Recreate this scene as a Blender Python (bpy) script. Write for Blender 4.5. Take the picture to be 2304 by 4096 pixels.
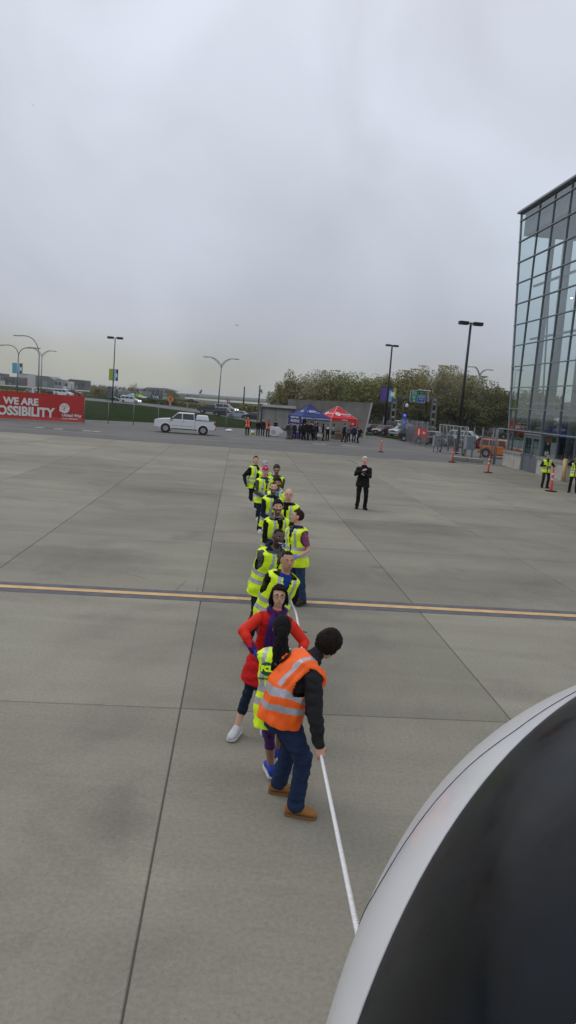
import bpy, bmesh, math, random
import numpy as np
from math import sin, cos, pi, radians, atan2, sqrt
from mathutils import Vector, Matrix, Quaternion, noise
from mathutils.bvhtree import BVHTree

random.seed(7)
for o in list(bpy.data.objects):
    bpy.data.objects.remove(o)
sc = bpy.context.scene
COL = sc.collection

# ------------------------------------------------------------------ camera
CAM_F, CAM_P, CAM_R, CAM_H = 2950.0, radians(8.52), radians(4.25), 3.45
_F = Vector((0, cos(CAM_P), -sin(CAM_P)))
_U0 = Vector((0, sin(CAM_P), cos(CAM_P)))
_R = cos(CAM_R) * Vector((1, 0, 0)) + sin(CAM_R) * _U0
_U = -sin(CAM_R) * Vector((1, 0, 0)) + cos(CAM_R) * _U0
CAM = Vector((0, 0, CAM_H))
cd = bpy.data.cameras.new('camera')
cam = bpy.data.objects.new('camera', cd)
COL.objects.link(cam)
cd.sensor_fit = 'VERTICAL'
cd.sensor_height = 36.0
cd.sensor_width = 24.0
cd.lens = CAM_F / 4096 * 36.0
cd.clip_start = 0.05
cd.clip_end = 9000
cam.matrix_world = Matrix(((_R.x, _U.x, -_F.x, 0), (_R.y, _U.y, -_F.y, 0), (_R.z, _U.z, -_F.z, CAM_H), (0, 0, 0, 1)))
sc.camera = cam

# ------------------------------------------------------------------ sky and light
SUN_EL, SUN_AZ = radians(58), radians(-60)      # soft light from the left, high up
world = bpy.data.worlds.new('World')
sc.world = world
world.use_nodes = True
nt = world.node_tree
nt.nodes.clear()
N = nt.nodes.new
def lk(a, b): nt.links.new(a, b)
out = N('ShaderNodeOutputWorld')
tc = N('ShaderNodeTexCoord')
sky = N('ShaderNodeTexSky'); sky.sky_type = 'NISHITA'; sky.sun_disc = False
sky.sun_elevation = SUN_EL; sky.sun_rotation = SUN_AZ; sky.air_density = 2.0; sky.dust_density = 4.0
bg1 = N('ShaderNodeBackground'); bg1.inputs[1].default_value = 0.07
lk(sky.outputs[0], bg1.inputs[0])
sep = N('ShaderNodeSeparateXYZ'); lk(tc.outputs['Generated'], sep.inputs[0])
# elevation ramp of the overcast
rmp = N('ShaderNodeValToRGB')
cr = rmp.color_ramp
cr.interpolation = 'B_SPLINE'
def sr(r, g, b):
    f = lambda c: (c / 255 / 12.92) if c / 255 < .04045 else ((c / 255 + .055) / 1.055) ** 2.4
    return (f(r), f(g), f(b), 1)
stops = [(0.0, sr(160, 165, 163)), (0.045, sr(166, 169, 170)), (0.085, sr(168, 173, 185)), (0.17, sr(182, 189, 202)), (0.30, sr(197, 203, 215)), (0.50, sr(208, 212, 224)), (1.0, sr(212, 216, 226))]
cr.elements[0].position = 0; cr.elements[0].color = stops[0][1]
cr.elements[1].position = 1; cr.elements[1].color = stops[-1][1]
for p_, c_ in stops[1:-1]:
    e = cr.elements.new(p_); e.color = c_
lk(sep.outputs['Z'], rmp.inputs[0])
# yellowish murk low on the left (smog layer towards the west)
mz = N('ShaderNodeMapRange'); mz.interpolation_type = 'SMOOTHSTEP'
mz.inputs[1].default_value = 0.07; mz.inputs[2].default_value = 0.02; mz.inputs[3].default_value = 0; mz.inputs[4].default_value = 1
nh = N('ShaderNodeTexNoise'); nh.inputs['Scale'].default_value = 5; nh.inputs['Detail'].default_value = 2
mh = N('ShaderNodeMapping'); mh.inputs['Scale'].default_value = (1, 1, 6)
lk(tc.outputs['Generated'], mh.inputs[0]); lk(mh.outputs[0], nh.inputs['Vector'])
az = N('ShaderNodeMath'); az.operation = 'MULTIPLY_ADD'; az.inputs[1].default_value = .05; lk(nh.outputs['Fac'], az.inputs[0]); lk(sep.outputs['Z'], az.inputs[2])
az2 = N('ShaderNodeMath'); az2.operation = 'SUBTRACT'; lk(az.outputs[0], az2.inputs[0]); az2.inputs[1].default_value = .025
lk(az2.outputs[0], mz.inputs[0])
mx_ = N('ShaderNodeMapRange'); mx_.interpolation_type = 'SMOOTHSTEP'
mx_.inputs[1].default_value = 0.12; mx_.inputs[2].default_value = -0.25
lk(sep.outputs['X'], mx_.inputs[0])
mm = N('ShaderNodeMath'); mm.operation = 'MULTIPLY'; lk(mz.outputs[0], mm.inputs[0]); lk(mx_.outputs[0], mm.inputs[1])
mix0 = N('ShaderNodeMix'); mix0.data_type = 'RGBA'
lk(mm.outputs[0], mix0.inputs[0]); lk(rmp.outputs[0], mix0.inputs[6]); mix0.inputs[7].default_value = sr(160, 161, 153)
# soft clouds
n1 = N('ShaderNodeTexNoise'); n1.inputs['Scale'].default_value = 3.2; n1.inputs['Detail'].default_value = 5; n1.inputs['Roughness'].default_value = .45
n1.inputs['Distortion'].default_value = .5
mp = N('ShaderNodeMapping'); mp.inputs['Scale'].default_value = (1.3, .8, 1.1); mp.inputs['Rotation'].default_value = (0, .3, 0)
lk(tc.outputs['Generated'], mp.inputs[0]); lk(mp.outputs[0], n1.inputs['Vector'])
mr = N('ShaderNodeMapRange'); mr.inputs[1].default_value = .3; mr.inputs[2].default_value = .7; mr.inputs[3].default_value = 1.04; mr.inputs[4].default_value = 1.34
lk(n1.outputs['Fac'], mr.inputs[0])
vm = N('ShaderNodeVectorMath'); vm.operation = 'SCALE'
lk(mix0.outputs[2], vm.inputs[0]); lk(mr.outputs[0], vm.inputs['Scale'])
bg2 = N('ShaderNodeBackground'); bg2.inputs[1].default_value = 1.0
lk(vm.outputs[0], bg2.inputs[0])
ms = N('ShaderNodeMixShader'); ms.inputs[0].default_value = 0.93
lk(bg1.outputs[0], ms.inputs[1]); lk(bg2.outputs[0], ms.inputs[2]); lk(ms.outputs[0], out.inputs[0])

sd = bpy.data.lights.new('sun', 'SUN'); sd.energy = 0.6; sd.angle = radians(25); sd.color = (1, .97, .92)
so = bpy.data.objects.new('sun', sd); COL.objects.link(so)
_sd = Vector((sin(SUN_AZ) * cos(SUN_EL), cos(SUN_AZ) * cos(SUN_EL), sin(SUN_EL)))
so.rotation_euler = _sd.to_track_quat('Z', 'Y').to_euler()
so.location = (0, 0, 60)
sc.view_settings.view_transform = 'Standard'
sc.view_settings.look = 'None'
sc.view_settings.exposure = 0.0
sc.view_settings.gamma = 1
sc.view_settings.use_curve_mapping = False
sc.cycles.max_bounces = 8
sc.cycles.transparent_max_bounces = 24
sc.render.resolution_x = 576; sc.render.resolution_y = 1024

# ------------------------------------------------------------------ geometry helpers
def ray(u, v):
    return _F + _R * ((u - 1152) / CAM_F) + _U * ((2048 - v) / CAM_F)
def G(u, v, z=0.0):
    """world point at height z seen at photo pixel u,v"""
    d = ray(u, v)
    return CAM + d * ((z - CAM_H) / d.z)
def AT(u, v, Y):
    """world point at distance Y down the field seen at photo pixel u,v"""
    d = ray(u, v)
    return CAM + d * (Y / d.y)
def PJ(p):
    d = Vector(p) - CAM
    z = d.dot(_F)
    return (1152 + CAM_F * d.dot(_R) / z, 2048 - CAM_F * d.dot(_U) / z)
GY = radians(-4.4)                     # heading of the apron joints and of the aircraft
gX = Vector((cos(GY), -sin(GY), 0)); gY = Vector((sin(GY), cos(GY), 0))

MATS = {}
def mat(name, col, rough=.7, metal=0.0, spec=.5, var=0.0, vscale=8.0, bump=0.0, bscale=60.0, emit=None, coat=0.0, objvar=0.0):
    if name in MATS: return MATS[name]
    m = bpy.data.materials.new(name); MATS[name] = m
    m.use_nodes = True
    t = m.node_tree; b = t.nodes['Principled BSDF']
    b.inputs['Base Color'].default_value = (*col[:3], 1)
    b.inputs['Roughness'].default_value = rough
    b.inputs['Metallic'].default_value = metal
    b.inputs['Specular IOR Level'].default_value = spec
    b.inputs['Coat Weight'].default_value = coat
    b.inputs['Coat Roughness'].default_value = .08
    if emit:
        b.inputs['Emission Color'].default_value = (*emit[:3], 1); b.inputs['Emission Strength'].default_value = emit[3]
    src = None
    if var or bump:
        co = t.nodes.new('ShaderNodeTexCoord')
    if var:
        n = t.nodes.new('ShaderNodeTexNoise'); n.inputs['Scale'].default_value = vscale; n.inputs['Detail'].default_value = 5
        t.links.new(co.outputs['Object'], n.inputs['Vector'])
        r = t.nodes.new('ShaderNodeMapRange'); r.inputs[1].default_value = .3; r.inputs[2].default_value = .7
        r.inputs[3].default_value = 1 - var; r.inputs[4].default_value = 1 + var
        t.links.new(n.outputs['Fac'], r.inputs[0])
        h = t.nodes.new('ShaderNodeVectorMath'); h.operation = 'SCALE'; h.inputs[0].default_value = col[:3]
        t.links.new(r.outputs[0], h.inputs['Scale'])
        t.links.new(h.outputs[0], b.inputs['Base Color']); src = h
    if objvar:
        oi = t.nodes.new('ShaderNodeObjectInfo')
        r2 = t.nodes.new('ShaderNodeMapRange'); r2.inputs[3].default_value = 1 - objvar; r2.inputs[4].default_value = 1 + objvar
        t.links.new(oi.outputs['Random'], r2.inputs[0])
        h2 = t.nodes.new('ShaderNodeVectorMath'); h2.operation = 'SCALE'
        if src: t.links.new(src.outputs[0], h2.inputs[0])
        else: h2.inputs[0].default_value = col[:3]
        t.links.new(r2.outputs[0], h2.inputs['Scale'])
        t.links.new(h2.outputs[0], b.inputs['Base Color'])
    if bump:
        n2 = t.nodes.new('ShaderNodeTexNoise'); n2.inputs['Scale'].default_value = bscale; n2.inputs['Detail'].default_value = 4
        t.links.new(co.outputs['Object'], n2.inputs['Vector'])
        bp = t.nodes.new('ShaderNodeBump'); bp.inputs['Strength'].default_value = bump; bp.inputs['Distance'].default_value = .02
        t.links.new(n2.outputs['Fac'], bp.inputs['Height']); t.links.new(bp.outputs[0], b.inputs['Normal'])
    return m
def rgb(r, g, b): return sr(r, g, b)[:3]

def tag(o, label=None, cat=None, group=None, kind=None):
    if label: o['label'] = label
    if cat: o['category'] = cat
    if group: o['group'] = group
    if kind: o['kind'] = kind
    return o
def empty(name, loc=(0, 0, 0), rz=0.0, label=None, cat=None, group=None, kind=None, parent=None):
    o = bpy.data.objects.new(name, None); COL.objects.link(o)
    o.location = loc; o.rotation_euler = (0, 0, rz); o.empty_display_size = .3
    if parent: o.parent = parent
    return tag(o, label, cat, group, kind)
def link(name, me, parent=None, loc=None):
    o = bpy.data.objects.new(name, me); COL.objects.link(o)
    if parent: o.parent = parent
    if loc is not None: o.location = loc
    return o

class MB:
    def __init__(s): s.v = []; s.f = []; s.m = []
    def add(s, vs, fs, mi=0):
        k = len(s.v); s.v += [tuple(p) for p in vs]; s.f += [tuple(i + k for i in f) for f in fs]; s.m += [mi] * len(fs); return s
    def box(s, x0, x1, y0, y1, z0, z1, mi=0):
        vs = [(x, y, z) for z in (z0, z1) for y in (y0, y1) for x in (x0, x1)]
        return s.add(vs, [(0, 2, 3, 1), (4, 5, 7, 6), (0, 1, 5, 4), (2, 6, 7, 3), (0, 4, 6, 2), (1, 3, 7, 5)], mi)
    def prism(s, pts, h0, h1, mi=0, axis='z'):
        """polygon extruded; pts 2D; axis z: (x,y)->z  axis y: (x,z)->y  axis x: (y,z)->x"""
        n = len(pts)
        def P(p, h): return (p[0], p[1], h) if axis == 'z' else ((p[0], h, p[1]) if axis == 'y' else (h, p[0], p[1]))
        vs = [P(p, h0) for p in pts] + [P(p, h1) for p in pts]
        fs = [tuple(range(n))[::-1], tuple(range(n, 2 * n))] + [(i, (i + 1) % n, n + (i + 1) % n, n + i) for i in range(n)]
        return s.add(vs, fs, mi)
    def beam(s, a, b, w, d=None, mi=0):
        a = Vector(a); b = Vector(b); d = d or w
        z = (b - a).normalized(); x = z.cross(Vector((0, 0, 1)))
        if x.length < 1e-3: x = Vector((1, 0, 0))
        x.normalize(); y = z.cross(x)
        vs = [p + x * (sx * w / 2) + y * (sy * d / 2) for p in (a, b) for sx, sy in ((-1, -1), (1, -1), (1, 1), (-1, 1))]
        return s.add(vs, [(3, 2, 1, 0), (4, 5, 6, 7), (0, 1, 5, 4), (1, 2, 6, 5), (2, 3, 7, 6), (3, 0, 4, 7)], mi)
    def tube(s, pts, r, n=8, mi=0, cap=True):
        pts = [Vector(p) for p in pts]
        if not hasattr(r, '__len__'): r = [r] * len(pts)
        vs = []; fs = []
        px = None
        for i, p in enumerate(pts):
            t = (pts[min(i + 1, len(pts) - 1)] - pts[max(i - 1, 0)]).normalized()
            if px is None:
                px = t.cross(Vector((0, 0, 1)))
                if px.length < 1e-2: px = t.cross(Vector((1, 0, 0)))
            px = (px - t * px.dot(t)).normalized(); py = t.cross(px)
            for k in range(n):
                a = 2 * pi * k / n
                vs.append(p + (px * cos(a) + py * sin(a)) * r[i])
        for i in range(len(pts) - 1):
            for k in range(n):
                fs.append((i * n + k, i * n + (k + 1) % n, (i + 1) * n + (k + 1) % n, (i + 1) * n + k))
        if cap:
            fs.append(tuple(range(n))[::-1]); fs.append(tuple(range((len(pts) - 1) * n, len(pts) * n)))
        return s.add(vs, fs, mi)
    def capsule(s, pts, r, n=10, mi=0):
        """chain of rings with rounded ends"""
        pts = [Vector(p) for p in pts]; r = list(r)
        a = (pts[0] - pts[1]).normalized(); b = (pts[-1] - pts[-2]).normalized()
        P = [pts[0] + a * r[0] * q for q in (.98, .8, .45)] + pts + [pts[-1] + b * r[-1] * q for q in (.45, .8, .98)]
        Rr = [r[0] * q for q in (.2, .6, .89)] + r + [r[-1] * q for q in (.89, .6, .2)]
        return s.tube(P, Rr, n, mi)
    def ell(s, c, rx, ry, rz, M=None, mi=0, nu=14, nv=9):
        vs = []; fs = []
        M = M or Matrix.Identity(3)
        c = Vector(c)
        for j in range(nv + 1):
            a = pi * (j + (.12 if j == 0 else (-.12 if j == nv else 0))) / nv
            for i in range(nu):
                b = 2 * pi * i / nu
                vs.append(c + M @ Vector((rx * sin(a) * cos(b), ry * sin(a) * sin(b), -rz * cos(a))))
        for j in range(nv):
            for i in range(nu):
                fs.append((j * nu + i, j * nu + (i + 1) % nu, (j + 1) * nu + (i + 1) % nu, (j + 1) * nu + i))
        fs.append(tuple(range(nu))[::-1]); fs.append(tuple(range(nv * nu, nv * nu + nu)))
        return s.add(vs, fs, mi)
    def mesh(s, name, mats, smooth=False):
        me = bpy.data.meshes.new(name)
        me.from_pydata(s.v, [], s.f)
        for m_ in (mats if isinstance(mats, (list, tuple)) else [mats]): me.materials.append(m_)
        if any(s.m): me.polygons.foreach_set('material_index', s.m)
        if smooth: me.polygons.foreach_set('use_smooth', [True] * len(s.f))
        me.update()
        return me
    def build(s, name, mats, parent=None, smooth=False, loc=None, bevel=0):
        o = link(name, s.mesh(name, mats, smooth), parent, loc)
        if bevel:
            b = o.modifiers.new('bevel', 'BEVEL'); b.width = bevel; b.segments = 2; b.limit_method = 'ANGLE'; b.angle_limit = radians(35)
        return o

def text_part(name, txt, size, M, m, parent=None, bold=0.0, depth=.004, align='CENTER', sx=1.0, shear=0.0):
    cu = bpy.data.curves.new(name, 'FONT'); cu.body = txt; cu.size = size; cu.align_x = align; cu.align_y = 'CENTER'
    cu.extrude = depth; cu.offset = bold; cu.resolution_u = 3; cu.shear = shear
    ob = bpy.data.objects.new(name + '_tmp', cu); COL.objects.link(ob)
    dg = bpy.context.evaluated_depsgraph_get()
    me = bpy.data.meshes.new_from_object(ob.evaluated_get(dg))
    bpy.data.objects.remove(ob)
    me.materials.clear(); me.materials.append(m)
    me.transform(Matrix.Scale(sx, 4, (1, 0, 0)))
    me.transform(M)
    return link(name, me, parent)
def frame_matrix(o, x, y):
    x = Vector(x).normalized(); y = (Vector(y) - x * Vector(y).dot(x)).normalized(); z = x.cross(y)
    return Matrix(((x.x, y.x, z.x, o[0]), (x.y, y.y, z.y, o[1]), (x.z, y.z, z.z, o[2]), (0, 0, 0, 1)))

def sheet(name, pts, z, m, kind='structure', sub=None):
    """flat ground sheet with a little thickness below"""
    b = MB(); n = len(pts)
    b.add([(p[0], p[1], z) for p in pts], [tuple(range(n))])
    o = b.build(name, m); tag(o, kind=kind)
    me = o.data
    if me.polygons[0].normal.z < 0: me.flip_normals()
    return o
# ================================================================== ground
def ground_mat(name, c1, c2, scale=.15, fine=30, rough=.9, c3=None, bump=.15, objvar=0, streak=0, stains=None):
    m = bpy.data.materials.new(name); m.use_nodes = True
    t = m.node_tree; b = t.nodes['Principled BSDF']; b.inputs['Roughness'].default_value = rough
    b.inputs['Specular IOR Level'].default_value = .0 if 'grass' in name or 'field' in name else .25
    g = t.nodes.new('ShaderNodeNewGeometry')
    def noi(sc_, det, rough_=.55, vec=None, dist=0):
        n = t.nodes.new('ShaderNodeTexNoise'); n.inputs['Scale'].default_value = sc_; n.inputs['Detail'].default_value = det
        n.inputs['Roughness'].default_value = rough_; n.inputs['Distortion'].default_value = dist
        t.links.new(vec or g.outputs['Position'], n.inputs['Vector']); return n
    def ramp(src, a, b_, lo=.35, hi=.65):
        r = t.nodes.new('ShaderNodeMapRange'); r.inputs[1].default_value = lo; r.inputs[2].default_value = hi
        r.inputs[3].default_value = a; r.inputs[4].default_value = b_; t.links.new(src, r.inputs[0]); return r
    mx = t.nodes.new('ShaderNodeMix'); mx.data_type = 'RGBA'
    mx.inputs[6].default_value = (*c1, 1); mx.inputs[7].default_value = (*c2, 1)
    t.links.new(ramp(noi(scale, 6, .6, None, .6).outputs['Fac'], 0, 1).outputs[0], mx.inputs[0])
    cur = mx.outputs[2]
    if c3:
        mx2 = t.nodes.new('ShaderNodeMix'); mx2.data_type = 'RGBA'; mx2.inputs[7].default_value = (*c3, 1)
        t.links.new(cur, mx2.inputs[6])
        t.links.new(ramp(noi(scale * 2.7, 5, .6, None, 1.2).outputs['Fac'], 0, .75, .5, .72).outputs[0], mx2.inputs[0]); cur = mx2.outputs[2]
    fac = ramp(noi(fine, 4, .7).outputs['Fac'], .86, 1.14, .3, .7)
    v = t.nodes.new('ShaderNodeVectorMath'); v.operation = 'SCALE'; t.links.new(cur, v.inputs[0]); t.links.new(fac.outputs[0], v.inputs['Scale']); cur = v.outputs[0]
    if streak:
        mpn = t.nodes.new('ShaderNodeMapping'); mpn.inputs['Scale'].default_value = (.12, 1.1, 1); mpn.inputs['Rotation'].default_value = (0, 0, radians(4.4))
        t.links.new(g.outputs['Position'], mpn.inputs[0])
        f2 = ramp(noi(1.0, 4, .6, mpn.outputs[0], .4).outputs['Fac'], 1 - streak, 1 + streak, .3, .7)
        v = t.nodes.new('ShaderNodeVectorMath'); v.operation = 'SCALE'; t.links.new(cur, v.inputs[0]); t.links.new(f2.outputs[0], v.inputs['Scale']); cur = v.outputs[0]
    if objvar:
        oi = t.nodes.new('ShaderNodeObjectInfo')
        r2 = ramp(oi.outputs['Random'], 1 - objvar, 1 + objvar, 0, 1)
        v = t.nodes.new('ShaderNodeVectorMath'); v.operation = 'SCALE'; t.links.new(cur, v.inputs[0]); t.links.new(r2.outputs[0], v.inputs['Scale']); cur = v.outputs[0]
        # dark small pits / aggregate
        pit = ramp(noi(70, 2, .5).outputs['Fac'], 1, .60, .64, .74)
        v = t.nodes.new('ShaderNodeVectorMath'); v.operation = 'SCALE'; t.links.new(cur, v.inputs[0]); t.links.new(pit.outputs[0], v.inputs['Scale']); cur = v.outputs[0]
    for (u_, v_, rx_, ry_, amt) in (stains or ()):
        # worn stains lying on the slabs, each with its own ragged outline
        c_ = G(u_, v_)
        mp_ = t.nodes.new('ShaderNodeVectorMath'); mp_.operation = 'SUBTRACT'; mp_.inputs[1].default_value = (c_.x, c_.y, 0); t.links.new(g.outputs['Position'], mp_.inputs[0])
        dv_ = t.nodes.new('ShaderNodeVectorMath'); dv_.operation = 'DIVIDE'; dv_.inputs[1].default_value = (rx_, ry_, 1000); t.links.new(mp_.outputs[0], dv_.inputs[0])
        ln_ = t.nodes.new('ShaderNodeVectorMath'); ln_.operation = 'LENGTH'; t.links.new(dv_.outputs[0], ln_.inputs[0])
        nn_ = noi(2.2 / min(rx_, ry_), 5, .65, None, .8)
        ad_ = t.nodes.new('ShaderNodeMath'); ad_.operation = 'MULTIPLY_ADD'; ad_.inputs[1].default_value = 1.5; t.links.new(nn_.outputs['Fac'], ad_.inputs[0]); t.links.new(ln_.outputs['Value'], ad_.inputs[2])
        f3 = ramp(ad_.outputs[0], amt, 1.0, 1.15, 1.95)
        v = t.nodes.new('ShaderNodeVectorMath'); v.operation = 'SCALE'; t.links.new(cur, v.inputs[0]); t.links.new(f3.outputs[0], v.inputs['Scale']); cur = v.outputs[0]
    t.links.new(cur, b.inputs['Base Color'])
    if bump:
        bp = t.nodes.new('ShaderNodeBump'); bp.inputs['Strength'].default_value = bump; bp.inputs['Distance'].default_value = .01
        t.links.new(noi(fine * 2, 3).outputs['Fac'], bp.inputs['Height']); t.links.new(bp.outputs[0], b.inputs['Normal'])
    return m
M_GRASS = ground_mat('grass', (.018, .033, .010), (.026, .041, .014), .05, 1.2, 1.0, (.044, .048, .022), .5)
M_FIELD = ground_mat('field', (.05, .075, .035), (.085, .09, .055), .012, 1.0, .95, (.12, .115, .08), .2)
M_CONC = ground_mat('apron_concrete', (.262, .248, .193), (.216, .200, .160), .2, 26, .88, (.188, .170, .140), .16, .11, .10, [(500, 3270, .28, .34, .86), (180, 3480, .5, .4, .93), (300, 2236, 1.8, 1.3, .80), (1930, 2345, 2.2, 1.3, .80), (1508, 2269, .22, .16, .78), (830, 3110, .6, .35, .88), (1440, 2040, 1.5, 1.2, .86), (520, 2185, .5, .35, 1.12), (1250, 2120, 1.2, 1.6, 1.08), (700, 1960, 3.2, 1.6, .86), (1620, 2110, 2.5, 1.6, .84), (620, 3560, .3, .3, 1.07)])
M_ASPH = ground_mat('road_asphalt', (.155, .15, .138), (.12, .117, .11), .12, 18, .9, (.175, .168, .148), .1, 0, .06)
M_LOT = ground_mat('lot_asphalt', (.15, .148, .145), (.12, .12, .12), .1, 14, .9, None, .1)
M_JOINT = mat('joint_sealant', (.085, .075, .06), .9)
M_WHITE = mat('worn_white_paint', (.36, .35, .32), .8, var=.25, vscale=3)
M_YELLOW = mat('yellow_taxi_line', (.60, .39, .17), .8, var=.16, vscale=5)
M_LINEDK = mat('dark_line_border', (.105, .105, .115), .85, var=.2, vscale=4)

sheet('terrain', [(-3500, -60), (3500, -60), (3500, 6000), (-3500, 6000)], -0.06, M_FIELD)
# lawn between the apron and the road
sheet('lawn', [(-160, 60), G(338, 1676).xy, G(620, 1693).xy, G(862, 1709).xy, G(1160, 1726).xy, G(1500, 1746).xy, G(1600, 1752).xy, (90, 150), (90, 420), (-260, 420)], -0.03, M_GRASS)
# asphalt service road along the far side of the apron
def L(u, v): p = G(u, v); return (p.x, p.y)
pa = Vector(L(449, 1768)); pb = Vector(L(1540, 1836)); dd = (pb - pa).normalized()
E0 = pa - dd * 60; E1 = pb + dd * 60
sheet('service_road', [tuple(E0), tuple(E1), (80, 120), tuple(G(1600, 1762).xy), tuple(G(1500, 1744).xy), tuple(G(1160, 1724).xy), tuple(G(862, 1707).xy), tuple(G(620, 1691).xy), tuple(G(338, 1678).xy), (-130, 62)], -0.012, M_ASPH)
# apron: dark bed and the slabs standing in it, joints recessed
SW, SL = 3.80, 4.82
bed = empty('apron', (0, 0, 0), 0, kind='structure')
bed.rotation_euler = (0, 0, -GY)
ja = G(722.6, 2833.4)                       # a joint crossing
J0 = (ja.dot(gX), ja.dot(gY))
yfar = (Vector((*((pa + pb) / 2), 0))).dot(gY)
nfar = int((yfar - J0[1]) // SL)
b = MB(); b.add([(-44, -12, -.011), (44, -12, -.011), (44, J0[1] + (nfar + 1) * SL + .5, -.011), (-44, J0[1] + (nfar + 1) * SL + .5, -.011)], [(0, 1, 2, 3)])
o = b.build('joint_bed', M_JOINT, bed)
gap = .0065
sm = MB()
c_ = .008
sm.add([(gap, gap, -.03), (SW - gap, gap, -.03), (SW - gap, SL - gap, -.03), (gap, SL - gap, -.03),
        (gap, gap, -c_), (SW - gap, gap, -c_), (SW - gap, SL - gap, -c_), (gap, SL - gap, -c_),
        (gap + c_, gap + c_, 0), (SW - gap - c_, gap + c_, 0), (SW - gap - c_, SL - gap - c_, 0), (gap + c_, SL - gap - c_, 0)],
       [(0, 1, 5, 4), (1, 2, 6, 5), (2, 3, 7, 6), (3, 0, 4, 7), (4, 5, 9, 8), (5, 6, 10, 9), (6, 7, 11, 10), (7, 4, 8, 11), (8, 9, 10, 11)])
slab = sm.mesh('concrete_slab', M_CONC)
sm2 = MB()
cnt = 0
rest = MB()
for j in range(-3, nfar + 1):
    for i in range(-11, 11):
        x = J0[0] + i * SW; y = J0[1] + j * SL
        wp = gX * (x + SW / 2) + gY * (y + SL / 2)
        seen = wp.y > 1 and abs(wp.x) < wp.y * .42 + 5
        if seen and cnt < 295:
            o = link('concrete_slab', slab, bed, (x, y, 0)); cnt += 1
        else:
            rest.add([(v[0] + x, v[1] + y, v[2]) for v in sm.v], sm.f)
if rest.v:
    o = rest.build('outer_slabs', M_CONC, bed); o['kind'] = 'stuff'
# patch strip between slabs and asphalt
# dirt and tyre marks as thin worn sheets are in the material; painted lines
def paint(name, a, b_, w, m, z=.004, n=1):
    a = Vector(a).to_2d(); b_ = Vector(b_).to_2d(); d = (b_ - a).normalized(); q = Vector((-d.y, d.x)) * w / 2
    return sheet(name, [tuple(a - q), tuple(b_ - q), tuple(b_ + q), tuple(a + q)], z, m)
ya = G(0, 2345); yb = G(2304, 2465); yd = (yb - ya).normalized()
paint('taxi_line_border', ya - yd * 30, yb + yd * 30, .60, M_LINEDK, .004)
paint('taxi_line_yellow', ya - yd * 30, yb + yd * 30, .17, M_YELLOW, .008)
for u0, v0, u1, v1, w in ((0, 1710, 620, 1748, .13), (620, 1748, 1160, 1778, .13), (1160, 1778, 1500, 1796, .13), (1500, 1796, 1740, 1808, .13),
                          (560, 1738, 1160, 1762, .12), (1160, 1762, 1380, 1771, .12), (1380, 1771, 1700, 1788, .12)):
    paint('road_edge_line', G(u0, v0), G(u1, v1), w, M_WHITE, -.006)
M_MARKDK = mat('black_road_paint', (.06, .06, .06), .9)
for k in range(7):
    u0 = 142 + k * 38; v0 = 1709 + k * 2.6
    paint('road_marking_block', G(u0, v0), G(u0 + 32, v0 + 2.1), .75, M_WHITE if k % 3 != 1 and k != 3 else M_MARKDK, -.006)
def blot(u, v, du, w, m, seed=0):
    rng = random.Random(seed); c = G(u, v); a = G(u - du, v - du * .05); r = (c - a).length
    pts = []
    for i in range(26):
        t = 2 * pi * i / 26; q = 1 + rng.uniform(-.25, .2)
        pts.append((c.x + r * q * cos(t), c.y + w * q * sin(t) + r * q * cos(t) * -.07))
    return sheet('worn_patch', pts, -.006, m)
blot(1280, 1776, 30, .35, M_WHITE, 1); blot(1400, 1783, 32, .35, M_WHITE, 2)
blot(1335, 1780, 26, .3, M_MARKDK, 3)

# road running across behind the lawn, with the parking lane
RD = [(-60, 1562), (338, 1590), (560, 1610), (850, 1643), (1036, 1672)]
near = [(-60, 1574), (338, 1600), (560, 1620), (850, 1658), (1036, 1690)]
sheet('access_road', [tuple(G(*p).xy) for p in near] + [tuple(G(*p).xy) for p in RD[::-1]], -.018, M_LOT)
sheet('car_park', [L(1448, 1736), L(1590, 1752), L(1700, 1790), L(1840, 1835), L(2019, 1862), (60, 50), (110, 150), L(2030, 1748), L(1700, 1712), L(1448, 1697), L(1100, 1676), L(1036, 1674), L(1036, 1690), L(1250, 1712)], -.016, M_LOT)
sheet('grass_island', [L(1440, 1738), L(1600, 1756), L(1700, 1776), L(1700, 1770), L(1590, 1744), L(1440, 1727)], -.008, M_GRASS)
sheet('lane_line', [L(1500, 1706), L(2000, 1755), L(2000, 1756.5), L(1500, 1707)], -.010, M_WHITE)
# runway far off
sheet('runway', [tuple(AT(740, 1590, 1).xy * 0 + G(740, 1594).xy), tuple(G(1160, 1627).xy), tuple(G(1160, 1619).xy), tuple(G(740, 1589).xy)], -.02, mat('runway_concrete', (.33, .33, .32), .9))
sheet('taxiway', [tuple(G(-80, 1535).xy), tuple(G(360, 1566).xy), tuple(G(360, 1563.5).xy), tuple(G(-80, 1531.5).xy)], -.02, mat('runway_concrete', (.33, .33, .32), .9))

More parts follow.
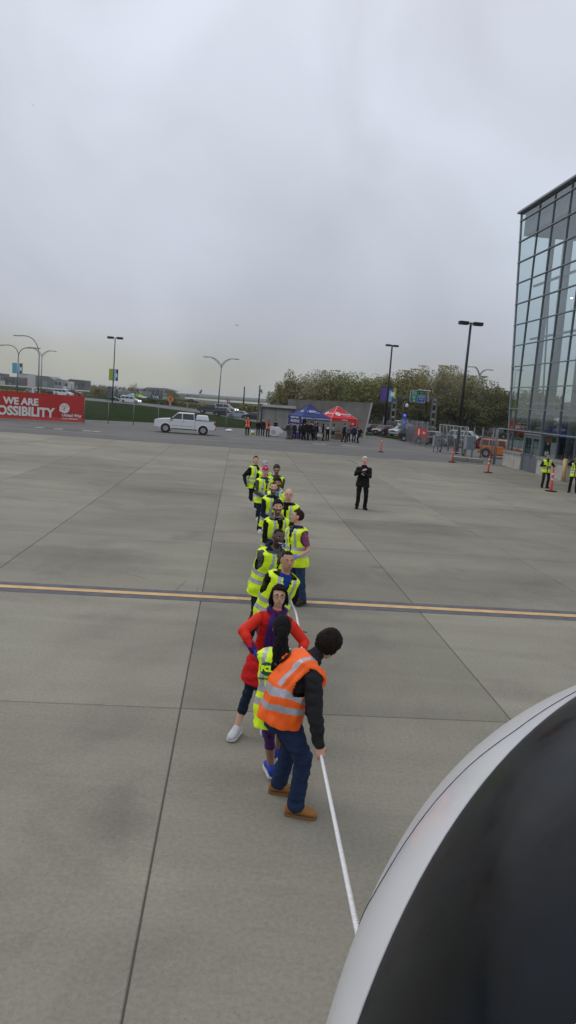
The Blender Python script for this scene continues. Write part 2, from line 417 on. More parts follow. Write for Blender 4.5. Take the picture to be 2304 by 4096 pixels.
M_CRACK = mat('crack_dark', (.105, .095, .08), .95)
def crack(name, pts, w, z=.002):
    P_ = [G(*p) for p in pts]; b_ = MB(); V = []
    for i, p in enumerate(P_):
        d = (P_[min(i + 1, len(P_) - 1)] - P_[max(i - 1, 0)]).normalized(); q = Vector((-d.y, d.x, 0)) * w / 2
        V += [(p.x - q.x, p.y - q.y, z), (p.x + q.x, p.y + q.y, z)]
    b_.v = V; b_.f = [(2 * i, 2 * i + 2, 2 * i + 3, 2 * i + 1) for i in range(len(P_) - 1)]; b_.m = [0] * len(b_.f)
    tag(b_.build(name, M_CRACK), kind='structure')
crack('crack', [(742, 2326), (728, 2340), (716, 2348), (703, 2362), (698, 2372)], .012)
crack('crack', [(790, 2352), (788, 2366), (782, 2376)], .010)
crack('crack', [(500, 2290), (520, 2300), (548, 2304), (590, 2316)], .010)
crack('tyre_mark', [(1390, 1842), (1408, 1846), (1430, 1856)], .16)
# ================================================================== people
def rotx(a):   # lean forward: up goes towards +y
    return Matrix(((1, 0, 0), (0, cos(a), sin(a)), (0, -sin(a), cos(a))))
def roty(a):   # lean to the right: up goes towards +x
    return Matrix(((cos(a), 0, sin(a)), (0, 1, 0), (-sin(a), 0, cos(a))))
def rotz(a):   # positive turns towards the left (counter-clockwise)
    return Matrix(((cos(a), -sin(a), 0), (sin(a), cos(a), 0), (0, 0, 1)))
def sstep(a, b, x):
    x = max(0, min(1, (x - a) / (b - a))); return x * x * (3 - 2 * x)
def interp(tab, t):
    if t <= tab[0][0]: return tab[0][1:]
    for a, b in zip(tab, tab[1:]):
        if t <= b[0]:
            k = (t - a[0]) / (b[0] - a[0]); k = k * k * (3 - 2 * k) * .5 + k * .5
            return tuple(x + (y - x) * k for x, y in zip(a[1:], b[1:]))
    return tab[-1][1:]
def ik(a, b, l1, l2, pole):
    a = Vector(a); b = Vector(b); d = b - a; L = d.length
    if L > (l1 + l2) * .999: b = a + d * ((l1 + l2) * .999 / L); d = b - a; L = d.length
    n = d / L; x = (l1 * l1 - l2 * l2 + L * L) / (2 * L); h = sqrt(max(l1 * l1 - x * x, 1e-8))
    p = Vector(pole); p = p - n * p.dot(n)
    if p.length < 1e-4: p = Vector((0, 1, 0)) - n * n.y
    return a + n * x + p.normalized() * h, b

SKIN = {'fair': (.62, .35, .25), 'tan': (.50, .27, .165), 'asian': (.60, .36, .24), 'dark': (.10, .048, .03), 'brown': (.36, .19, .11), 'pink': (.66, .34, .26)}
HAIRC = {'black': (.006, .005, .005), 'brown': (.03, .016, .009), 'dkbrown': (.014, .009, .006), 'grey': (.33, .32, .30), 'white': (.62, .61, .58), 'fairbrown': (.07, .04, .02)}
def skinm(k):
    return mat('skin_' + k, SKIN[k], .5, var=.06, vscale=20)
def cloth(name, c, rough=.85, var=.12, bump=.25):
    return mat('cloth_' + name, c, rough, spec=.18, var=var, vscale=9, bump=bump, bscale=26)
M_HV_Y = mat('hi_vis_yellow', (.72, 1.0, .003), .6, var=.05, vscale=12, bump=.45, bscale=13, emit=None)
M_HV_O = mat('hi_vis_orange', (1.0, .13, .004), .6, var=.05, vscale=12, bump=.45, bscale=11)
M_REFL = mat('reflective_tape', (.42, .43, .46), .35, .25, var=.12, vscale=20, bump=.2, bscale=20)
M_REFLD = mat('reflective_tape_turned', (.42, .43, .46), .35, .25)
M_BLK = cloth('black', (.008, .008, .009))
M_EYEW = mat('eye_white', (.6, .58, .55), .3)
M_EYED = mat('eye_iris', (.02, .012, .008), .2)
M_LIP = mat('lips', (.33, .11, .09), .5)
M_LIPD = mat('lips_dark', (.09, .035, .03), .5)
M_TEETH = mat('teeth', (.75, .73, .68), .35)
M_FRAME = mat('glasses_frame', (.02, .015, .012), .3)
M_LENS = mat('glasses_metal', (.2, .2, .21), .3, .8)
M_SOLE = mat('white_sole', (.62, .62, .6), .7)
M_SOLET = mat('tan_sole', (.22, .11, .045), .8)
M_SOLEB = mat('black_sole', (.015, .015, .015), .8)
M_BADGE = mat('white_sticker', (.72, .74, .76), .6)
M_PRINT = mat('black_print', (.01, .012, .012), .7)
M_DGREEN = mat('dark_green_print', (.01, .07, .035), .7)
M_GLOVE = mat('glove_blue', (.22, .27, .62), .6, var=.1)

KT = 1.31
TORSO = [(-.16, .150, .110), (-.08, .172, .124), (.0, .172, .124), (.08, .160, .114), (.14, .152, .106), (.22, .162, .114), (.28, .172, .118), (.325, .165, .104), (.355, .125, .082), (.378, .075, .062), (.40, .056, .056)]
VEST = [(-.26, .205, .165), (-.14, .205, .160), (0, .200, .152), (.08, .190, .142), (.14, .184, .136), (.22, .190, .140), (.28, .200, .142), (.325, .216, .134), (.350, .206, .118), (.372, .160, .098), (.394, .098, .082)]
PERSONS = []

def human(label, pos, face, skin='fair', h=1.76, top=None, pants=None, shoe=None, sole=None, lean=4, plean=0, side=0, twist=0, hyaw=0, hpitch=0,
          hroll=0, pel=(0, 0, 0), feet=None, hands=None, poles=None, vest=None, hair='short', hairc='brown', beard=None, glasses=False, voxel=.010, bulk=1.0,
          sleeve='long', gloves=None, grip=(True, True), collar=None, hood=None, coat=None, shin=None, eyes=True, hat=None, tag_badge=False,
          group=None, female=False, kneepole=None, smile=False, vest_hem=-.13, puffy=0, undershirt=None, handroll=(0, 0), tight=False, gaze=0, headpx=None, hw=None, fw=None, legw=1.0, highcollar=False, coatw=None, armw=1.0):
    s = h / 1.76
    top = top or M_BLK; pants = pants or M_BLK; shoe = shoe or M_BLK; sole = sole or M_SOLEB
    root = empty('person', (pos[0], pos[1], 0), -radians(face), label, 'person', group)
    sk = skinm(skin)
    hm = mat('hair_' + hairc, HAIRC[hairc], .7, spec=.15, var=.35, vscale=30, bump=.6, bscale=60)
    bc = HAIRC[hairc]; skc = SKIN[skin]; kb = .45 if beard == 'stubble' else .22
    bm = mat('beard_%s_%s_%s' % (hairc, skin, beard), [bc[i] * (1 - kb) + skc[i] * kb for i in range(3)], .8, var=.2, vscale=60)
    mats = [sk, top, pants, shoe, gloves or sk, hm, undershirt or top, bm]
    SKN, TOP, PNT, SHO, GLV, HR, UND = range(7)
    Rp = rotz(radians(twist * .35)) @ rotx(radians(plean)) @ roty(radians(side * .4))
    Rc = rotz(radians(twist)) @ rotx(radians(lean)) @ roty(radians(side))
    Rn = rotz(radians(twist + hyaw * .5)) @ rotx(radians((lean + hpitch) * .5)) @ roty(radians(side * .5 + hroll * .5))
    Rh = rotz(radians(twist + hyaw)) @ rotx(radians(hpitch)) @ roty(radians(hroll))
    P = Vector((pel[0], pel[1], .93 * s + pel[2]))
    W = P + Rp @ Vector((0, 0, .14 * KT * s))
    Nb = W + Rc @ Vector((0, -.005, .245 * KT * s))
    NT = Nb + Rn @ Vector((0, .012, .075 * s))
    Hc = NT + Rh @ Vector((0, .018, .105 * s))
    wf = .93 if female else 1.0
    if headpx:
        tp = Hc + Rh @ Vector((0, -.01, .118 * s)); wq = G(headpx[0], headpx[1], tp.z)
        a_ = radians(face); rt_ = Vector((cos(a_), -sin(a_))); fw_ = Vector((sin(a_), cos(a_)))
        pos = (wq.x - rt_.x * tp.x - fw_.x * tp.y, wq.y - rt_.y * tp.x - fw_.y * tp.y)
        root.location = (pos[0], pos[1], 0)
    if hw: hands = [loc_of(pos, face, q_) if q_ is not None else (hands[i_] if hands else None) for i_, q_ in enumerate(hw)]
    if fw:
        f0 = feet or [(-.10, 0, -8, 0), (.10, .02, 8, 0)]; feet = []
        for i_, q_ in enumerate(fw):
            if q_ is None: feet.append(f0[i_])
            else:
                l_ = loc_of(pos, face, (q_[0], q_[1], 0)); feet.append((l_.x, l_.y, q_[2] if len(q_) > 2 and not isinstance(q_, Vector) else f0[i_][2], 0))
    def cen(t):
        t *= s * (KT if t > 0 else 1.1)
        return P + Rp @ Vector((0, 0, t)) if t <= .14 * s * KT else W + Rc @ Vector((0, 0, t - .14 * s * KT))
    def rot(t):
        k = sstep(.02, .26, t)
        return Rp.to_quaternion().slerp(Rc.to_quaternion(), k).to_matrix()
    def tpt(t, a, tab, off=0, ex=2.5):
        w, d = interp(tab, t)[:2]
        ca, sa = cos(a), sin(a)
        e = 2 / ex
        x = (w * wf * bulk * s + off) * (abs(ca) ** e) * (1 if ca >= 0 else -1)
        y = (d * bulk * s + off) * (abs(sa) ** e) * (1 if sa >= 0 else -1)
        return cen(t) + rot(t) @ Vector((x, y, 0)), x, y
    b = MB()
    def tors(tab, ts, mi, n=20, off=0):
        vs = []; fs = []
        for t in ts:
            for k in range(n): vs.append(tpt(t, 2 * pi * k / n, tab, off)[0])
        for i in range(len(ts) - 1):
            for k in range(n): fs.append((i * n + k, i * n + (k + 1) % n, (i + 1) * n + (k + 1) % n, (i + 1) * n + k))
        fs.append(tuple(range(n))[::-1]); fs.append(tuple(range((len(ts) - 1) * n, len(ts) * n)))
        b.add(vs, fs, mi)
    ts = [-.16, -.12, -.08, -.04, .0, .04, .08, .12, .16, .2, .24, .28, .31, .335, .355, .37, .385, .40]
    tors(TORSO, [t for t in ts if t <= .04], PNT)
    tors(TORSO, [t for t in ts if t >= -.04], TOP, off=.004 + puffy * .4)
    if coat:   # long hem (tunic, coat): flared closed skirt
        tab = [(coat, *(coatw or (.215, .175))), (-.1, .245 if coatw else .20, .205 if coatw else .155), (.05, .185, .135), (.14, .168, .118), (.28, .182, .126), (.325, .172, .11), (.35, .13, .085)]
        tors(tab, [coat + (.33 - coat) * k / 12 for k in range(13)], TOP)
    b.capsule([Nb + Rn @ Vector((0, -.005, -.03)), NT + Rh @ Vector((0, .0, .03))], [.058 * s, .054 * s] if not female else [.048 * s, .046 * s], 12, SKN)
    # head
    hs = s * (1.0 if female else 1.04)
    def H(x, y, z): return Hc + Rh @ Vector((x * hs, y * hs, z * hs))
    b.ell(H(0, -.012, .022), .077 * hs, .094 * hs, .094 * hs, Rh, SKN, 18, 12)
    vs = []; fs = []
    jr = [(.03, .066, .072, .016), (0, .0685, .072, .018), (-.03, .066, .068, .020), (-.06, .059, .06, .024), (-.085, .047, .048, .032), (-.103, .031, .032, .044), (-.112, .012, .016, .05)]
    for z, wx, dy, oy in jr:
        for k in range(16):
            a = 2 * pi * k / 16; vs.append(H(wx * cos(a), oy + dy * sin(a), z))
    for i in range(len(jr) - 1):
        for k in range(16): fs.append((i * 16 + k, (i + 1) * 16 + k, (i + 1) * 16 + (k + 1) % 16, i * 16 + (k + 1) % 16))
    fs.append(tuple(range(16))); fs.append(tuple(range(6 * 16, 7 * 16))[::-1])
    b.add(vs, fs, SKN)
    b.capsule([H(0, .088, .012), H(0, .104, -.022), H(0, .100, -.030)], [.008 * hs, .013 * hs, .014 * hs], 8, SKN)   # nose
    b.capsule([H(-.028, .079, .024), H(.028, .079, .024)], [.010 * hs] * 2, 8, SKN)                                    # brow
    b.capsule([H(-.016, .082, -.066), H(.016, .082, -.066)], [.011 * hs] * 2, 8, SKN)                                   # mouth
    for q in (-1, 1): b.ell(H(q * .078, -.004, -.008), .011 * hs, .020 * hs, .032 * hs, Rh, SKN, 8, 6)
    # arms
    lmul = 1.0
    hands = hands or [None, None]
    poles = poles or [None, None]
    wr = []
    for i, q in enumerate((-1, 1)):
        sh = W + Rc @ Vector((q * .168 * wf * bulk * s, -.005, .165 * KT * s))
        tgt = hands[i]
        if tgt is None: tgt = (sh.x + q * .09, sh.y + .06, .84 * s); gr = False
        else: gr = grip[i]
        tgt = Vector(tgt)
        pole = Vector(poles[i]) if poles[i] else Vector((q * .35, -1, -.35))
        el, wrp = ik(sh, tgt, .285 * s, .255 * s, pole)
        th = armw * 1.0 + (.27 if sleeve == 'long' else 0) + puffy * 8
        rr = [.060, .054, .050, .044, .040, .032] if not tight else [.052, .045, .040, .036, .032, .025]
        rr = [x * s * th * wf for x in rr]
        m1 = sh.lerp(el, .5); m2 = el.lerp(wrp, .5)
        if sleeve == 'long':
            b.capsule([sh, m1, el, m2, el.lerp(wrp, .96)], [rr[0], rr[1], rr[2], rr[3], rr[4] * .92], 12, TOP)
        else:
            b.capsule([sh, sh.lerp(el, .62)], [rr[0] * 1.08, rr[1] * 1.16], 12, TOP)
            b.capsule([sh.lerp(el, .3), el, m2, wrp], [rr[1] * .84, rr[2] * .84, rr[3] * .86, .026 * s], 12, SKN)
        # hand: palm and five fingers
        d = (wrp - el).normalized()
        inn = Vector((-q, 0, 0)); inn = (inn - d * inn.dot(d)).normalized()       # palm faces the body
        inn = Quaternion(d, radians(handroll[i])) @ inn
        sd_ = d.cross(inn)
        if sd_.y < 0: sd_ = -sd_
        if abs(d.y) > .8 and sd_.z < 0: sd_ = -sd_
        Mh = Matrix((inn, sd_, d)).transposed()
        k = s * (.92 if female else 1)
        b.capsule([wrp - d * .02, wrp + d * .03 * k], [.026 * k, .024 * k], 8, GLV)
        b.ell(wrp + d * .058 * k, .017 * k, .042 * k, .052 * k, Mh, GLV, 10, 8)
        cu = 72 if gr else 22
        if voxel < .016:
            for f_, (oy, L_) in enumerate(((.030, .072), (.010, .080), (-.010, .076), (-.029, .060))):
                p0 = wrp + d * .095 * k + sd_ * oy * k
                pts = [p0 - d * .02 * k, p0]; a = radians(cu * .45)
                for seg in (.44, .32, .24):
                    dirv = d * cos(a) + inn * sin(a); pts.append(pts[-1] + dirv * L_ * seg * k); a += radians(cu)
                b.capsule(pts, [.0095 * k, .0095 * k, .009 * k, .0085 * k, .0075 * k], 8, GLV)
            p0 = wrp + d * .035 * k + sd_ * .032 * k
            td = (d * .55 + sd_ * .6 + inn * .55).normalized(); t2 = (d * .8 + inn * (.9 if gr else .3)).normalized()
            b.capsule([p0, p0 + td * .035 * k, p0 + td * .035 * k + t2 * .030 * k], [.013 * k, .011 * k, .009 * k], 8, GLV)
        else:
            b.ell(wrp + d * .12 * k + inn * .012, .014 * k, .036 * k, .04 * k, Mh, GLV, 8, 6)
        wr.append((wrp, d, inn, sd_, el, sh))
    # legs
    feet = feet or [(-.10, 0, -8, 0), (.10, .02, 8, 0)]
    ank = []
    for i, q in enumerate((-1, 1)):
        fx, fy, fa, fl = feet[i]
        hp = P + Rp @ Vector((q * .092 * s, 0, -.02 * s))
        A_ = Vector((fx, fy, (.095 + fl) * s))
        kp = Vector(kneepole[i]) if kneepole else Vector((q * .12, 1, 0))
        kn, A2 = ik(hp, A_, .435 * s, .42 * s, kp)
        A_ = A2
        if shin:   # capri leggings, bare shin
            b.capsule([hp, hp.lerp(kn, .5), kn, kn.lerp(A_, shin)], [.092 * s, .080 * s, .060 * s, .057 * s], 12, PNT)
            b.capsule([kn.lerp(A_, .1), kn.lerp(A_, .35), kn.lerp(A_, .7), A_], [.050 * s, .053 * s, .040 * s, .034 * s], 12, SKN)
        else:
            lr = [.096, .090, .074, .068, .066, .068] if not tight else [.092, .080, .060, .054, .045, .042]
            b.capsule([hp, hp.lerp(kn, .5), kn, kn.lerp(A_, .4), kn.lerp(A_, .8), kn.lerp(A_, .985)], [x * s * legw for x in lr], 14, PNT)
        ank.append((A_, fa, fl))
        fd = rotz(-radians(fa)) @ Vector((0, 1, 0))
        fside = rotz(-radians(fa)) @ Vector((1, 0, 0))
        if voxel >= .016:
            b.capsule([A_ + fd * -.05 - Vector((0, 0, .05)), A_ + fd * .14 - Vector((0, 0, .06))], [.045, .04], 8, SHO)
        else:
            b.capsule([A_, A_ - Vector((0, 0, .045))], [.036 * s, .036 * s], 8, SHO)
    # collar / hood
    if collar:
        ring = [Nb + Rn @ Vector((.068 * s * cos(a), .070 * s * sin(a) - .005, .012 + .0 * sin(a))) for a in [2 * pi * k / 14 for k in range(15)]]
        b.tube(ring, .019 * s, 8, TOP if collar == 1 else UND)
    if highcollar:
        b.capsule([Nb + Rn @ Vector((0, -.01, -.02)), Nb + Rn @ Vector((0, -.004, .055))], [.078 * s, .066 * s], 14, TOP)
    if hood:
        ring = [Nb + Rn @ Vector((.10 * s * cos(a), .085 * s * sin(a) - .035, .012 - .03 * sin(a))) for a in [2 * pi * k / 14 for k in range(15)]]
        b.tube(ring, [(.036 if sin(2 * pi * k / 14) < .3 else .024) * s for k in range(15)], 8, UND)
        b.ell(Nb + Rn @ Vector((0, -.115 * s, -.015)), .10 * s, .05 * s, .07 * s, Rn, UND, 12, 8)
    # union into ONE continuous body
    me0 = b.mesh('body_src', mats)
    tmp = bpy.data.objects.new('tmp', me0); COL.objects.link(tmp)
    r = tmp.modifiers.new('r', 'REMESH'); r.mode = 'VOXEL'; r.voxel_size = voxel; r.use_smooth_shade = True
    sm_ = tmp.modifiers.new('s', 'SMOOTH'); sm_.factor = .5; sm_.iterations = 3 if voxel < .016 else 1
    dg = bpy.context.evaluated_depsgraph_get()
    me = bpy.data.meshes.new_from_object(tmp.evaluated_get(dg))
    bpy.data.objects.remove(tmp)
    bv = BVHTree.FromPolygons([Vector(v) for v in b.v], [list(f) for f in b.f])
    npol = len(me.polygons)
    cen_ = np.empty(npol * 3); me.polygons.foreach_get('center', cen_); cen_ = cen_.reshape(-1, 3)
    idx = np.zeros(npol, np.int32)
    fm = b.m
    RhT = np.array(Rh.transposed()); loc = (cen_ - np.array(Hc)) @ RhT.T / hs
    for i in range(npol):
        hit = bv.find_nearest(cen_[i])
        idx[i] = fm[hit[2]]
    hd = (idx == SKN) & (np.linalg.norm(loc, axis=1) < .16)
    x, y, z = loc.T
    if beard:
        bz = {'full': -.028, 'stubble': -.035, 'goatee': -.052}[beard]
        bx = .048 if beard == 'goatee' else .09
        mk = hd & (z < bz + np.abs(x) * .25) & (y > .0) & (np.abs(x) < bx) & ~((z > -.078) & (z < -.056) & (np.abs(x) < .024) & (y > .07))
        idx[mk] = 7
    if hair == 'buzz':
        idx[hd & (((z > .078) & (z > .070 + .25 * (y - .04))) | ((z > .045) & (y < .03)) | ((z > -.03) & (y < -.015)))] = HR
    if hair == 'sides':
        idx[hd & (z > -.04) & (z < .055) & (y < -.005)] = HR
    if undershirt is not None and not hood:   # shirt showing in the neck opening
        l2 = (cen_ - np.array(Nb)) @ np.array(Rc)
        mk = (idx == TOP) & (l2[:, 1] > 0) & (np.abs(l2[:, 0]) < .075 * s + .25 * np.minimum(l2[:, 2], 0)) & (l2[:, 2] > -.24 * s)
        idx[mk] = UND
    me.materials.clear()
    for m_ in mats: me.materials.append(m_)
    me.polygons.foreach_set('material_index', idx)
    me.polygons.foreach_set('use_smooth', [True] * npol)
    # cloth folds
    co_ = np.empty(len(me.vertices) * 3); me.vertices.foreach_get('co', co_); co_ = co_.reshape(-1, 3)
    no_ = np.empty(len(me.vertices) * 3); me.vertices.foreach_get('normal', no_); no_ = no_.reshape(-1, 3)
    if voxel < .016:
        vi = np.zeros(len(co_), bool)
        lt = np.empty(npol, np.int32); me.polygons.foreach_get('loop_total', lt)
        li = np.empty(len(me.loops), np.int32); me.loops.foreach_get('vertex_index', li)
        fi = np.repeat(idx, lt); vi[li[(fi == TOP) | (fi == PNT)]] = True
        ph = random.random() * 9
        amp = .009
        dsp = np.zeros(len(co_))
        for k_ in np.nonzero(vi)[0]:
            c = co_[k_]
            dsp[k_] = noise.noise(Vector((c[0] * 7 + ph, c[1] * 7, c[2] * 17))) * amp * 1.5 + noise.noise(Vector((c[0] * 16, c[1] * 16 + ph, c[2] * 30))) * amp * .7
        if puffy:
            dsp += vi * np.abs(np.sin(co_[:, 2] * 60)) ** .5 * .010
        co_ += no_ * dsp[:, None]
        me.vertices.foreach_set('co', co_.ravel()); me.update()
    link('body', me, root)

    # ---- shoes
    if voxel < .016:
        for (A_, fa, fl) in ank:
            fd = rotz(-radians(fa)) @ Vector((0, 1, 0)); fs_ = rotz(-radians(fa)) @ Vector((1, 0, 0))
            base = Vector((A_.x, A_.y, A_.z - .095 * s))
            pitch = rotx(0)
            def ringpts(off, w, hgt, z0, n=14):
                pts = []
                for k in range(n):
                    a = 2 * pi * k / n
                    zz = z0 + hgt * (.5 + .5 * sin(a)); ww = w * (abs(cos(a)) ** .75) * (1 if cos(a) >= 0 else -1)
                    pts.append(base + fd * off + fs_ * ww + Vector((0, 0, zz)))
                return pts
            sb = MB()
            st = [(-.088, .022, .05), (-.075, .036, .085), (-.04, .040, .105), (0, .041, .112), (.04, .043, .10), (.08, .047, .078), (.12, .050, .064), (.155, .046, .055), (.18, .034, .042), (.192, .015, .026)]
            vs = []; fs2 = []
            n = 14
            for o_, w_, h_ in st: vs += ringpts(o_ * s, w_ * s, h_ * s, .018 * s)
            for i in range(len(st) - 1):
                for k in range(n): fs2.append((i * n + k, i * n + (k + 1) % n, (i + 1) * n + (k + 1) % n, (i + 1) * n + k))
            fs2.append(tuple(range(n))[::-1]); fs2.append(tuple(range((len(st) - 1) * n, len(st) * n)))
            so_ = sb.add(vs, fs2).build('shoe', [shoe], root, True)
            sl = MB(); outl = []
            for o_, w_, h_ in st: outl.append((o_, w_ + .004))
            poly = [(w, o) for o, w in outl] + [(-w, o) for o, w in outl[::-1]]
            vs = [base + fd * (o * s) + fs_ * (w * s) + Vector((0, 0, z)) for z in (0.001, .026 * s) for w, o in poly]
            n = len(poly)
            sl.add(vs, [tuple(range(n))[::-1], tuple(range(n, 2 * n))] + [(i, (i + 1) % n, n + (i + 1) % n, n + i) for i in range(n)])
            sl.build('sole', [sole], so_)
            lc = MB()
            for e in (.045, .065, .085, .105):
                z = (.118 - (e - .03) * .55) * s
                lc.beam(base + fd * e * s + fs_ * -.018 + Vector((0, 0, z)), base + fd * (e + .008) * s + fs_ * .018 + Vector((0, 0, z)), .006, .006)
            lc.build('laces', [mat('laces_pale', (.5, .5, .48), .8) if sole is not M_SOLEB else M_BLK], so_)

    # ---- vest
    if vest is not None:
        vm_, style = vest
        nth, ntv = (88, 84) if voxel < .011 else (56, 52)
        if voxel >= .016: nth, ntv = 32, 26
        t0, t1 = vest_hem, .392
        vb = MB(); vs = []; info = []
        ph = random.random() * 20
        for j in range(ntv + 1):
            t = t0 + (t1 - t0) * j / ntv
            for k in range(nth):
                a = 2 * pi * (k + .5) / nth - pi / 2
                p, x, y = tpt(t, a, VEST, .012 + puffy, 2.6)
                nn = (p - cen(t)).normalized()
                lo = sstep(.15, -.2, t)
                p = p + nn * (noise.noise(Vector((x * 9 + ph, y * 9, t * 11))) * .022 + (noise.noise(Vector((x * 26 + ph, y * 26, t * 5))) * .010) + lo * .026 * noise.noise(Vector((x * 12, y * 12 + ph, t * 2))))
                if t < -.02: p = p + Vector((0, 0, -1)) * 0
                vs.append(p); info.append((t, x / s, y / s))
        fs3 = []; ms3 = []
        for j in range(ntv):
            t = t0 + (t1 - t0) * (j + .5) / ntv
            for k in range(nth):
                k2 = (k + 1) % nth
                x = (info[j * nth + k][1] + info[j * nth + k2][1]) / 2; y = (info[j * nth + k][2] + info[j * nth + k2][2]) / 2
                ax = abs(x)
                if y > 0 and ax < (t - .19) * .34: continue                       # V neck
                if t > .378 and y > -.03: continue
                w_ = interp(VEST, t)[0] * wf * bulk
                ahw = .062 + (.03 if t < .3 else 0)
                if .14 < t < .352 and ax > w_ * .80 and abs(y) < .088 * min(1, ((t - .14) / .08) ** .5) * min(1, ((.352 - t) / .03) ** .5 + .25): continue   # arm holes
                mi = 0
                if style == 'std':
                    if .005 < t < .052 or .095 < t < .142: mi = 1
                    if t > .142 and .082 < ax < .128: mi = 1
                elif style == 'back':
                    if .005 < t < .052 or .095 < t < .142: mi = 1
                    if t > .142 and .105 < ax < .150: mi = 1
                elif style == 'x':      # curved sash bands
                    u_ = t + .035 * (1 - min(1, (ax / .2) ** 2))
                    if .03 < u_ < .072 or .115 < u_ < .157: mi = 1
                    if t > .15 and .098 < ax < .142: mi = 1
                elif style == 'one':
                    if .02 < t < .07: mi = 1
                    if t > .25 and .09 < ax < .125: mi = 1
                if y > 0 and ax < .006 and t < .17 and style != 'x': mi = 2
                if t < t0 + .012: mi = 3
                fs3.append((j * nth + k, j * nth + k2, (j + 1) * nth + k2, (j + 1) * nth + k)); ms3.append(mi)
        vb.v = [tuple(p) for p in vs]; vb.f = fs3; vb.m = ms3
        vo = vb.build('vest', [vm_, M_REFL, M_PRINT, vm_], root, True)
        sol = vo.modifiers.new('thick', 'SOLIDIFY'); sol.thickness = .004; sol.offset = 1
        if tag_badge:
            p, x, y = tpt(.235, radians(58), VEST, .026)
            mtx = frame_matrix(p, rot(.235) @ Vector((.95, -.3, 0)), rot(.235) @ Vector((0, 0, 1)))
            bb = MB(); bb.box(-.038, .038, -.02, .02, -.004, .003); bo = bb.mesh('name_sticker', M_BADGE); bo.transform(mtx)
            so2 = link('name_sticker', bo, root)
            bb = MB()
            for q in (-.024, 0, .024): bb.box(q - .007, q + .007, -.007, .009, .003, .005)
            bo = bb.mesh('sticker_print', M_PRINT); bo.transform(mtx); link('sticker_print', bo, so2)
            bb = MB(); p, x, y = tpt(-.03, radians(50), VEST, .028)
            mtx = frame_matrix(p, rot(-.03) @ Vector((.95, -.3, 0)), rot(-.03) @ Vector((0, 0, 1)))
            bb.box(-.07, .07, -.012, .035, -.004, .004); bo = bb.mesh('pocket_flap', vm_); bo.transform(mtx); link('pocket_flap', bo, root)

    # ---- face
    if eyes:
        for q in (-1, 1):
            e = MB(); e.ell(H(q * .031, .0705, .000), .0135 * hs, .012 * hs, .0075 * hs, Rh, 0, 10, 6); eo = e.build('eye', [M_EYEW], root, True)
            e = MB(); e.ell(H(q * .031 + gaze * .004, .0765, .000), .0062 * hs, .008 * hs, .0064 * hs, Rh, 0, 8, 6); e.build('iris', [M_EYED], eo, True)
            e = MB(); e.tube([H(q * .014, .090, .020), H(q * .030, .088, .027), H(q * .048, .076, .021)], [.0035 * hs, .0045 * hs, .002 * hs], 6); e.build('eyebrow', [hm if hairc not in ('grey', 'white') else mat('hair_grey', HAIRC['grey'], .6)], root, True)
        e = MB()
        if smile:
            e.tube([H(-.028, .084, -.058), H(-.012, .092, -.068), H(.012, .092, -.068), H(.028, .084, -.058)], [.003, .007, .007, .003], 8)
            e.build('teeth', [M_TEETH], root, True); e = MB()
            e.tube([H(-.03, .083, -.062), H(-.012, .091, -.076), H(.012, .091, -.076), H(.03, .083, -.062)], [.002, .005, .005, .002], 8)
        else:
            e.tube([H(-.024, .085, -.066), H(-.008, .0925, -.065), H(.008, .0925, -.065), H(.024, .085, -.066)], [.002, .0052, .0052, .002], 8)
        e.build('mouth', [M_LIP if skin != 'dark' else M_LIPD], root, True)
    if glasses:
        e = MB()
        for q in (-1, 1):
            ring = [H(q * .032 + .023 * cos(a), .099 - abs(q * .032 + .023 * cos(a)) * .12, .001 + .015 * sin(a)) for a in [2 * pi * k / 14 for k in range(15)]]
            e.tube(ring, .0021 * hs, 6)
            e.tube([H(q * .054, .092, .006), H(q * .075, .06, .008), H(q * .079, .0, .002)], .002 * hs, 6)
        e.tube([H(-.010, .098, .004), H(.010, .098, .004)], .002 * hs, 6)
        e.build('glasses', [M_FRAME if glasses == 1 else M_LENS], root, True)
    # ---- hair
    def shell(name, rx, ry, rz, oz, keep, m_, nz=.006, oy=-.012, fr=22, nu=44, nv=30, fn=5):
        g_ = MB(); vs = []; dirs = []
        ph = random.random() * 9
        for j in range(nv + 1):
            a = pi * j / nv
            for k in range(nu):
                b_ = 2 * pi * k / nu
                d_ = Vector((sin(a) * cos(b_), sin(a) * sin(b_), cos(a)))
                q = 1 + noise.noise(Vector((d_.x * 3 + ph, d_.y * 3, d_.z * 3))) * nz * 9 + noise.noise(Vector((d_.x * fr, d_.y * fr + ph, d_.z * fr * .4))) * nz * 11
                vs.append(H(d_.x * rx * q, oy + d_.y * ry * q, oz + d_.z * rz * q)); dirs.append((d_.x * rx, oy + d_.y * ry, oz + d_.z * rz))
        fs_ = []
        for j in range(nv):
            for k in range(nu):
                k2 = (k + 1) % nu
                c = [sum(dirs[i_][q] for i_ in (j * nu + k, j * nu + k2, (j + 1) * nu + k, (j + 1) * nu + k2)) / 4 for q in range(3)]
                if keep(*c): fs_.append((j * nu + k, (j + 1) * nu + k, (j + 1) * nu + k2, j * nu + k2))
        g_.add(vs, fs_); o_ = g_.build(name, [m_], root, True)
        sl_ = o_.modifiers.new('t', 'SOLIDIFY'); sl_.thickness = .012; sl_.offset = -1
        return o_
    big = voxel < .016
    nu, nv = (44, 30) if big else (18, 12)
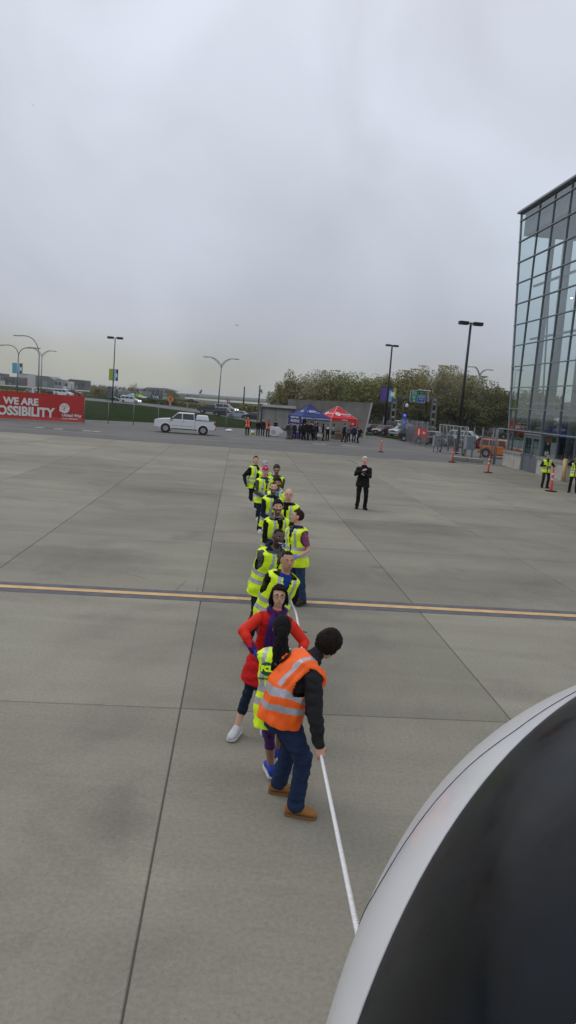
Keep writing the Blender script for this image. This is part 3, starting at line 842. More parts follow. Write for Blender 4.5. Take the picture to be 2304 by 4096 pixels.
    if hair == 'short':
        shell('hair', .082, .103, .102, .022, lambda x, y, z: (z > .078 + abs(x) * -.1) or (y < .025 and z > .03) or (y < -.02 and z > -.045), hm, nu=nu, nv=nv)
    elif hair == 'thick':
        shell('hair', .088, .110, .112, .028, lambda x, y, z: (z > .076 - abs(x) * .2) or (y < .03 and z > .02) or (y < -.02 and z > -.07), hm, .010, nu=nu, nv=nv, fn=10)
    elif hair == 'shaggy':
        shell('hair', .093, .118, .122, .012, lambda x, y, z: (z > .05 - abs(x) * .3) or (y < .045 and z > -.06) or (y < .01 and z > -.135), hm, .007, nu=nu, nv=nv, fn=8)
    elif hair == 'bob':
        shell('hair', .088, .106, .110, .016, lambda x, y, z: (z > .068 and y > .03) or (y < .035 and z > -.03) or (y < 0 and z > -.2), hm, .008, nu=nu, nv=nv)
        g_ = MB()
        for q in (-1, 1):
            g_.capsule([H(q * .076, .018, .04), H(q * .086, .006, -.02), H(q * .094, .000, -.065), H(q * .098, .008, -.098)], [.018 * hs, .021 * hs, .022 * hs, .010 * hs], 10)
        g_.capsule([H(0, -.085, -.02), H(0, -.085, -.08)], [.06 * hs, .05 * hs], 12)
        g_.capsule([H(-.055, -.05, -.02), H(-.06, -.05, -.09)], [.04 * hs, .03 * hs], 10); g_.capsule([H(.055, -.05, -.02), H(.06, -.05, -.09)], [.04 * hs, .03 * hs], 10)
        g_.capsule([H(-.078, .045, .045), H(-.03, .080, .085), H(.035, .080, .090)], [.012 * hs, .015 * hs, .012 * hs], 8)
        g_.build('hair_locks', [hm], root, True)
    elif hair == 'long':
        shell('hair', .088, .106, .108, .018, lambda x, y, z: (z > .055) or (y < .035 and z > -.08), hm, .008, nu=nu, nv=nv)
        g_ = MB()
        for q in (-1, 1): g_.capsule([H(q * .07, -.02, .0), H(q * .085, -.01, -.12), H(q * .08, .03, -.25)], [.03, .035, .018], 8)
        g_.capsule([H(0, -.08, 0), H(0, -.09, -.15), H(0, -.07, -.26)], [.06, .06, .03], 8)
        g_.build('hair_locks', [hm], root, True)
    elif hair == 'ponytail':
        cm = cloth('black_cap', (.010, .010, .011))
        shell('head_cap', .086, .106, .108, .020, lambda x, y, z: z > -.02 or (y < -.03 and z > -.06), cm, .003, fr=6)
        g_ = MB()
        shell('hair', .082, .100, .105, .010, lambda x, y, z: y < .03 and z > -.095, hm, .006)
        rng = random.Random(5)
        for q in range(16):
            ox = rng.uniform(-.022, .022); oy = rng.uniform(-.015, .015); ln = rng.uniform(.8, 1.12)
            pts = []
            for i in range(13):
                f_ = i / 12
                pts.append(H(ox * (1 + 1.3 * sin(pi * f_)) - .03 * f_ + .016 * sin(f_ * 14 + q), -.125 - .05 * sin(f_ * 2.2) - oy - .03 * f_, -.035 - f_ * .50 * ln))
            g_.tube(pts, [.012 + .012 * sin(pi * min(1, i / 12 + .12)) - (.010 if i > 10 else 0) for i in range(13)], 6)
        g_.capsule([H(0, -.10, -.01), H(0, -.13, -.06)], [.05, .04], 10)
        g_.build('ponytail', [hm], root, True)
    if hat:
        kind, hmat = hat
        if kind == 'cap':
            co2 = shell('cap', .086, .108, .100, .030, lambda x, y, z: z > .038, hmat, .001, fr=3, nu=nu, nv=nv)
            g_ = MB(); n_ = 12; vs = []
            for a_ in range(n_ + 1):
                an = radians(25 + 130 * a_ / n_)
                vs.append(H(.086 * cos(an), -.012 + .104 * sin(an), .046)); 
            for a_ in range(n_ + 1):
                an = radians(25 + 130 * a_ / n_)
                vs.append(H(.083 * cos(an), -.012 + .104 * sin(an) + .072 * sin(pi * a_ / n_) ** .6, .040 - .014 * sin(pi * a_ / n_)))
            g_.add(vs, [(i, i + 1, n_ + 2 + i, n_ + 1 + i) for i in range(n_)])
            bo = g_.build('brim', [hmat], co2, True); sl_ = bo.modifiers.new('t', 'SOLIDIFY'); sl_.thickness = .005
            g_ = MB(); g_.ell(H(0, .088, .082), .018, .006, .014, Rh, 0, 8, 6); g_.build('cap_badge', [M_BADGE if hmat.name.endswith('pink_cap') else M_PRINT], co2, True)
        else:
            shell('beanie', .090, .112, .112, .032, lambda x, y, z: z > .035 - (.05 if y < .02 else 0), hmat, .003, fr=30, nu=nu, nv=nv)
    ctx = dict(root=root, H=H, tpt=tpt, rot=rot, wr=wr, P=P, Nb=Nb, Hc=Hc, Rc=Rc, Rn=Rn, Rh=Rh, W=W, s=s, ank=ank, cen=cen)
    return ctx
def loc_of(pos, face, wpt):
    """world point -> person's local frame"""
    a = radians(face); d = Vector(wpt) - Vector((pos[0], pos[1], 0))
    fw = Vector((sin(a), cos(a), 0)); rt = Vector((cos(a), -sin(a), 0))
    return Vector((d.dot(rt), d.dot(fw), d.z))
# ------------------------------------------------------------------ the rope team
def GP(u, v, z=0): return G(u, v, z)
navy = cloth('navy_denim', (.018, .032, .075), .85, .22)
jeans = cloth('blue_jeans', (.035, .065, .14), .85, .3)
dkjeans = cloth('dark_denim', (.010, .016, .03), .85, .2)
charcoal = cloth('charcoal_fleece', (.022, .022, .024), .95, .12)
blackc = cloth('black_jacket', (.008, .008, .009), .8)
navyj = cloth('navy_jacket', (.008, .014, .035), .75)
greyc = cloth('grey_puffer', (.085, .088, .092), .7, .12)
greys = cloth('grey_sleeve', (.07, .07, .073), .8)
red = cloth('red_fleece', (.52, .012, .012), .85, .08)
redp = cloth('red_puffer', (.72, .03, .012), .6, .08)
purple = cloth('purple_scarf', (.045, .012, .10), .8, .2)
mauve = cloth('mauve_polo', (.24, .075, .15), .85)
bluej = cloth('bright_blue_jacket', (.01, .18, .45), .6)
royal = cloth('royal_blue_shirt', (.012, .05, .33), .8)
brownj = cloth('brown_jacket', (.075, .055, .04), .85)
white_t = cloth('white_hood', (.6, .6, .62), .8)
legg = cloth('navy_leggings', (.010, .016, .034), .8, .1)
pleg = bpy.data.materials.new('purple_print_leggings')
boot = cloth('tan_boot', (.33, .145, .045), .75, .12, .2)
brboot = cloth('brown_boot', (.06, .04, .025), .8)
wshoe = cloth('white_trainer', (.55, .55, .56), .6, .1)
blshoe = cloth('blue_trainer', (.03, .06, .38), .6, .15)
bglove = cloth('blue_mitten', (.02, .07, .42), .8)
lglove = cloth('lilac_glove', (.24, .30, .68), .7)
kglove = cloth('black_glove', (.01, .01, .01), .8)
pleg.use_nodes = True
_t = pleg.node_tree; _b = _t.nodes['Principled BSDF']; _b.inputs['Roughness'].default_value = .7
_v = _t.nodes.new('ShaderNodeTexVoronoi'); _v.inputs['Scale'].default_value = 18
_c = _t.nodes.new('ShaderNodeTexCoord'); _t.links.new(_c.outputs['Object'], _v.inputs['Vector'])
_r = _t.nodes.new('ShaderNodeValToRGB'); _r.color_ramp.elements[0].color = (.004, .004, .025, 1); _r.color_ramp.elements[1].color = (.08, .01, .15, 1); _r.color_ramp.elements[1].position = .6
_t.links.new(_v.outputs['Distance'], _r.inputs[0]); _t.links.new(_r.outputs[0], _b.inputs['Base Color'])

TG = 'volunteers in vests lined up along the rope'
# rope path (world): nose gear end, front man's hands, then down the line
h1 = GP(1284, 3018, .66); h2 = GP(1272, 2938, .74)
dirr = (h2 - h1)
q1 = AT(1437, 3757, 2.75)
ROPE = [q1 + (q1 - h1) * .75, q1, h1, h2, GP(1215, 2640, .98), GP(1186, 2462, .95), GP(1160, 2385, .98), GP(1140, 2215, .98), GP(1122, 2120, .98), GP(1104, 2040, .98), GP(1088, 1985, .98), GP(1060, 1955, .98), GP(1040, 1945, .95), GP(1020, 1960, .75)]

# 1  front man in the orange vest, bent over the rope
f1 = GP(1178, 3262); f2 = GP(1112, 3172)
pc = (GP(1152, 3255) * .5 + GP(1115, 3190) * .5)
c = human('man in orange safety vest, jeans and tan boots bending to the rope, nearest the plane', (0, 0), 80, 'fair', 1.74,
          charcoal, navy, boot, M_SOLET, lean=42, plean=10, side=3, twist=12, hyaw=12, hpitch=36, hroll=8, pel=(0, -.13, -.005), headpx=(1346, 2530), legw=1.12, highcollar=True,
          fw=[(f2.x, f2.y, 14), (f1.x, f1.y, 18)], hw=[h2 + Vector((-.02, .02, .06)), h1 + Vector((-.02, 0.0, .07))], poles=[(-.4, -.6, -.2), (.5, -.8, .1)],
          vest=(M_HV_O, 'x'), hair='shaggy', hairc='dkbrown', collar=1, voxel=.009, vest_hem=-.09, group=TG, handroll=(0, 0), bulk=1.06, armw=1.1, eyes=True)
C1 = c
# round logo on his back
def back_logo(c, t, am, size, txt, ring, ink, under=None, xoff=0, sh=0.0, rz=0):
    p, x, y = c['tpt'](t, radians(am), VEST, .030)
    q, _, _ = c['tpt'](t, radians(am + 8), VEST, .030); u, _, _ = c['tpt'](t + .03, radians(am), VEST, .026)
    M = frame_matrix(p, (q - p), (u - p))
    d = MB(); n = 24
    d.add([(size * cos(2 * pi * k / n), size * .92 * sin(2 * pi * k / n), .0) for k in range(n)] + [(0, 0, .004)], [(k, (k + 1) % n, n) for k in range(n)])
    me = d.mesh('back_logo', ring); me.transform(M); o = link('back_logo', me, c['root'])
    text_part('logo_lettering', txt, size * .95, M @ Matrix.Translation((0, -.0, .007)), ink, o, .006, .001)
    if under:
        text_part('back_lettering', under, size * .30, M @ Matrix.Translation((0, -size * 1.35, .006)), ring, c['root'], .002, .001)
back_logo(c, .268, -112, .075, 'PCL', M_PRINT, M_HV_O, 'CONSTRUCTION')

# 2  ponytailed woman
c = human('woman with long black ponytail and yellow vest seen from behind, in purple leggings', (0, 0), 8, 'brown', 1.66,
          blackc, pleg, blshoe, M_SOLE, lean=14, plean=8, side=-3, hyaw=10, hpitch=8, headpx=(1132, 2462), female=True, shin=.30, tight=True,
          fw=[(GP(1082, 3110).x, GP(1082, 3110).y, -20), (GP(1100, 3062).x, GP(1100, 3062).y, 20)], hw=[GP(1205, 2700, .95), GP(1212, 2660, .98)],
          vest=(M_HV_Y, 'back'), hair='ponytail', hairc='black', voxel=.009, vest_hem=-.18, group=TG, eyes=False, bulk=.98)
back_logo(c, .25, -112, .062, 'PCL', M_DGREEN, M_HV_Y, 'CONSTRUCTION')
for k in range(2): pass

# 3  woman in the red jacket
c = human('woman in long red jacket with purple scarf, glasses and black bobbed hair, blue mittens', (0, 0), 174, 'asian', 1.63,
          red, legg, wshoe, M_SOLE, lean=9, plean=4, side=-9, twist=-6, hyaw=6, hpitch=-6, headpx=(1118, 2339), female=True, shin=.55, tight=True, coat=-.30,
          fw=[(GP(1062, 2915).x, GP(1062, 2915).y, 10), (GP(944, 2945).x, GP(944, 2945).y, 25)], hands=[(-.30, .30, .93), (.19, .35, 1.0)], poles=[(-.5, -.5, -.2), (1, -.15, .12)], coatw=(.30, .25),
          hair='bob', hairc='black', glasses=1, voxel=.009, group=TG, gloves=bglove, bulk=1.0, handroll=(0, 0), puffy=.0)
# scarf: wrapped loop and hanging tails
sb = MB(); Nb, Rn, s_, tpt = c['Nb'], c['Rn'], c['s'], c['tpt']
ring = [Nb + Rn @ Vector((.085 * cos(a), .080 * sin(a) + .005, .012 + .010 * sin(3 * a) - .022 * sin(a))) for a in [2 * pi * k / 18 for k in range(19)]]
sb.tube(ring, [.028 + .005 * sin(k * 2.1) for k in range(19)], 8)
for q, l_ in ((-.035, .16), (.03, .13)):
    pts = [Nb + Rn @ Vector((q, .075, -.01))]
    for i in range(1, 7):
        p, _, _ = tpt(.34 - l_ * i / 2.6, radians(90) - q * 3, TORSO, .035); pts.append(p)
    sb.tube(pts, [.034, .045, .048, .045, .045, .042, .03], 10)
so_ = sb.build('scarf', [purple], c['root'], True)
# quilted upper sleeves read brighter than the fleece body: cuffs of the mittens
for i in (0, 1):
    w_, d_, inn, sd_, el, sh = c['wr'][i]
    m = MB(); m.capsule([w_ - d_ * .05, w_ + d_ * .01], [.040, .038], 10); m.build('mitten_cuff', [purple], c['root'], True)
    m = MB()
    for k in range(7):
        t = .2 + k * .13; p = (sh.lerp(el, t * 1.3) if t * 1.3 < 1 else el.lerp(w_, (t * 1.3 - 1)))
        ax = (el - sh).normalized() if t * 1.3 < 1 else (w_ - el).normalized()
        m.capsule([p - ax * .022, p + ax * .022], [.064 - .012 * t, .064 - .014 * t], 12)
    m.build('quilted_sleeve', [redp], c['root'], True)

# 4  man with buzz cut, blue shirt under vest
c = human('man with black buzz cut and royal blue shirt, right behind the woman in red', (0, 0), 166, 'tan', 1.72,
          blackc, dkjeans, None, None, lean=16, plean=8, side=-14, twist=6, hyaw=-4, hpitch=-2, headpx=(1152, 2204),
          hw=[GP(1176, 2416, .86), GP(1120, 2400, .95)], vest=(M_HV_Y, 'std'), hair='buzz', hairc='black', voxel=.010, vest_hem=-.16, group=TG,
          undershirt=royal, gloves=lglove, bulk=1.02, feet=[(-.16, -.1, -10, 0), (.16, .18, 10, 0)])
p, _, _ = c['tpt'](.25, radians(90), TORSO, .012)
e = MB(); e.ell(p, .030, .004, .034, c['Rc'], 0, 14, 8); o_ = e.build('shirt_emblem', [mat('yellow_emblem', (.6, .4, .02), .7)], c['root'], True)
# 5  smiling man
c = human('smiling man in grey puffer jacket with navy hood and yellow vest, leaning in', (0, 0), 146, 'dark', 1.76,
          greyc, dkjeans, None, None, lean=20, plean=10, side=-4, twist=6, hyaw=-16, hpitch=-2, hroll=-8, headpx=(1120, 2115),
          hw=[GP(1150, 2290, .95), GP(1125, 2300, 1.0)], vest=(M_HV_Y, 'std'), hair='buzz', hairc='black', smile=True, voxel=.010, vest_hem=-.16, group=TG,
          undershirt=navyj, hood=1, puffy=.010, bulk=1.02, beard='stubble', feet=[(-.15, .1, -10, 0), (.16, -.1, 10, 0)])
# 6  man in polo, profile
fa = GP(1198, 2418)
c = human('man in mauve polo shirt, yellow vest and blue jeans, standing upright in profile', (0, 0), 222, 'fair', 1.71,
          mauve, jeans, brboot, M_SOLEB, lean=4, side=2, twist=-6, hyaw=-48 + 10, hpitch=-8, headpx=(1197, 2040), sleeve='short', gloves=lglove,
          fw=[(fa.x + .05, fa.y - .02, -6), (fa.x - .10, fa.y + .16, 10)], hw=[GP(1191, 2226, .96), GP(1140, 2180, 1.05)], poles=[(-.3, -1, -.3), None], grip=(False, True),
          vest=(M_HV_Y, 'std'), hair='short', hairc='brown', voxel=.010, vest_hem=-.15, group=TG, collar=2, undershirt=cloth('navy_collar', (.01, .03, .09)), tag_badge=True)
# 7
c = human('bearded man with dark curly fringe, black jacket and grey hood under yellow vest', (0, 0), 150, 'fair', 1.78,
          blackc, dkjeans, None, None, lean=12, plean=4, side=3, twist=4, hyaw=-22, hpitch=-6, headpx=(1112, 2002), hands=[(-.05, .32, 1.0), (.12, .30, 1.0)],
          vest=(M_HV_Y, 'std'), hair='thick', hairc='dkbrown', beard='full', voxel=.010, group=TG, hood=1, undershirt=cloth('grey_hood', (.16, .155, .15)), tag_badge=True, bulk=1.03)
# 8
c = human('balding grey-haired man with glasses in black jacket under yellow vest, right of the rope', (0, 0), 205, 'pink', 1.78,
          blackc, dkjeans, None, None, lean=8, twist=6, hyaw=18, hpitch=-8, headpx=(1157, 1955), hands=[(-.10, .34, 1.02), (.10, .34, 1.0)],
          vest=(M_HV_Y, 'std'), hair='sides', hairc='grey', glasses=2, voxel=.012, group=TG, collar=1, tag_badge=True, bulk=1.08)
# 9
c = human('man with receding hair and stubble in navy jacket with zipped collar under yellow vest', (0, 0), 148, 'fair', 1.78,
          navyj, dkjeans, None, None, lean=10, side=2, twist=4, hyaw=-30, hpitch=-6, headpx=(1095, 1929), hands=[(-.02, .32, 1.0), (.14, .30, 1.0)],
          vest=(M_HV_Y, 'std'), hair='buzz', hairc='dkbrown', beard='full', voxel=.012, group=TG, collar=1, bulk=1.03)
# 10
c = human('dark-haired bearded man in bright blue jacket with white hood under yellow vest', (0, 0), 186, 'brown', 1.75,
          bluej, dkjeans, None, None, lean=10, side=-4, twist=6, hyaw=-6, hpitch=-8, headpx=(1113, 1914), hands=[(-.06, .32, 1.0), (.10, .32, 1.0)],
          vest=(M_HV_Y, 'std'), hair='thick', hairc='black', beard='full', voxel=.012, group=TG, hood=1, undershirt=white_t)
# 11
c = human('woman in magenta baseball cap with grey sleeves, yellow vest, dark trousers and white trainers', (0, 0), 150, 'fair', 1.76,
          greys, dkjeans, wshoe, M_SOLE, lean=8, twist=2, hyaw=-26, hpitch=-8, headpx=(1062, 1867), fw=[(GP(1050, 2122).x, GP(1050, 2122).y + .1, 10), (GP(1036, 2130).x, GP(1036, 2130).y, 15)],
          hands=[(-.02, .30, 1.02), (.12, .28, 1.0)], female=False, vest=(M_HV_Y, 'std'), hair='short', hairc='fairbrown', hat=('cap', cloth('pink_cap', (.55, .01, .12))), voxel=.012, group=TG, collar=1, tag_badge=True)
# 12
c = human('bearded man in olive knit beanie and glasses, brown jacket under yellow vest', (0, 0), 198, 'fair', 1.78,
          brownj, dkjeans, None, None, lean=5, hyaw=12, hpitch=-12, hroll=5, headpx=(1107, 1860), hands=[(-.06, .32, 1.0), (.10, .32, 1.0)],
          vest=(M_HV_Y, 'std'), hair='none', hairc='brown', beard='full', glasses=1, hat=('beanie', cloth('olive_knit', (.05, .045, .03))), voxel=.013, group=TG, collar=1)
# 13
c = human('person in pale grey flat-brim cap and white hood, half hidden near the back', (0, 0), 158, 'fair', 1.74,
          blackc, dkjeans, wshoe, M_SOLE, lean=8, twist=6, hyaw=-10, hpitch=2, headpx=(1062, 1845), hands=[(-.02, .30, .98), (.14, .28, .96)],
          vest=(M_HV_Y, 'std'), hair='short', hairc='brown', hat=('cap', cloth('grey_cap', (.38, .38, .38))), voxel=.013, group=TG, hood=1, undershirt=white_t)
# 14
c = human('dark-haired man in black jacket and gloves at the far end of the rope', (0, 0), 146, 'fair', 1.78,
          blackc, dkjeans, M_BLK, M_SOLE, lean=-4, side=-4, twist=6, hyaw=-28, hpitch=-12, headpx=(1024, 1825), hands=[(.10, .22, .86), (.30, .0, .95)],
          fw=[(GP(1022, 2075).x, GP(1022, 2075).y, 10), (GP(1000, 2035).x, GP(1000, 2035).y, 20)],
          vest=(M_HV_Y, 'std'), hair='short', hairc='dkbrown', voxel=.013, group=TG, collar=1, gloves=kglove)

# the rope itself: three strands laid round each other
def catmull(P, n):
    out_ = []
    for i in range(len(P) - 1):
        p0 = P[max(i - 1, 0)]; p1 = P[i]; p2 = P[i + 1]; p3 = P[min(i + 2, len(P) - 1)]
        for k in range(n):
            t = k / n
            out_.append(.5 * ((2 * p1) + (p2 - p0) * t + (2 * p0 - 5 * p1 + 4 * p2 - p3) * t * t + (3 * p1 - p0 - 3 * p2 + p3) * t ** 3))
    out_.append(P[-1]); return out_
cps = [ROPE[0] + (ROPE[2] - ROPE[0]) * (k / 6) for k in range(7)] + ROPE[3:]
pl = catmull(cps, 24)
rt = empty('rope', tuple(pl[0]), 0, 'white three-strand rope running under the nose and through the hands of the team', 'rope')
acc = [0]
for a, b_ in zip(pl, pl[1:]): acc.append(acc[-1] + (b_ - a).length)
mrope = mat('white_rope', (.72, .71, .70), .8, var=.1, vscale=40)
S = np.arange(0, acc[-1], .011); pa_ = np.array([tuple(p) for p in pl])
xs = np.stack([np.interp(S, acc, pa_[:, k]) for k in range(3)], 1)
tn = np.gradient(xs, axis=0); tn /= np.linalg.norm(tn, axis=1)[:, None]
ux = np.cross(tn, [0, 0, 1.]); ux /= np.linalg.norm(ux, axis=1)[:, None]; uy = np.cross(tn, ux)
for q in range(3):
    ph = S / .075 * 2 * pi + q * 2 * pi / 3
    pp = xs + (ux * np.cos(ph)[:, None] + uy * np.sin(ph)[:, None]) * .0068
    n = 6; ang = np.arange(n) * 2 * pi / n
    ring = pp[:, None, :] + (ux[:, None, :] * np.cos(ang)[None, :, None] + uy[:, None, :] * np.sin(ang)[None, :, None]) * .0072
    V = (ring.reshape(-1, 3) - np.array(pl[0]))
    i = np.arange(len(S) - 1)[:, None] * n; k = np.arange(n)[None, :]
    Fq = np.stack([i + k, i + (k + 1) % n, i + n + (k + 1) % n, i + n + k], -1).reshape(-1, 4)
    me = bpy.data.meshes.new('strand'); me.from_pydata(V.tolist(), [], Fq.tolist()); me.materials.append(mrope)
    me.polygons.foreach_set('use_smooth', [True] * len(Fq)); link('strand', me, rt)

# photographer
c = human('white-haired photographer in black coat holding a camera, standing alone on the apron', (0, 0), 178, 'pink', 1.81,
          blackc, blackc, M_BLK, M_SOLEB, lean=3, twist=4, hpitch=-10, hyaw=4, headpx=(1460, 1828), coat=-.17, feet=[(-.13, .05, -14, 0), (.12, -.06, 14, 0)],
          hands=[(-.0, .33, 1.22), (.10, .31, 1.33)], poles=[(-.8, -.3, -.6), (.8, -.3, -.6)], grip=(True, True), hair='thick', hairc='white', voxel=.011, collar=1, bulk=1.12)
cmo = empty('camera_slr', (0, 0, 0), 0, 'black camera held at chest height by the white-haired photographer', 'camera')
cmo.location = c['root'].matrix_basis @ Vector((.055, .36, 1.28)); cmo.rotation_euler = c['root'].rotation_euler
m = MB(); m.box(-.07, .07, -.03, .03, -.045, .045); m.box(-.025, .025, -.025, .025, .045, .07); m.build('camera_body', [M_PRINT], cmo, bevel=.008)
m = MB(); m.tube([(0, .03, 0), (0, .13, -.02)], [.036, .04], 14); lo = m.build('lens', [M_PRINT], cmo, True)
m = MB(); m.tube([(0, .131, -.02), (0, .134, -.02)], [.03, .03], 14); m.build('front_glass', [mat('lens_glass', (.02, .02, .04), .05)], lo, True)
c_ = c
m = MB(); m.ell(c_['tpt'](.32, radians(95), TORSO, .055)[0], .03, .012, .02, None, 0, 8, 6); m.build('shirt_patch', [white_t], c_['root'])

# two at the right by the building
c = human('man in yellow vest and black sleeves holding a tablet beside the orange post', (0, 0), 182, 'tan', 1.80,
          blackc, charcoal, M_BLK, M_SOLEB, lean=2, headpx=(2194, 1815), feet=[(-.14, 0, -14, 0), (.12, 0, 14, 0)],
          hands=[(-.16, .26, 1.14), (.12, .24, 1.16)], poles=[(-1, -.4, -.4), (1, -.4, -.4)], vest=(M_HV_Y, 'one'), hair='short', hairc='black', voxel=.013, collar=1, group='people in vests by the glass building')
tb = empty('tablet', c['root'].matrix_basis @ Vector((-.10, .31, 1.13)), c['root'].rotation_euler.z, 'dark tablet with a pale screen corner in the hands of the man by the post', 'tablet')
m = MB(); m.box(-.12, .10, -.006, .006, -.05, .05); m.build('tablet_case', [navyj], tb)
m = MB(); m.box(-.11, -.02, .006, .008, -.03, .03); m.build('tablet_screen', [M_BADGE], tb)
c = human('person in black with open yellow vest raising a camera, cut off by the photo edge', (0, 0), 200, 'fair', 1.81,
          blackc, blackc, M_BLK, M_SOLEB, lean=2, headpx=(2308, 1828), feet=[(-.16, 0, -14, 0), (.16, .05, 14, 0)],
          hands=[(-.10, .22, 1.60), (.14, .22, 1.58)], poles=[(-1, .1, -.8), (1, .1, -.8)], vest=(M_HV_Y, 'std'), hair='short', hairc='dkbrown', voxel=.013, hat=None, group='people in vests by the glass building', coat=-.18)
cm2 = empty('camera_compact', c['root'].matrix_basis @ Vector((.02, .28, 1.64)), c['root'].rotation_euler.z, 'black camera held to the eye at the right photo edge', 'camera')
m = MB(); m.box(-.07, .07, -.03, .03, -.04, .04); m.build('camera_body', [M_PRINT], cm2, bevel=.008)
m = MB(); m.tube([(0, .03, 0), (0, .10, 0)], [.03, .034], 12); m.build('lens', [M_PRINT], cm2, True)
# ================================================================== aircraft nose (bottom right)
NA = Vector((1.275, 2.328, 1.167)); NC = gX * 1.307 + gY * .009 + Vector((0, 0, CAM_H - 1.3466))
ac = empty('aircraft_nose', tuple(NC.xy) + (0,), -GY, 'white aircraft nose with glossy black panel ahead of the windscreen, filling the lower right corner', 'aircraft')
cz = NC.z
def nose_pt(phi, s, off=0.0):
    r = sqrt(max(0, 1 - s * s)) if s > 0 else 1.0
    p = Vector((NA.x * r * sin(phi), NA.y * s, cz + NA.z * r * cos(phi)))
    n = Vector((sin(phi) * r / NA.x, max(s, 0) / NA.y, cos(phi) * r / NA.z)).normalized()
    return p + n * off
_SH = np.polyfit([0, 12, 20, 33.2, 42.2, 47.7, 52.2, 55.9, 59.9, 63.9, 67.2, 74, 80], [.70, .69, .675, .628, .592, .553, .527, .505, .480, .452, .422, .36, .30], 4)
def shi(d):   # forward edge of the black panel
    return float(np.polyval(_SH, abs(d)))
def slo(d): return (.270 + max(0, 55 - abs(d)) * .0006)
mskin = mat('aircraft_white_paint', (.74, .75, .78), .22, spec=.5, var=.03, vscale=3, coat=.3)
mblk = bpy.data.materials.new('aircraft_black_gloss'); mblk.use_nodes = True
t = mblk.node_tree; b_ = t.nodes['Principled BSDF']; b_.inputs['Roughness'].default_value = .16
co = t.nodes.new('ShaderNodeTexCoord'); n_ = t.nodes.new('ShaderNodeTexNoise'); n_.inputs['Scale'].default_value = 2.2; n_.inputs['Detail'].default_value = 7; n_.inputs['Roughness'].default_value = .6
t.links.new(co.outputs['Object'], n_.inputs['Vector'])
r_ = t.nodes.new('ShaderNodeValToRGB'); r_.color_ramp.elements[0].position = .42; r_.color_ramp.elements[0].color = (.004, .0045, .0045, 1)
r_.color_ramp.elements[1].position = .75; r_.color_ramp.elements[1].color = (.008, .012, .020, 1)
t.links.new(n_.outputs['Fac'], r_.inputs[0]); t.links.new(r_.outputs[0], b_.inputs['Base Color'])
n2_ = t.nodes.new('ShaderNodeTexNoise'); n2_.inputs['Scale'].default_value = 9; n2_.inputs['Detail'].default_value = 6
t.links.new(co.outputs['Object'], n2_.inputs['Vector'])
r2 = t.nodes.new('ShaderNodeMapRange'); r2.inputs[1].default_value = .35; r2.inputs[2].default_value = .7; r2.inputs[3].default_value = .12; r2.inputs[4].default_value = .32
t.links.new(n2_.outputs['Fac'], r2.inputs[0]); t.links.new(r2.outputs[0], b_.inputs['Roughness'])
b_.inputs['Specular IOR Level'].default_value = .13
def grid(name, rows, m, parent=ac, smooth=True, thick=.012):
    g = MB(); n = len(rows[0])
    for r in rows: g.v += [tuple(p) for p in r]
    for i in range(len(rows) - 1):
        for k in range(n - 1): g.f.append((i * n + k, i * n + k + 1, (i + 1) * n + k + 1, (i + 1) * n + k)); g.m.append(0)
    o = g.build(name, m, parent, smooth)
    return o
phis = [-180 + 2 * k for k in range(181)]
def sline(d, k):   # k 0..1 from rear to tip on white, forward of the panel
    return shi(d) if abs(d) <= 80 else .28
fwd = [[nose_pt(radians(d), sline(d, 0) + (.9995 - sline(d, 0)) * (1 - (1 - k / 36) ** 1.6)) for d in phis] for k in range(37)]
grid('radome', fwd, [mskin])
aft = [[nose_pt(radians(d), -3.0 + 3.28 * k / 30 + (((slo(d) if abs(d) <= 80 else .28) - .28) if k == 30 else 0)) for d in phis] for k in range(31)]
grid('fuselage_skin', aft, [mskin])
pm = [d for d in phis if abs(d) <= 80.1]
grid('black_panel', [[nose_pt(radians(d), slo(d) + (shi(d) - slo(d)) * k / 14) for d in pm] for k in range(15)], [mblk])
sd_ = [d * 1.0 for d in range(-100, 101, 2)]
def gs(d):
    a = abs(d); pts = [(0, .70), (20, .68), (42, .636), (49.4, .640), (55.5, .632), (61.4, .618), (66.3, .604), (70, .606), (80, .645), (100, .75)]
    for (a0, s0), (a1, s1) in zip(pts, pts[1:]):
        if a <= a1: return s0 + (s1 - s0) * (a - a0) / (a1 - a0)
g = MB(); g.tube([nose_pt(radians(d), gs(d), .0003) for d in sd_], .0015, 6); g.build('panel_seam', [mat('seam_grey', (.06, .06, .065), .7)], ac, True)
g = MB(); g.tube([nose_pt(radians(d), shi(d), .001) for d in range(-80, 81, 2)], .0016, 6); g.build('panel_edge_trim', [mat('trim_grey', (.42, .42, .44), .4)], ac, True)
# nose gear under the belly (out of frame from here, the rope leads to it)
ng = MB(); ng.tube([(0, .3, cz - 1.0), (0, .45, .36)], .06, 12); ng.tube([(0, .45, .36), (0, .45, .3)], .07, 10); ng.build('gear_leg', [M_LENS], ac, True)
for q in (-1, 1):
    g = MB(); g.tube([(q * .10, .45, .30), (q * .14, .45, .30), (q * .26, .45, .30), (q * .30, .45, .30)], [.25, .30, .30, .25], 24); g.build('wheel', [M_SOLEB], ac, True)
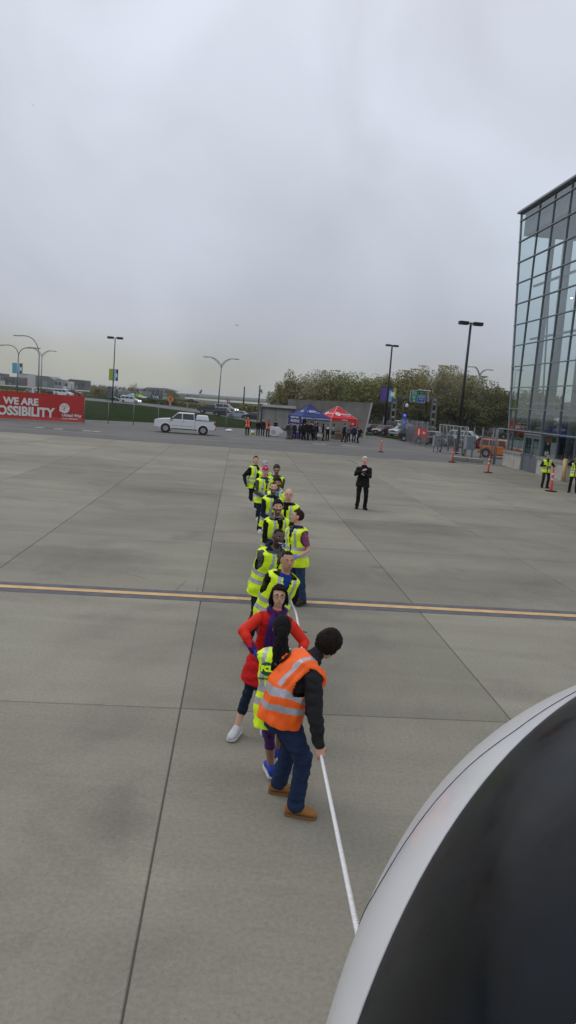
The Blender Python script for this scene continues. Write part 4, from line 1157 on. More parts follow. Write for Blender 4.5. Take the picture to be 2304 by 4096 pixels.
# ================================================================== glass building on the right
def glass_mat(name, tint, refl=1.0, rough=.0, ior=1.5):
    m = bpy.data.materials.new(name); m.use_nodes = True; t = m.node_tree; t.nodes.clear()
    o = t.nodes.new('ShaderNodeOutputMaterial'); tr = t.nodes.new('ShaderNodeBsdfTransparent'); tr.inputs[0].default_value = (*tint, 1)
    gl = t.nodes.new('ShaderNodeBsdfGlossy'); gl.inputs['Roughness'].default_value = rough; gl.inputs['Color'].default_value = (.92, .96, .97, 1)
    fr = t.nodes.new('ShaderNodeFresnel'); fr.inputs[0].default_value = ior
    mu = t.nodes.new('ShaderNodeMath'); mu.operation = 'MULTIPLY'; mu.inputs[1].default_value = refl; mu.use_clamp = True
    mx = t.nodes.new('ShaderNodeMixShader')
    t.links.new(fr.outputs[0], mu.inputs[0]); t.links.new(mu.outputs[0], mx.inputs[0]); t.links.new(tr.outputs[0], mx.inputs[1]); t.links.new(gl.outputs[0], mx.inputs[2]); t.links.new(mx.outputs[0], o.inputs[0])
    return m
M_GLASS = glass_mat('facade_glass', (.81, .87, .87), .24)
M_GLASSR = glass_mat('rear_glass', (.86, .92, .92), .22)
M_MULL = mat('mullion_metal', (.15, .17, .19), .5, .1)
M_ALU = mat('aluminium_frame', (.22, .25, .27), .45, .3, var=.06, vscale=2)
M_COLM = mat('interior_column_paint', (.27, .30, .34), .6)
M_ROOFP = mat('roof_panel', (.20, .215, .25), .6, var=.05, vscale=1)
M_CWALL = mat('precast_concrete', (.42, .40, .36), .9, var=.18, vscale=2.5, bump=.4, bscale=12)
M_CWALLD = mat('concrete_cap', (.26, .25, .225), .9, var=.15, vscale=3)
M_DOOR = mat('grey_door_paint', (.12, .135, .155), .5, var=.05, vscale=2)
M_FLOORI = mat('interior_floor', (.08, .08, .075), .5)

c0 = G(2019, 1862); c1 = G(2273, 1926)
fd = (c1 - c0).normalized()                      # along the facade towards the camera
fn = Vector((-fd.y, fd.x, 0))
if fn.x > 0: fn = -fn                            # outward normal (towards the apron)
inn_ = -fn
ang = atan2(fd.y, fd.x)
bl = empty('glass_building', tuple(c0), ang, 'tall glass and steel terminal building with leaning corner at the right edge', 'building')
# local frame: x along facade towards the camera, y outward? (rot z of ang): local +y = rotated
ly = Vector((-sin(ang), cos(ang), 0)); OUT = 1 if ly.dot(fn) > 0 else -1   # outward = OUT*local y
def loc(u, v):
    """intersect pixel ray with facade plane -> (x along, z)"""
    d = ray(u, v); t = (c0 - CAM).dot(fn) / d.dot(fn); p = CAM + d * t
    return (p - c0).dot(fd), p.z
bx, bz0 = loc(2031, 1801)
tx, tz = loc(2087, 856)
zr = [bz0 + (tz - bz0) * k / 11.36 for k in range(12)] + [tz]
cols = []
for u in (2066, 2122, 2181, 2248): cols.append(loc(u, 1635)[0])
stepc = (cols[-1] - cols[0]) / 3
cols = [cols[0] + stepc * k for k in range(0, 9)]
def edge(z): return bx + (tx - bx) * (z - bz0) / (tz - bz0)    # leaning end of the wall
DEP = 9.5
zlow = [0.0, bz0]
# panes
pane_mesh = {}
def quad_pane(name, pts, m, t=.02, y=0):
    g = MB(); g.prism(pts, y - t / 2, y + t / 2, axis='y'); return g.build(name, m, bl)
xend = cols[-1]
for r in range(12):
    z0, z1 = zr[r], zr[r + 1]
    xs_ = [None] + cols
    for k in range(len(cols)):
        x1 = cols[k]; 
        if k == 0: pts = [(edge(z0), z0), (x1, z0), (x1, z1), (edge(z1), z1)]
        else:
            xa = cols[k - 1]
            if xa <= edge(z0): continue
            pts = [(xa, z0), (x1, z0), (x1, z1), (xa, z1)]
        quad_pane('pane', pts, M_GLASS)
g = MB()
for k, x in enumerate(cols):
    g2 = MB(); g2.box(x - .018, x + .018, -.06 - (.0 if OUT > 0 else .02), .06 + (.02 if OUT > 0 else 0), bz0, tz - .002); g2.build('mullion', M_MULL, bl)
for z in zr:
    g2 = MB(); g2.box(edge(z) - .10, xend, -.09, .09, z - .028, z + .028); g2.build('transom', M_ALU if z != zr[-1] else M_MULL, bl)
g2 = MB(); g2.beam((edge(bz0), 0, bz0), (edge(tz), 0, tz), .12, .16); g2.build('corner_post', M_ALU, bl)
# roof band and coping
g2 = MB(); g2.box(edge(tz) - .25, xend, -DEP * OUT if OUT > 0 else -.25, .25 if OUT > 0 else DEP, tz + .03, tz + .16); g2.build('roof_coping', M_ALU, bl)
g2 = MB(); g2.box(edge(tz) - .10, xend, -.16, .16, tz + .16, tz + .21); g2.build('coping_edge', M_ALU, bl)
ys = -OUT
def yb(a, b): return (min(a * ys, b * ys), max(a * ys, b * ys))
g2 = MB(); ya_, yb_ = yb(.25, DEP - .1); g2.box(edge(tz) + .2, xend, ya_, yb_, tz - 1.55, tz + .0); g2.build('roof_slab', M_ROOFP, bl)
# rear wall with its own grid, end wall
for r in range(12):
    z0, z1 = zr[r], zr[r + 1]
    for k in range(len(cols)):
        xa = edge(z0) if k == 0 else cols[k - 1]
        pts = [(edge(z0) if k == 0 else xa, z0), (cols[k], z0), (cols[k], z1), (edge(z1) if k == 0 else xa, z1)]
        quad_pane('rear_pane', pts, M_GLASSR, .02, DEP * ys)
for x in cols[::2]:
    g2 = MB(); g2.box(x - .06, x + .06, DEP * ys - .09, DEP * ys + .09, 0, tz - .002); g2.build('rear_mullion', M_ALU, bl)
for z in zr:
    g2 = MB(); g2.box(edge(z), xend, DEP * ys - .07, DEP * ys + .07, z - .05, z + .05); g2.build('rear_transom', M_ALU, bl)
for z0, z1 in zip(zr[:-1], zr[1:]):
    for k in range(4):
        ya2, yb2 = DEP * k / 4 * ys, DEP * (k + 1) / 4 * ys
        g2 = MB(); g2.v = [(edge(z0), ya2, z0), (edge(z0), yb2, z0), (edge(z1), yb2, z1), (edge(z1), ya2, z1)]; g2.f = [(0, 1, 2, 3)]; g2.m = [0]
        g2.build('end_pane', M_GLASSR, bl)
for k in range(1, 5):
    y_ = DEP * k / 4 * ys; g2 = MB(); g2.beam((edge(bz0), y_, bz0), (edge(tz), y_, tz - .003), .08, .14); g2.build('end_mullion', M_ALU, bl)
# interior: big columns, thin posts, cross beams, stair landing, low rooms
for x, y_, w, dx in ((1.4, 1.1, .42, -.5), (3.9, 1.2, .62, -.6), (7.6, 1.2, .62, -.6), (11.3, 1.2, .62, -.6), (2.6, 8.0, .25, -.3), (6.0, 8.0, .25, -.3), (9.4, 8.0, .25, -.3)):
    g2 = MB(); g2.tube([(x, y_ * ys, 0), (x + dx, y_ * ys, tz - 1.5)], w / 2, 16); g2.build('interior_column', M_COLM, bl, True)
for z in (zr[8] - .2, zr[5] + .5, zr[2] + .4):
    g2 = MB(); a_, b2_ = yb(1.0, 1.16); g2.box(edge(z) + .3, xend, a_, b2_, z, z + .12); g2.build('interior_rail', M_COLM, bl)
g2 = MB(); a_, b2_ = yb(2.2, 6.5); g2.box(3.2, xend, a_, b2_, zr[7] - .5, zr[7] - .1); g2.build('upper_landing', M_ROOFP, bl)
g2 = MB(); a_, b2_ = yb(2.2, 6.5)
for k in range(9):
    g2.box(3.2 + k * .5, 3.25 + k * .5, a_ if ys > 0 else b2_ - .05, a_ + .05 if ys > 0 else b2_, zr[7] - .1, zr[7] + .9)
g2.box(3.2, xend, (a_ if ys > 0 else b2_ - .05), (a_ + .05 if ys > 0 else b2_), zr[7] + .9, zr[7] + .96)
g2.build('landing_railing', M_COLM, bl)['kind'] = 'stuff'
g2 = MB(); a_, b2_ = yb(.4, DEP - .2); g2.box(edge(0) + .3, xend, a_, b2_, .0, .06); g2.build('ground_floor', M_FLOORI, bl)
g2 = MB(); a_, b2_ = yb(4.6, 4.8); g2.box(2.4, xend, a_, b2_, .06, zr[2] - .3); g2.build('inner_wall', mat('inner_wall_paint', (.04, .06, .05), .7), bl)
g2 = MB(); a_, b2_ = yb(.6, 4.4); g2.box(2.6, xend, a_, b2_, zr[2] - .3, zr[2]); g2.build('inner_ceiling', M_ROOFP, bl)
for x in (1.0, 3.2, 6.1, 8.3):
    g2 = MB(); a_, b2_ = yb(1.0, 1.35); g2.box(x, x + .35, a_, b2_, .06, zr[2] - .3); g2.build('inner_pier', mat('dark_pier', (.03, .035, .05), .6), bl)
# bright ceiling lamps that show through the glass
M_LAMP = mat('lamp_glow', (1, .95, .8), .4, emit=(1, .93, .78, 5.0))
for (u, v) in ((2194, 1180), (2196, 1188), (2241, 1556), (2286, 1692), (2175, 1183)):
    x, z = loc(u, v); g2 = MB(); g2.box(x - .11, x + .11, 1.9 * ys - .04, 1.9 * ys + .04, z - .03, z + .03)
    g2.build('ceiling_lamp', M_LAMP, bl)
# low precast wall with cap, door
dx0, dx1 = loc(2100, 1800)[0], loc(2165, 1800)[0]
wtop = bz0 - .02
def precast(xa, xb):
    n = max(1, round((xb - xa) / .95)); w = (xb - xa) / n
    for k in range(n):
        g2 = MB(); a_, b2_ = yb(-.22, .12); g2.box(xa + k * w + .012, xa + (k + 1) * w - .012, a_, b2_, 0, wtop - .14); g2.build('wall_panel', M_CWALL, bl)
    g2 = MB(); a_, b2_ = yb(-.28, .16); g2.box(xa - .03, xb + .03, a_, b2_, wtop - .14, wtop); g2.build('wall_cap', M_CWALLD, bl)
precast(.0, dx0 - .06); precast(dx1 + .06, xend)
ytop = zr[1] - .10
g2 = MB(); a_, b2_ = yb(-.16, .10); g2.box(dx0 - .05, dx0 + .05, a_, b2_, 0, ytop); g2.box(dx1 - .05, dx1 + .05, a_, b2_, 0, ytop); g2.box(dx0 + .05, dx1 - .05, a_, b2_, ytop - .1, ytop); fr_ = g2.build('door_frame', M_ALU, bl)
mid = (dx0 + dx1) / 2
for xa, xb in ((dx0 + .06, mid - .01), (mid + .01, dx1 - .06)):
    g2 = MB(); a_, b2_ = yb(-.10, -.04)
    g2.box(xa, xb, a_, b2_, .02, 1.05); g2.box(xa, xa + .12, a_, b2_, 1.05, ytop - .12); g2.box(xb - .12, xb, a_, b2_, 1.05, ytop - .12); g2.box(xa + .12, xb - .12, a_, b2_, ytop - .3, ytop - .12)
    d_ = g2.build('door', M_DOOR, bl)
    g2 = MB(); a_, b2_ = yb(-.075, -.065); g2.box(xa + .12, xb - .12, a_, b2_, 1.05, ytop - .3); g2.build('door_glass', M_GLASS, d_)
    g2 = MB(); a_, b2_ = yb(-.17, -.10); xh = xb - .07 if xa < mid - .3 and xb < mid + .1 else xa + .07; g2.box(xh - .02, xh + .02, a_, b2_, .95, 1.2); g2.build('handle', M_ALU, d_)
# white notice and red square inside the window right of the door
for u0, u1, v0, v1, m_ in ((2178, 2198, 1750, 1770, mat('red_notice', (.45, .07, .04), .7)), (2170, 2184, 1804, 1824, M_BADGE)):
    xa, z1 = loc(u0, v0); xb, z0 = loc(u1, v1); g2 = MB(); a_, b2_ = yb(.14, .16); g2.box(xa, xb, a_, b2_, min(z0, z1), max(z0, z1)); g2.build('notice', m_, bl)
# rail fence along the base
rl = empty('handrail', tuple(c0 + fn * .55), ang, 'grey metal rail on posts running along the glass building above the low wall', 'railing')
zt = loc(2031, 1716)[1]
g2 = MB(); g2.tube([(-.6, 0, zt), (xend, 0, zt)], .035, 8); g2.build('top_rail', M_ALU, rl, True)
for x in (-.6, xend): 
    g2 = MB(); g2.tube([(x, 0, 0), (x, 0, zt)], .045, 8); g2.build('post', M_ALU, rl, True)
# yellow bollard
bp = G(2252, 1926)
bo = empty('bollard', (bp.x, bp.y, 0), 0, 'pale yellow round bollard in front of the low concrete wall', 'bollard')
g2 = MB(); g2.tube([(0, 0, 0), (0, 0, 1.30)], .125, 20); g2.ell((0, 0, 1.30), .125, .125, .03, None, 0, 20, 6); g2.build('pipe', mat('faded_yellow', (.58, .42, .2), .7, var=.08, vscale=5), bo, True)
g2 = MB(); g2.tube([(0, 0, 0), (0, 0, .03)], .17, 20); g2.build('footing', M_CWALLD, bo)

# ================================================================== orange delineator posts
M_ORNG = mat('delineator_orange', (.62, .035, .012), .5, var=.1, vscale=6)
M_ORB = mat('delineator_white_band', (.62, .62, .60), .4)
M_RUB = mat('rubber_base', (.02, .02, .02), .9)
def delin(u, v, vt, label, bands):
    p = G(u, v); hgt = (v - vt) / (v - (1690 - (2304 - u) * .074)) * CAM_H * .98
    r = empty('delineator_post', (p.x, p.y, 0), random.uniform(0, 1), label, 'traffic post', 'orange traffic posts on the apron edge')
    k = hgt / 1.1
    g = MB(); g.tube([(0, 0, .04), (0, 0, .1), (0, 0, hgt * .9)], [.075 * k, .058 * k, .045 * k], 12); g.build('post', M_ORNG, r, True)
    g = MB()
    ring = [(.045 * k * cos(a), 0, hgt * .93 + .07 * k * sin(a)) for a in [2 * pi * q / 12 for q in range(13)]]
    g.tube(ring, .016 * k, 6); g.build('loop_handle', M_ORNG, r, True)
    for z0, z1 in bands:
        g = MB(); g.tube([(0, 0, hgt * z0), (0, 0, hgt * z1)], .062 * k, 12); g.build('band', M_ORB, r, True)
    g = MB(); g.prism([(.26 * k * cos(2 * pi * q / 8 + .39), .26 * k * sin(2 * pi * q / 8 + .39)) for q in range(8)], 0, .045 * k); g.build('base', M_RUB, r)
    return r
delin(2203, 1966, 1866, 'nearest orange and white traffic post at the feet of the man with the tablet', ((.46, .54), (.68, .76)))
delin(1952, 1891, 1813, 'orange post with two white bands left of the glass building corner', ((.46, .54), (.66, .74)))
delin(1808, 1849, 1784, 'orange post with one faint band in front of the mesh gate', ((.60, .66),))
delin(1523, 1808, 1755, 'farthest orange post beside the black lamp post and plinth', ((.8, .95),))

# ================================================================== lamps
M_LBLK = mat('black_pole_paint', (.008, .009, .012), .45)
M_LGREY = mat('galvanised_pole', (.19, .2, .21), .5, .4)
M_LHEAD = mat('lamp_head_grey', (.3, .31, .32), .5)
def pole_pts(u0, v0, Y=None, u1=None, v1=None):
    base = G(u0, v0); top = AT(u1, v1, base.y); return base, top
def black_lamp(ub, vb, ut, vt, label, plinth=None, bare=False, hs=1.0, ang_=0.0):
    base, top = pole_pts(ub, vb, None, ut, vt); H_ = top.z
    r = empty('lamp_post', tuple(base), 0, label, 'street lamp', 'tall black double-headed lamp posts')
    dx = top.x - base.x
    z0 = plinth or 0
    g = MB(); g.tube([(0, 0, z0), (dx, 0, H_)], [.16, .10], 12); g.build('pole', M_LBLK, r, True)
    if plinth:
        g = MB(); g.tube([(0, 0, -.05), (0, 0, plinth)], .38, 20); g.build('concrete_plinth', M_CWALLD, r)
    for q in (-1, 1):
        c_, s_ = cos(ang_), sin(ang_)
        g = MB(); x0 = .22 * hs; x1 = 1.05 * hs
        g.box(min(q * x0, q * x1), max(q * x0, q * x1), -.24 * hs, .24 * hs, -.14 * hs, .14 * hs)
        hd_ = g.build('lamp_head', M_LBLK, r, bevel=.03); hd_.location = (dx, 0, H_ - .08); hd_.rotation_euler = (0, 0, ang_)
        g = MB(); g.box(min(0, q * x0), max(0, q * x0), -.05, .05, -.03, .03); a2 = g.build('arm', M_LBLK, hd_)
        g = MB(); g.box(min(q * (x0 + .1), q * (x1 - .1)), max(q * (x0 + .1), q * (x1 - .1)), -.16 * hs, .16 * hs, -.16 * hs, -.145 * hs); g.build('lens_plate', M_LHEAD, hd_)
    return r, base, top, dx, H_
def banner_pair(r, base, top, dx, H_, u0, v0, u1, v1, left, right, w=None):
    """two cloth banners either side of a pole"""
    Y = base.y; a = AT(u0, v0, Y); b_ = AT(u1, v1, Y)
    zt_, zb_ = a.z, b_.z; xm = base.x + dx * ((zt_ + zb_) / 2) / H_ - base.x
    xl, xr = a.x - base.x, b_.x - base.x
    bo = empty('pole_banner', (base.x, base.y - .12, 0), 0, left[1], 'banner', 'cloth banners on lamp posts')
    g = MB(); g.box(xl, xm - .12, -.02, .02, zb_, zt_); o = g.build('cloth', left[0], bo)
    g = MB(); g.box(xl, xm, -.03, .03, zt_, zt_ + .05); g.build('bracket', M_LBLK, bo)
    bo = empty('pole_banner', (base.x, base.y - .12, 0), 0, right[1], 'banner', 'cloth banners on lamp posts')
    xa, xb = xm + .12, xr; W_ = xb - xa; Hh = zt_ - zb_
    bg, stripes = right[0]
    g = MB(); g.box(xa, xb, -.02, .02, zb_, zt_); cl_ = g.build('cloth', bg, bo)
    for (f0, f1, g0, g1, m_) in stripes:
        g = MB(); g.box(xa + W_ * f0, xa + W_ * f1, -.03 if m_ is not M_BADGE else -.04, -.02, zb_ + Hh * g0, zb_ + Hh * g1); g.build('printed_block', m_, cl_)
    g = MB(); g.box(xm, xr, -.03, .03, zt_, zt_ + .05); g.build('bracket', M_LBLK, bo)
    return xa, xb, zb_, zt_, bo
M_PUR = mat('banner_purple', (.095, .06, .26), .8); M_CYN = mat('banner_cyan', (.16, .42, .52), .8); M_LIME = mat('banner_lime', (.36, .46, .03), .8); M_LTB = mat('banner_light_blue', (.28, .52, .75), .8); M_IND = mat('banner_indigo', (.06, .06, .25), .8)
A = black_lamp(1537, 1738, 1569, 1380, 'black double-headed lamp post on concrete plinth with purple banner', plinth=1.15, hs=.85, ang_=.35)
banner_pair(*A, 1525, 1548, 1580, 1608, (M_PUR, 'plain purple cloth banner on the plinth lamp post'), ((M_PUR, ((0, .45, 0, .8, M_CYN), (.62, 1, .25, 1, M_LIME), (.25, .8, .38, .68, M_BADGE))), 'purple, cyan and lime banner with white square label'))
A2 = black_lamp(1826, 1815, 1884, 1290, 'tallest black double-headed lamp post rising behind the mesh gate', hs=1.0, ang_=.15)
A3 = black_lamp(449, 1612, 461, 1350, 'black double-headed lamp post on the left by the white minivan', hs=1.7)
banner_pair(*A3, 437, 1476, 472, 1524, (M_LIME, 'plain lime green banner on the left lamp post'), ((M_LTB, ((.55, 1, 0, 1, M_IND), (.7, 1, .1, .9, M_LIME), (.35, .85, .3, .65, M_BADGE))), 'light blue and indigo banner beside the lime one'))
def curve_lamp(ub, vb, ut, vt, arms, label, truss=False, r0=.14, grp='grey street lamps with curved arms'):
    base, top = pole_pts(ub, vb, None, ut, vt); H_ = top.z; dx = top.x - base.x
    r = empty('lamp_post', tuple(base), 0, label, 'street lamp', grp)
    g = MB(); g.tube([(0, 0, 0), (dx, 0, H_)], [r0 * 1.2, r0 * .7], 10); g.build('pole', M_LGREY, r, True)
    for (ue, ve, um, vm) in arms:      # end of arm, control point
        e = AT(ue, ve, base.y) - base; m_ = AT(um, vm, base.y) - base; t_ = Vector((dx, 0, H_))
        pts = [t_ * (1 - k) ** 2 + m_ * 2 * k * (1 - k) + e * k * k for k in [i / 12 for i in range(13)]]
        g = MB(); g.tube(pts, r0 * .55, 8); ao = g.build('arm', M_LGREY, r, True)
        if truss:
            lo = [p - Vector((0, 0, .45 * (1 - k / 12) + .05)) for k, p in enumerate(pts)]
            g = MB(); g.tube(lo[:10], r0 * .4, 6); g.build('arm_strut', M_LGREY, ao, True)
            for k in (3, 6, 9):
                g = MB(); g.beam(pts[k], lo[k], .05); g.build('arm_web', M_LGREY, ao)
        d_ = (e - pts[-3]).normalized()
        g = MB(); L_ = 1.0 * r0 / .14
        g.prism([(-.12, -.1), (.12, -.1), (.16, 0), (.1, .1), (-.1, .1), (-.16, 0)], 0, L_, axis='x')
        h_ = g.build('luminaire', M_LHEAD, r); h_.location = e; h_.scale = (1 if d_.x > 0 else -1, 1.2, 1.0)
    return r
curve_lamp(152, 1600, 157, 1425, [(78, 1343, 152, 1335)], 'grey single-arm street lamp arching left above the red banner', r0=.16)
curve_lamp(67, 1598, 74, 1420, [(8, 1381, 68, 1372), (140, 1392, 84, 1382)], 'grey street lamp with two curved arms and a cyan banner, at the far left')
curve_lamp(163, 1585, 168, 1420, [(122, 1393, 145, 1388), (212, 1405, 190, 1396)], 'slimmer double truss-arm lamp just right of the curved ones', True, .13, 'double truss-arm street lamps')
curve_lamp(870, 1652, 886, 1462, [(832, 1428, 862, 1425), (938, 1436, 905, 1430)], 'tall double truss-arm street lamp in the middle behind parked cars', True, .13, 'double truss-arm street lamps')
curve_lamp(1893, 1722, 1919, 1500, [(1892, 1468, 1910, 1462), (1952, 1479, 1928, 1478)], 'pale double truss-arm street lamp between the black lamp and the glass building', True, .16, 'double truss-arm street lamps')
# cyan banners on the far left lamp
p_ = G(67, 1598); a = AT(52, 1451, p_.y); b_ = AT(70, 1494, p_.y); c_ = AT(93, 1496, p_.y)
bo = empty('pole_banner', (p_.x, p_.y - .3, 0), 0, 'plain cyan banner on the two-armed lamp at the far left', 'banner', 'cloth banners on lamp posts')
g = MB(); g.box(a.x - p_.x, b_.x - p_.x, -.02, .02, b_.z, a.z); g.build('cloth', M_CYN, bo)
bo = empty('pole_banner', (p_.x, p_.y - .3, 0), 0, 'banner of blue, indigo and lime stripes on the far left lamp', 'banner', 'cloth banners on lamp posts')
x0 = b_.x - p_.x + .15; x1 = c_.x - p_.x; w = x1 - x0
g = MB(); g.box(x0, x1, -.02, .02, b_.z, a.z); cl = g.build('cloth', M_LTB, bo)
for f0, f1, g0, g1, m_ in ((.45, .78, 0, 1, M_IND), (.70, 1, .25, 1, M_LIME), (.35, .85, .3, .62, M_BADGE)):
    g = MB(); hh = a.z - b_.z; g.box(x0 + w * f0, x0 + w * f1, -.03 - (f1 == .85) * .01, -.02, b_.z + hh * g0, b_.z + hh * g1); g.build('printed_block', m_, cl)

# ================================================================== chain link fence, gate
M_WIRE = mat('galvanised_wire', (.22, .23, .24), .5, .5)
def wire_panel(name, parent, a, b_, h, z0=.05, pitch=.11, r=.0028):
    """diamond mesh of crossing wires between points a and b (xy), height h"""
    a = Vector(a); b_ = Vector(b_); L_ = (b_ - a).length; d = (b_ - a) / L_
    g = MB(); n = int(L_ / pitch); m_ = int(h / pitch) + 1
    nx, ny = d.y, -d.x
    for s_ in (1, -1):
        k = -m_
        while k <= n + m_:
            x0 = k * pitch; x1 = x0 + s_ * h
            pts = [(x0, z0), (x1, z0 + h)]
            # clip
            def cl(p, q, X):
                t = (X - p[0]) / (q[0] - p[0]); return (X, p[1] + (q[1] - p[1]) * t)
            p, q = pts
            if min(p[0], q[0]) < L_ and max(p[0], q[0]) > 0:
                if p[0] < 0: p = cl(p, q, 0)
                if p[0] > L_: p = cl(p, q, L_)
                if q[0] < 0: q = cl(p, q, 0)
                if q[0] > L_: q = cl(p, q, L_)
                P3 = lambda t: (a.x + d.x * t[0], a.y + d.y * t[0], t[1])
                if abs(p[0] - q[0]) > .02: g.beam(P3(p), P3(q), r * 2)
            k += 1
    o = g.build(name, M_WIRE, parent); o['kind'] = 'stuff'; return o
def fence(pts, tops, label, group=None, pitch=.11, r=.0028, rail=False, rp=.035, mesh=True):
    base = pts[0]
    f = empty('chain_link_fence', tuple(base), 0, label, 'fence', group)
    loc_ = [(p.x - base.x, p.y - base.y) for p in pts]
    for (x, y), h in zip(loc_, tops):
        g = MB(); g.tube([(x, y, 0), (x, y, h)], rp, 8); g.ell((x, y, h), rp * 1.3, rp * 1.3, rp * 1.3, None, 0, 8, 5); g.build('post', M_LGREY, f, True)
    for i in range(len(loc_) - 1):
        h = min(tops[i], tops[i + 1]) - .15
        if mesh: wire_panel('wire_mesh', f, loc_[i], loc_[i + 1], h, .05, pitch, r)
        if rail:
            g = MB(); g.tube([(*loc_[i], h + .1), (*loc_[i + 1], h + .1)], .025, 6); g.build('top_rail', M_LGREY, f, True)
    return f
def hgt(u, v, vt):
    b_ = G(u, v); return AT(u + (v - vt) * .06, vt, b_.y).z
PL = [(336, 1693, 1588), (432, 1695, 1597), (533, 1701, 1604), (631, 1707, 1611), (745, 1714, 1622), (903, 1722, 1633), (1035, 1732, 1645)]
fence([G(u, v) for u, v, t in PL], [hgt(u, v, t) for u, v, t in PL], 'thin chain-link fence along the lawn behind the white pickup', pitch=.22, r=.002, rp=.04)
PR = [(1454, 1752, 1662), (1527, 1758, 1668)]
fence([G(u, v) for u, v, t in PR], [hgt(u, v, t) for u, v, t in PR], 'chain-link fence posts by the black lamp plinth', pitch=.22, r=.002, rp=.04)
PG = [(1597, 1760, 1674), (1604, 1762, 1676), (1622, 1766, 1677), (1641, 1772, 1679), (1660, 1778, 1682), (1681, 1783, 1685), (1703, 1790, 1687)]
fence([G(u, v) for u, v, t in PG], [hgt(u, v, t) for u, v, t in PG], 'grey mesh fence run carrying the small red banner', pitch=.15, r=.004, rail=True)
PQ = [(1855, 1825, 1706), (1886, 1832, 1710), (1920, 1836, 1712), (1961, 1853, 1712), (1972, 1858, 1715), (2019, 1860, 1714)]
fence([G(u, v) for u, v, t in PQ], [hgt(u, v, t) for u, v, t in PQ], 'grey posts and mesh between the gate and the glass building', pitch=.3, r=.002, rp=.05)
# sliding gate with slanted braces
ga, gb = G(1750, 1806), G(1862, 1824)
hg = AT(1757, 1698, ga.y).z
gt = empty('sliding_gate', tuple(ga), 0, 'grey tubular mesh sliding gate with slanting braces', 'gate')
v_ = (gb - ga); L_ = v_.length; dv = v_ / L_
def gp(t, z, off=0): return (dv.x * t + dv.y * off, dv.y * t - dv.x * off, z)
for nm, a, b_ in (('top_rail', gp(0, hg), gp(L_, hg)), ('bottom_rail', gp(0, .18), gp(L_, .18)), ('stile', gp(0, .18), gp(0, hg)), ('stile', gp(L_, .18), gp(L_, hg))):
    g = MB(); g.tube([a, b_], .04, 8); g.build(nm, M_LHEAD, gt, True)
for k in range(4):
    t0 = L_ * (k + .02) / 4; t1 = L_ * (k + .55) / 4
    g = MB(); g.tube([gp(t0, hg, .05), gp(t1, .18, .05)], .035, 8); g.build('brace', M_LHEAD, gt, True)
    g = MB(); g.tube([gp(L_ * (k + .55) / 4, hg), gp(L_ * (k + .55) / 4, .18)], .03, 8); g.build('upright', M_LGREY, gt, True)
wire_panel('wire_mesh', gt, (0, 0), (v_.x, v_.y), hg - .2, .18, .13, .004)
for k in (0, 1):
    g = MB(); g.tube([gp(.4 + k * (L_ - .8), .09, -.06), gp(.4 + k * (L_ - .8), .09, .06)], .08, 12); g.build('roller', M_RUB, gt)
# cabinets
def cabinet(u, v, w, h, d, z, label, base=True):
    p = G(u, v); r = empty('electrical_cabinet', (p.x, p.y, 0), .25, label, 'cabinet')
    g = MB(); g.box(-w / 2, w / 2, -d / 2, d / 2, z, z + h); bx_ = g.build('housing', M_ALU2, r, bevel=.02)
    g = MB(); g.box(-w / 2 + .05, w / 2 - .05, -d / 2 - .02, -d / 2 - .002, z + .06, z + h - .06); dd_ = g.build('cabinet_door', M_ALU2, r)
    g = MB(); g.box(w / 2 - .14, w / 2 - .10, -d / 2 - .05, -d / 2 - .02, z + h * .45, z + h * .6); g.build('handle', M_RUB, dd_)
    for q in (-1, 1):
        g = MB(); g.box(q * w * .35 - .03, q * w * .35 + .03, -.04, .04, 0, z); g.build('leg', M_LGREY, r)
    return r
M_ALU2 = mat('cabinet_grey', (.24, .26, .28), .6, var=.08, vscale=3)
cabinet(1872, 1835, .78, 1.05, .5, .75, 'pale grey electrical cabinet on legs and a concrete block')
pb_ = G(1868, 1846); bb_ = empty('concrete_block', (pb_.x, pb_.y, 0), -.08, 'low concrete block under the grey cabinet', 'concrete block')
g = MB(); g.box(-1.25, -.02, -.45, .55, -.02, .30); g.build('half_block', M_CWALLD, bb_, bevel=.03)
g = MB(); g.box(.0, 1.1, -.45, .55, -.02, .28); g.build('half_block', M_CWALLD, bb_, bevel=.03)
cabinet(1741, 1808, .55, .95, .4, .5, 'small grey control box at the hinge end of the gate')
# small red banner on the fence
ra, rb = G(1656, 1777), G(1703, 1790)
rbn = empty('fence_banner', tuple(ra + Vector((0, -.1, 0))), 0, 'small red banner with white round logo tied to the mesh fence', 'banner')
za, zb = AT(1659, 1708, ra.y).z, AT(1656, 1741, ra.y).z
M_UWRED = mat('banner_red', (.42, .028, .025), .7, var=.07, vscale=2)
vv = rb - ra
g = MB(); g.add([(0, 0, zb), (vv.x, vv.y, zb), (vv.x, vv.y, za), (0, 0, za), (0, .02, zb), (vv.x, vv.y + .02, zb), (vv.x, vv.y + .02, za), (0, .02, za)], [(0, 1, 2, 3), (7, 6, 5, 4), (0, 4, 5, 1), (1, 5, 6, 2), (2, 6, 7, 3), (3, 7, 4, 0)]); cb = g.build('cloth', M_UWRED, rbn)
M_WPRINT = mat('white_print', (.72, .70, .68), .7)
xh = vv.normalized(); up = Vector((0, 0, 1))
zm = (za + zb) / 2
Mx = frame_matrix((vv.x * .3, vv.y * .3 - .02, zm), xh, up)
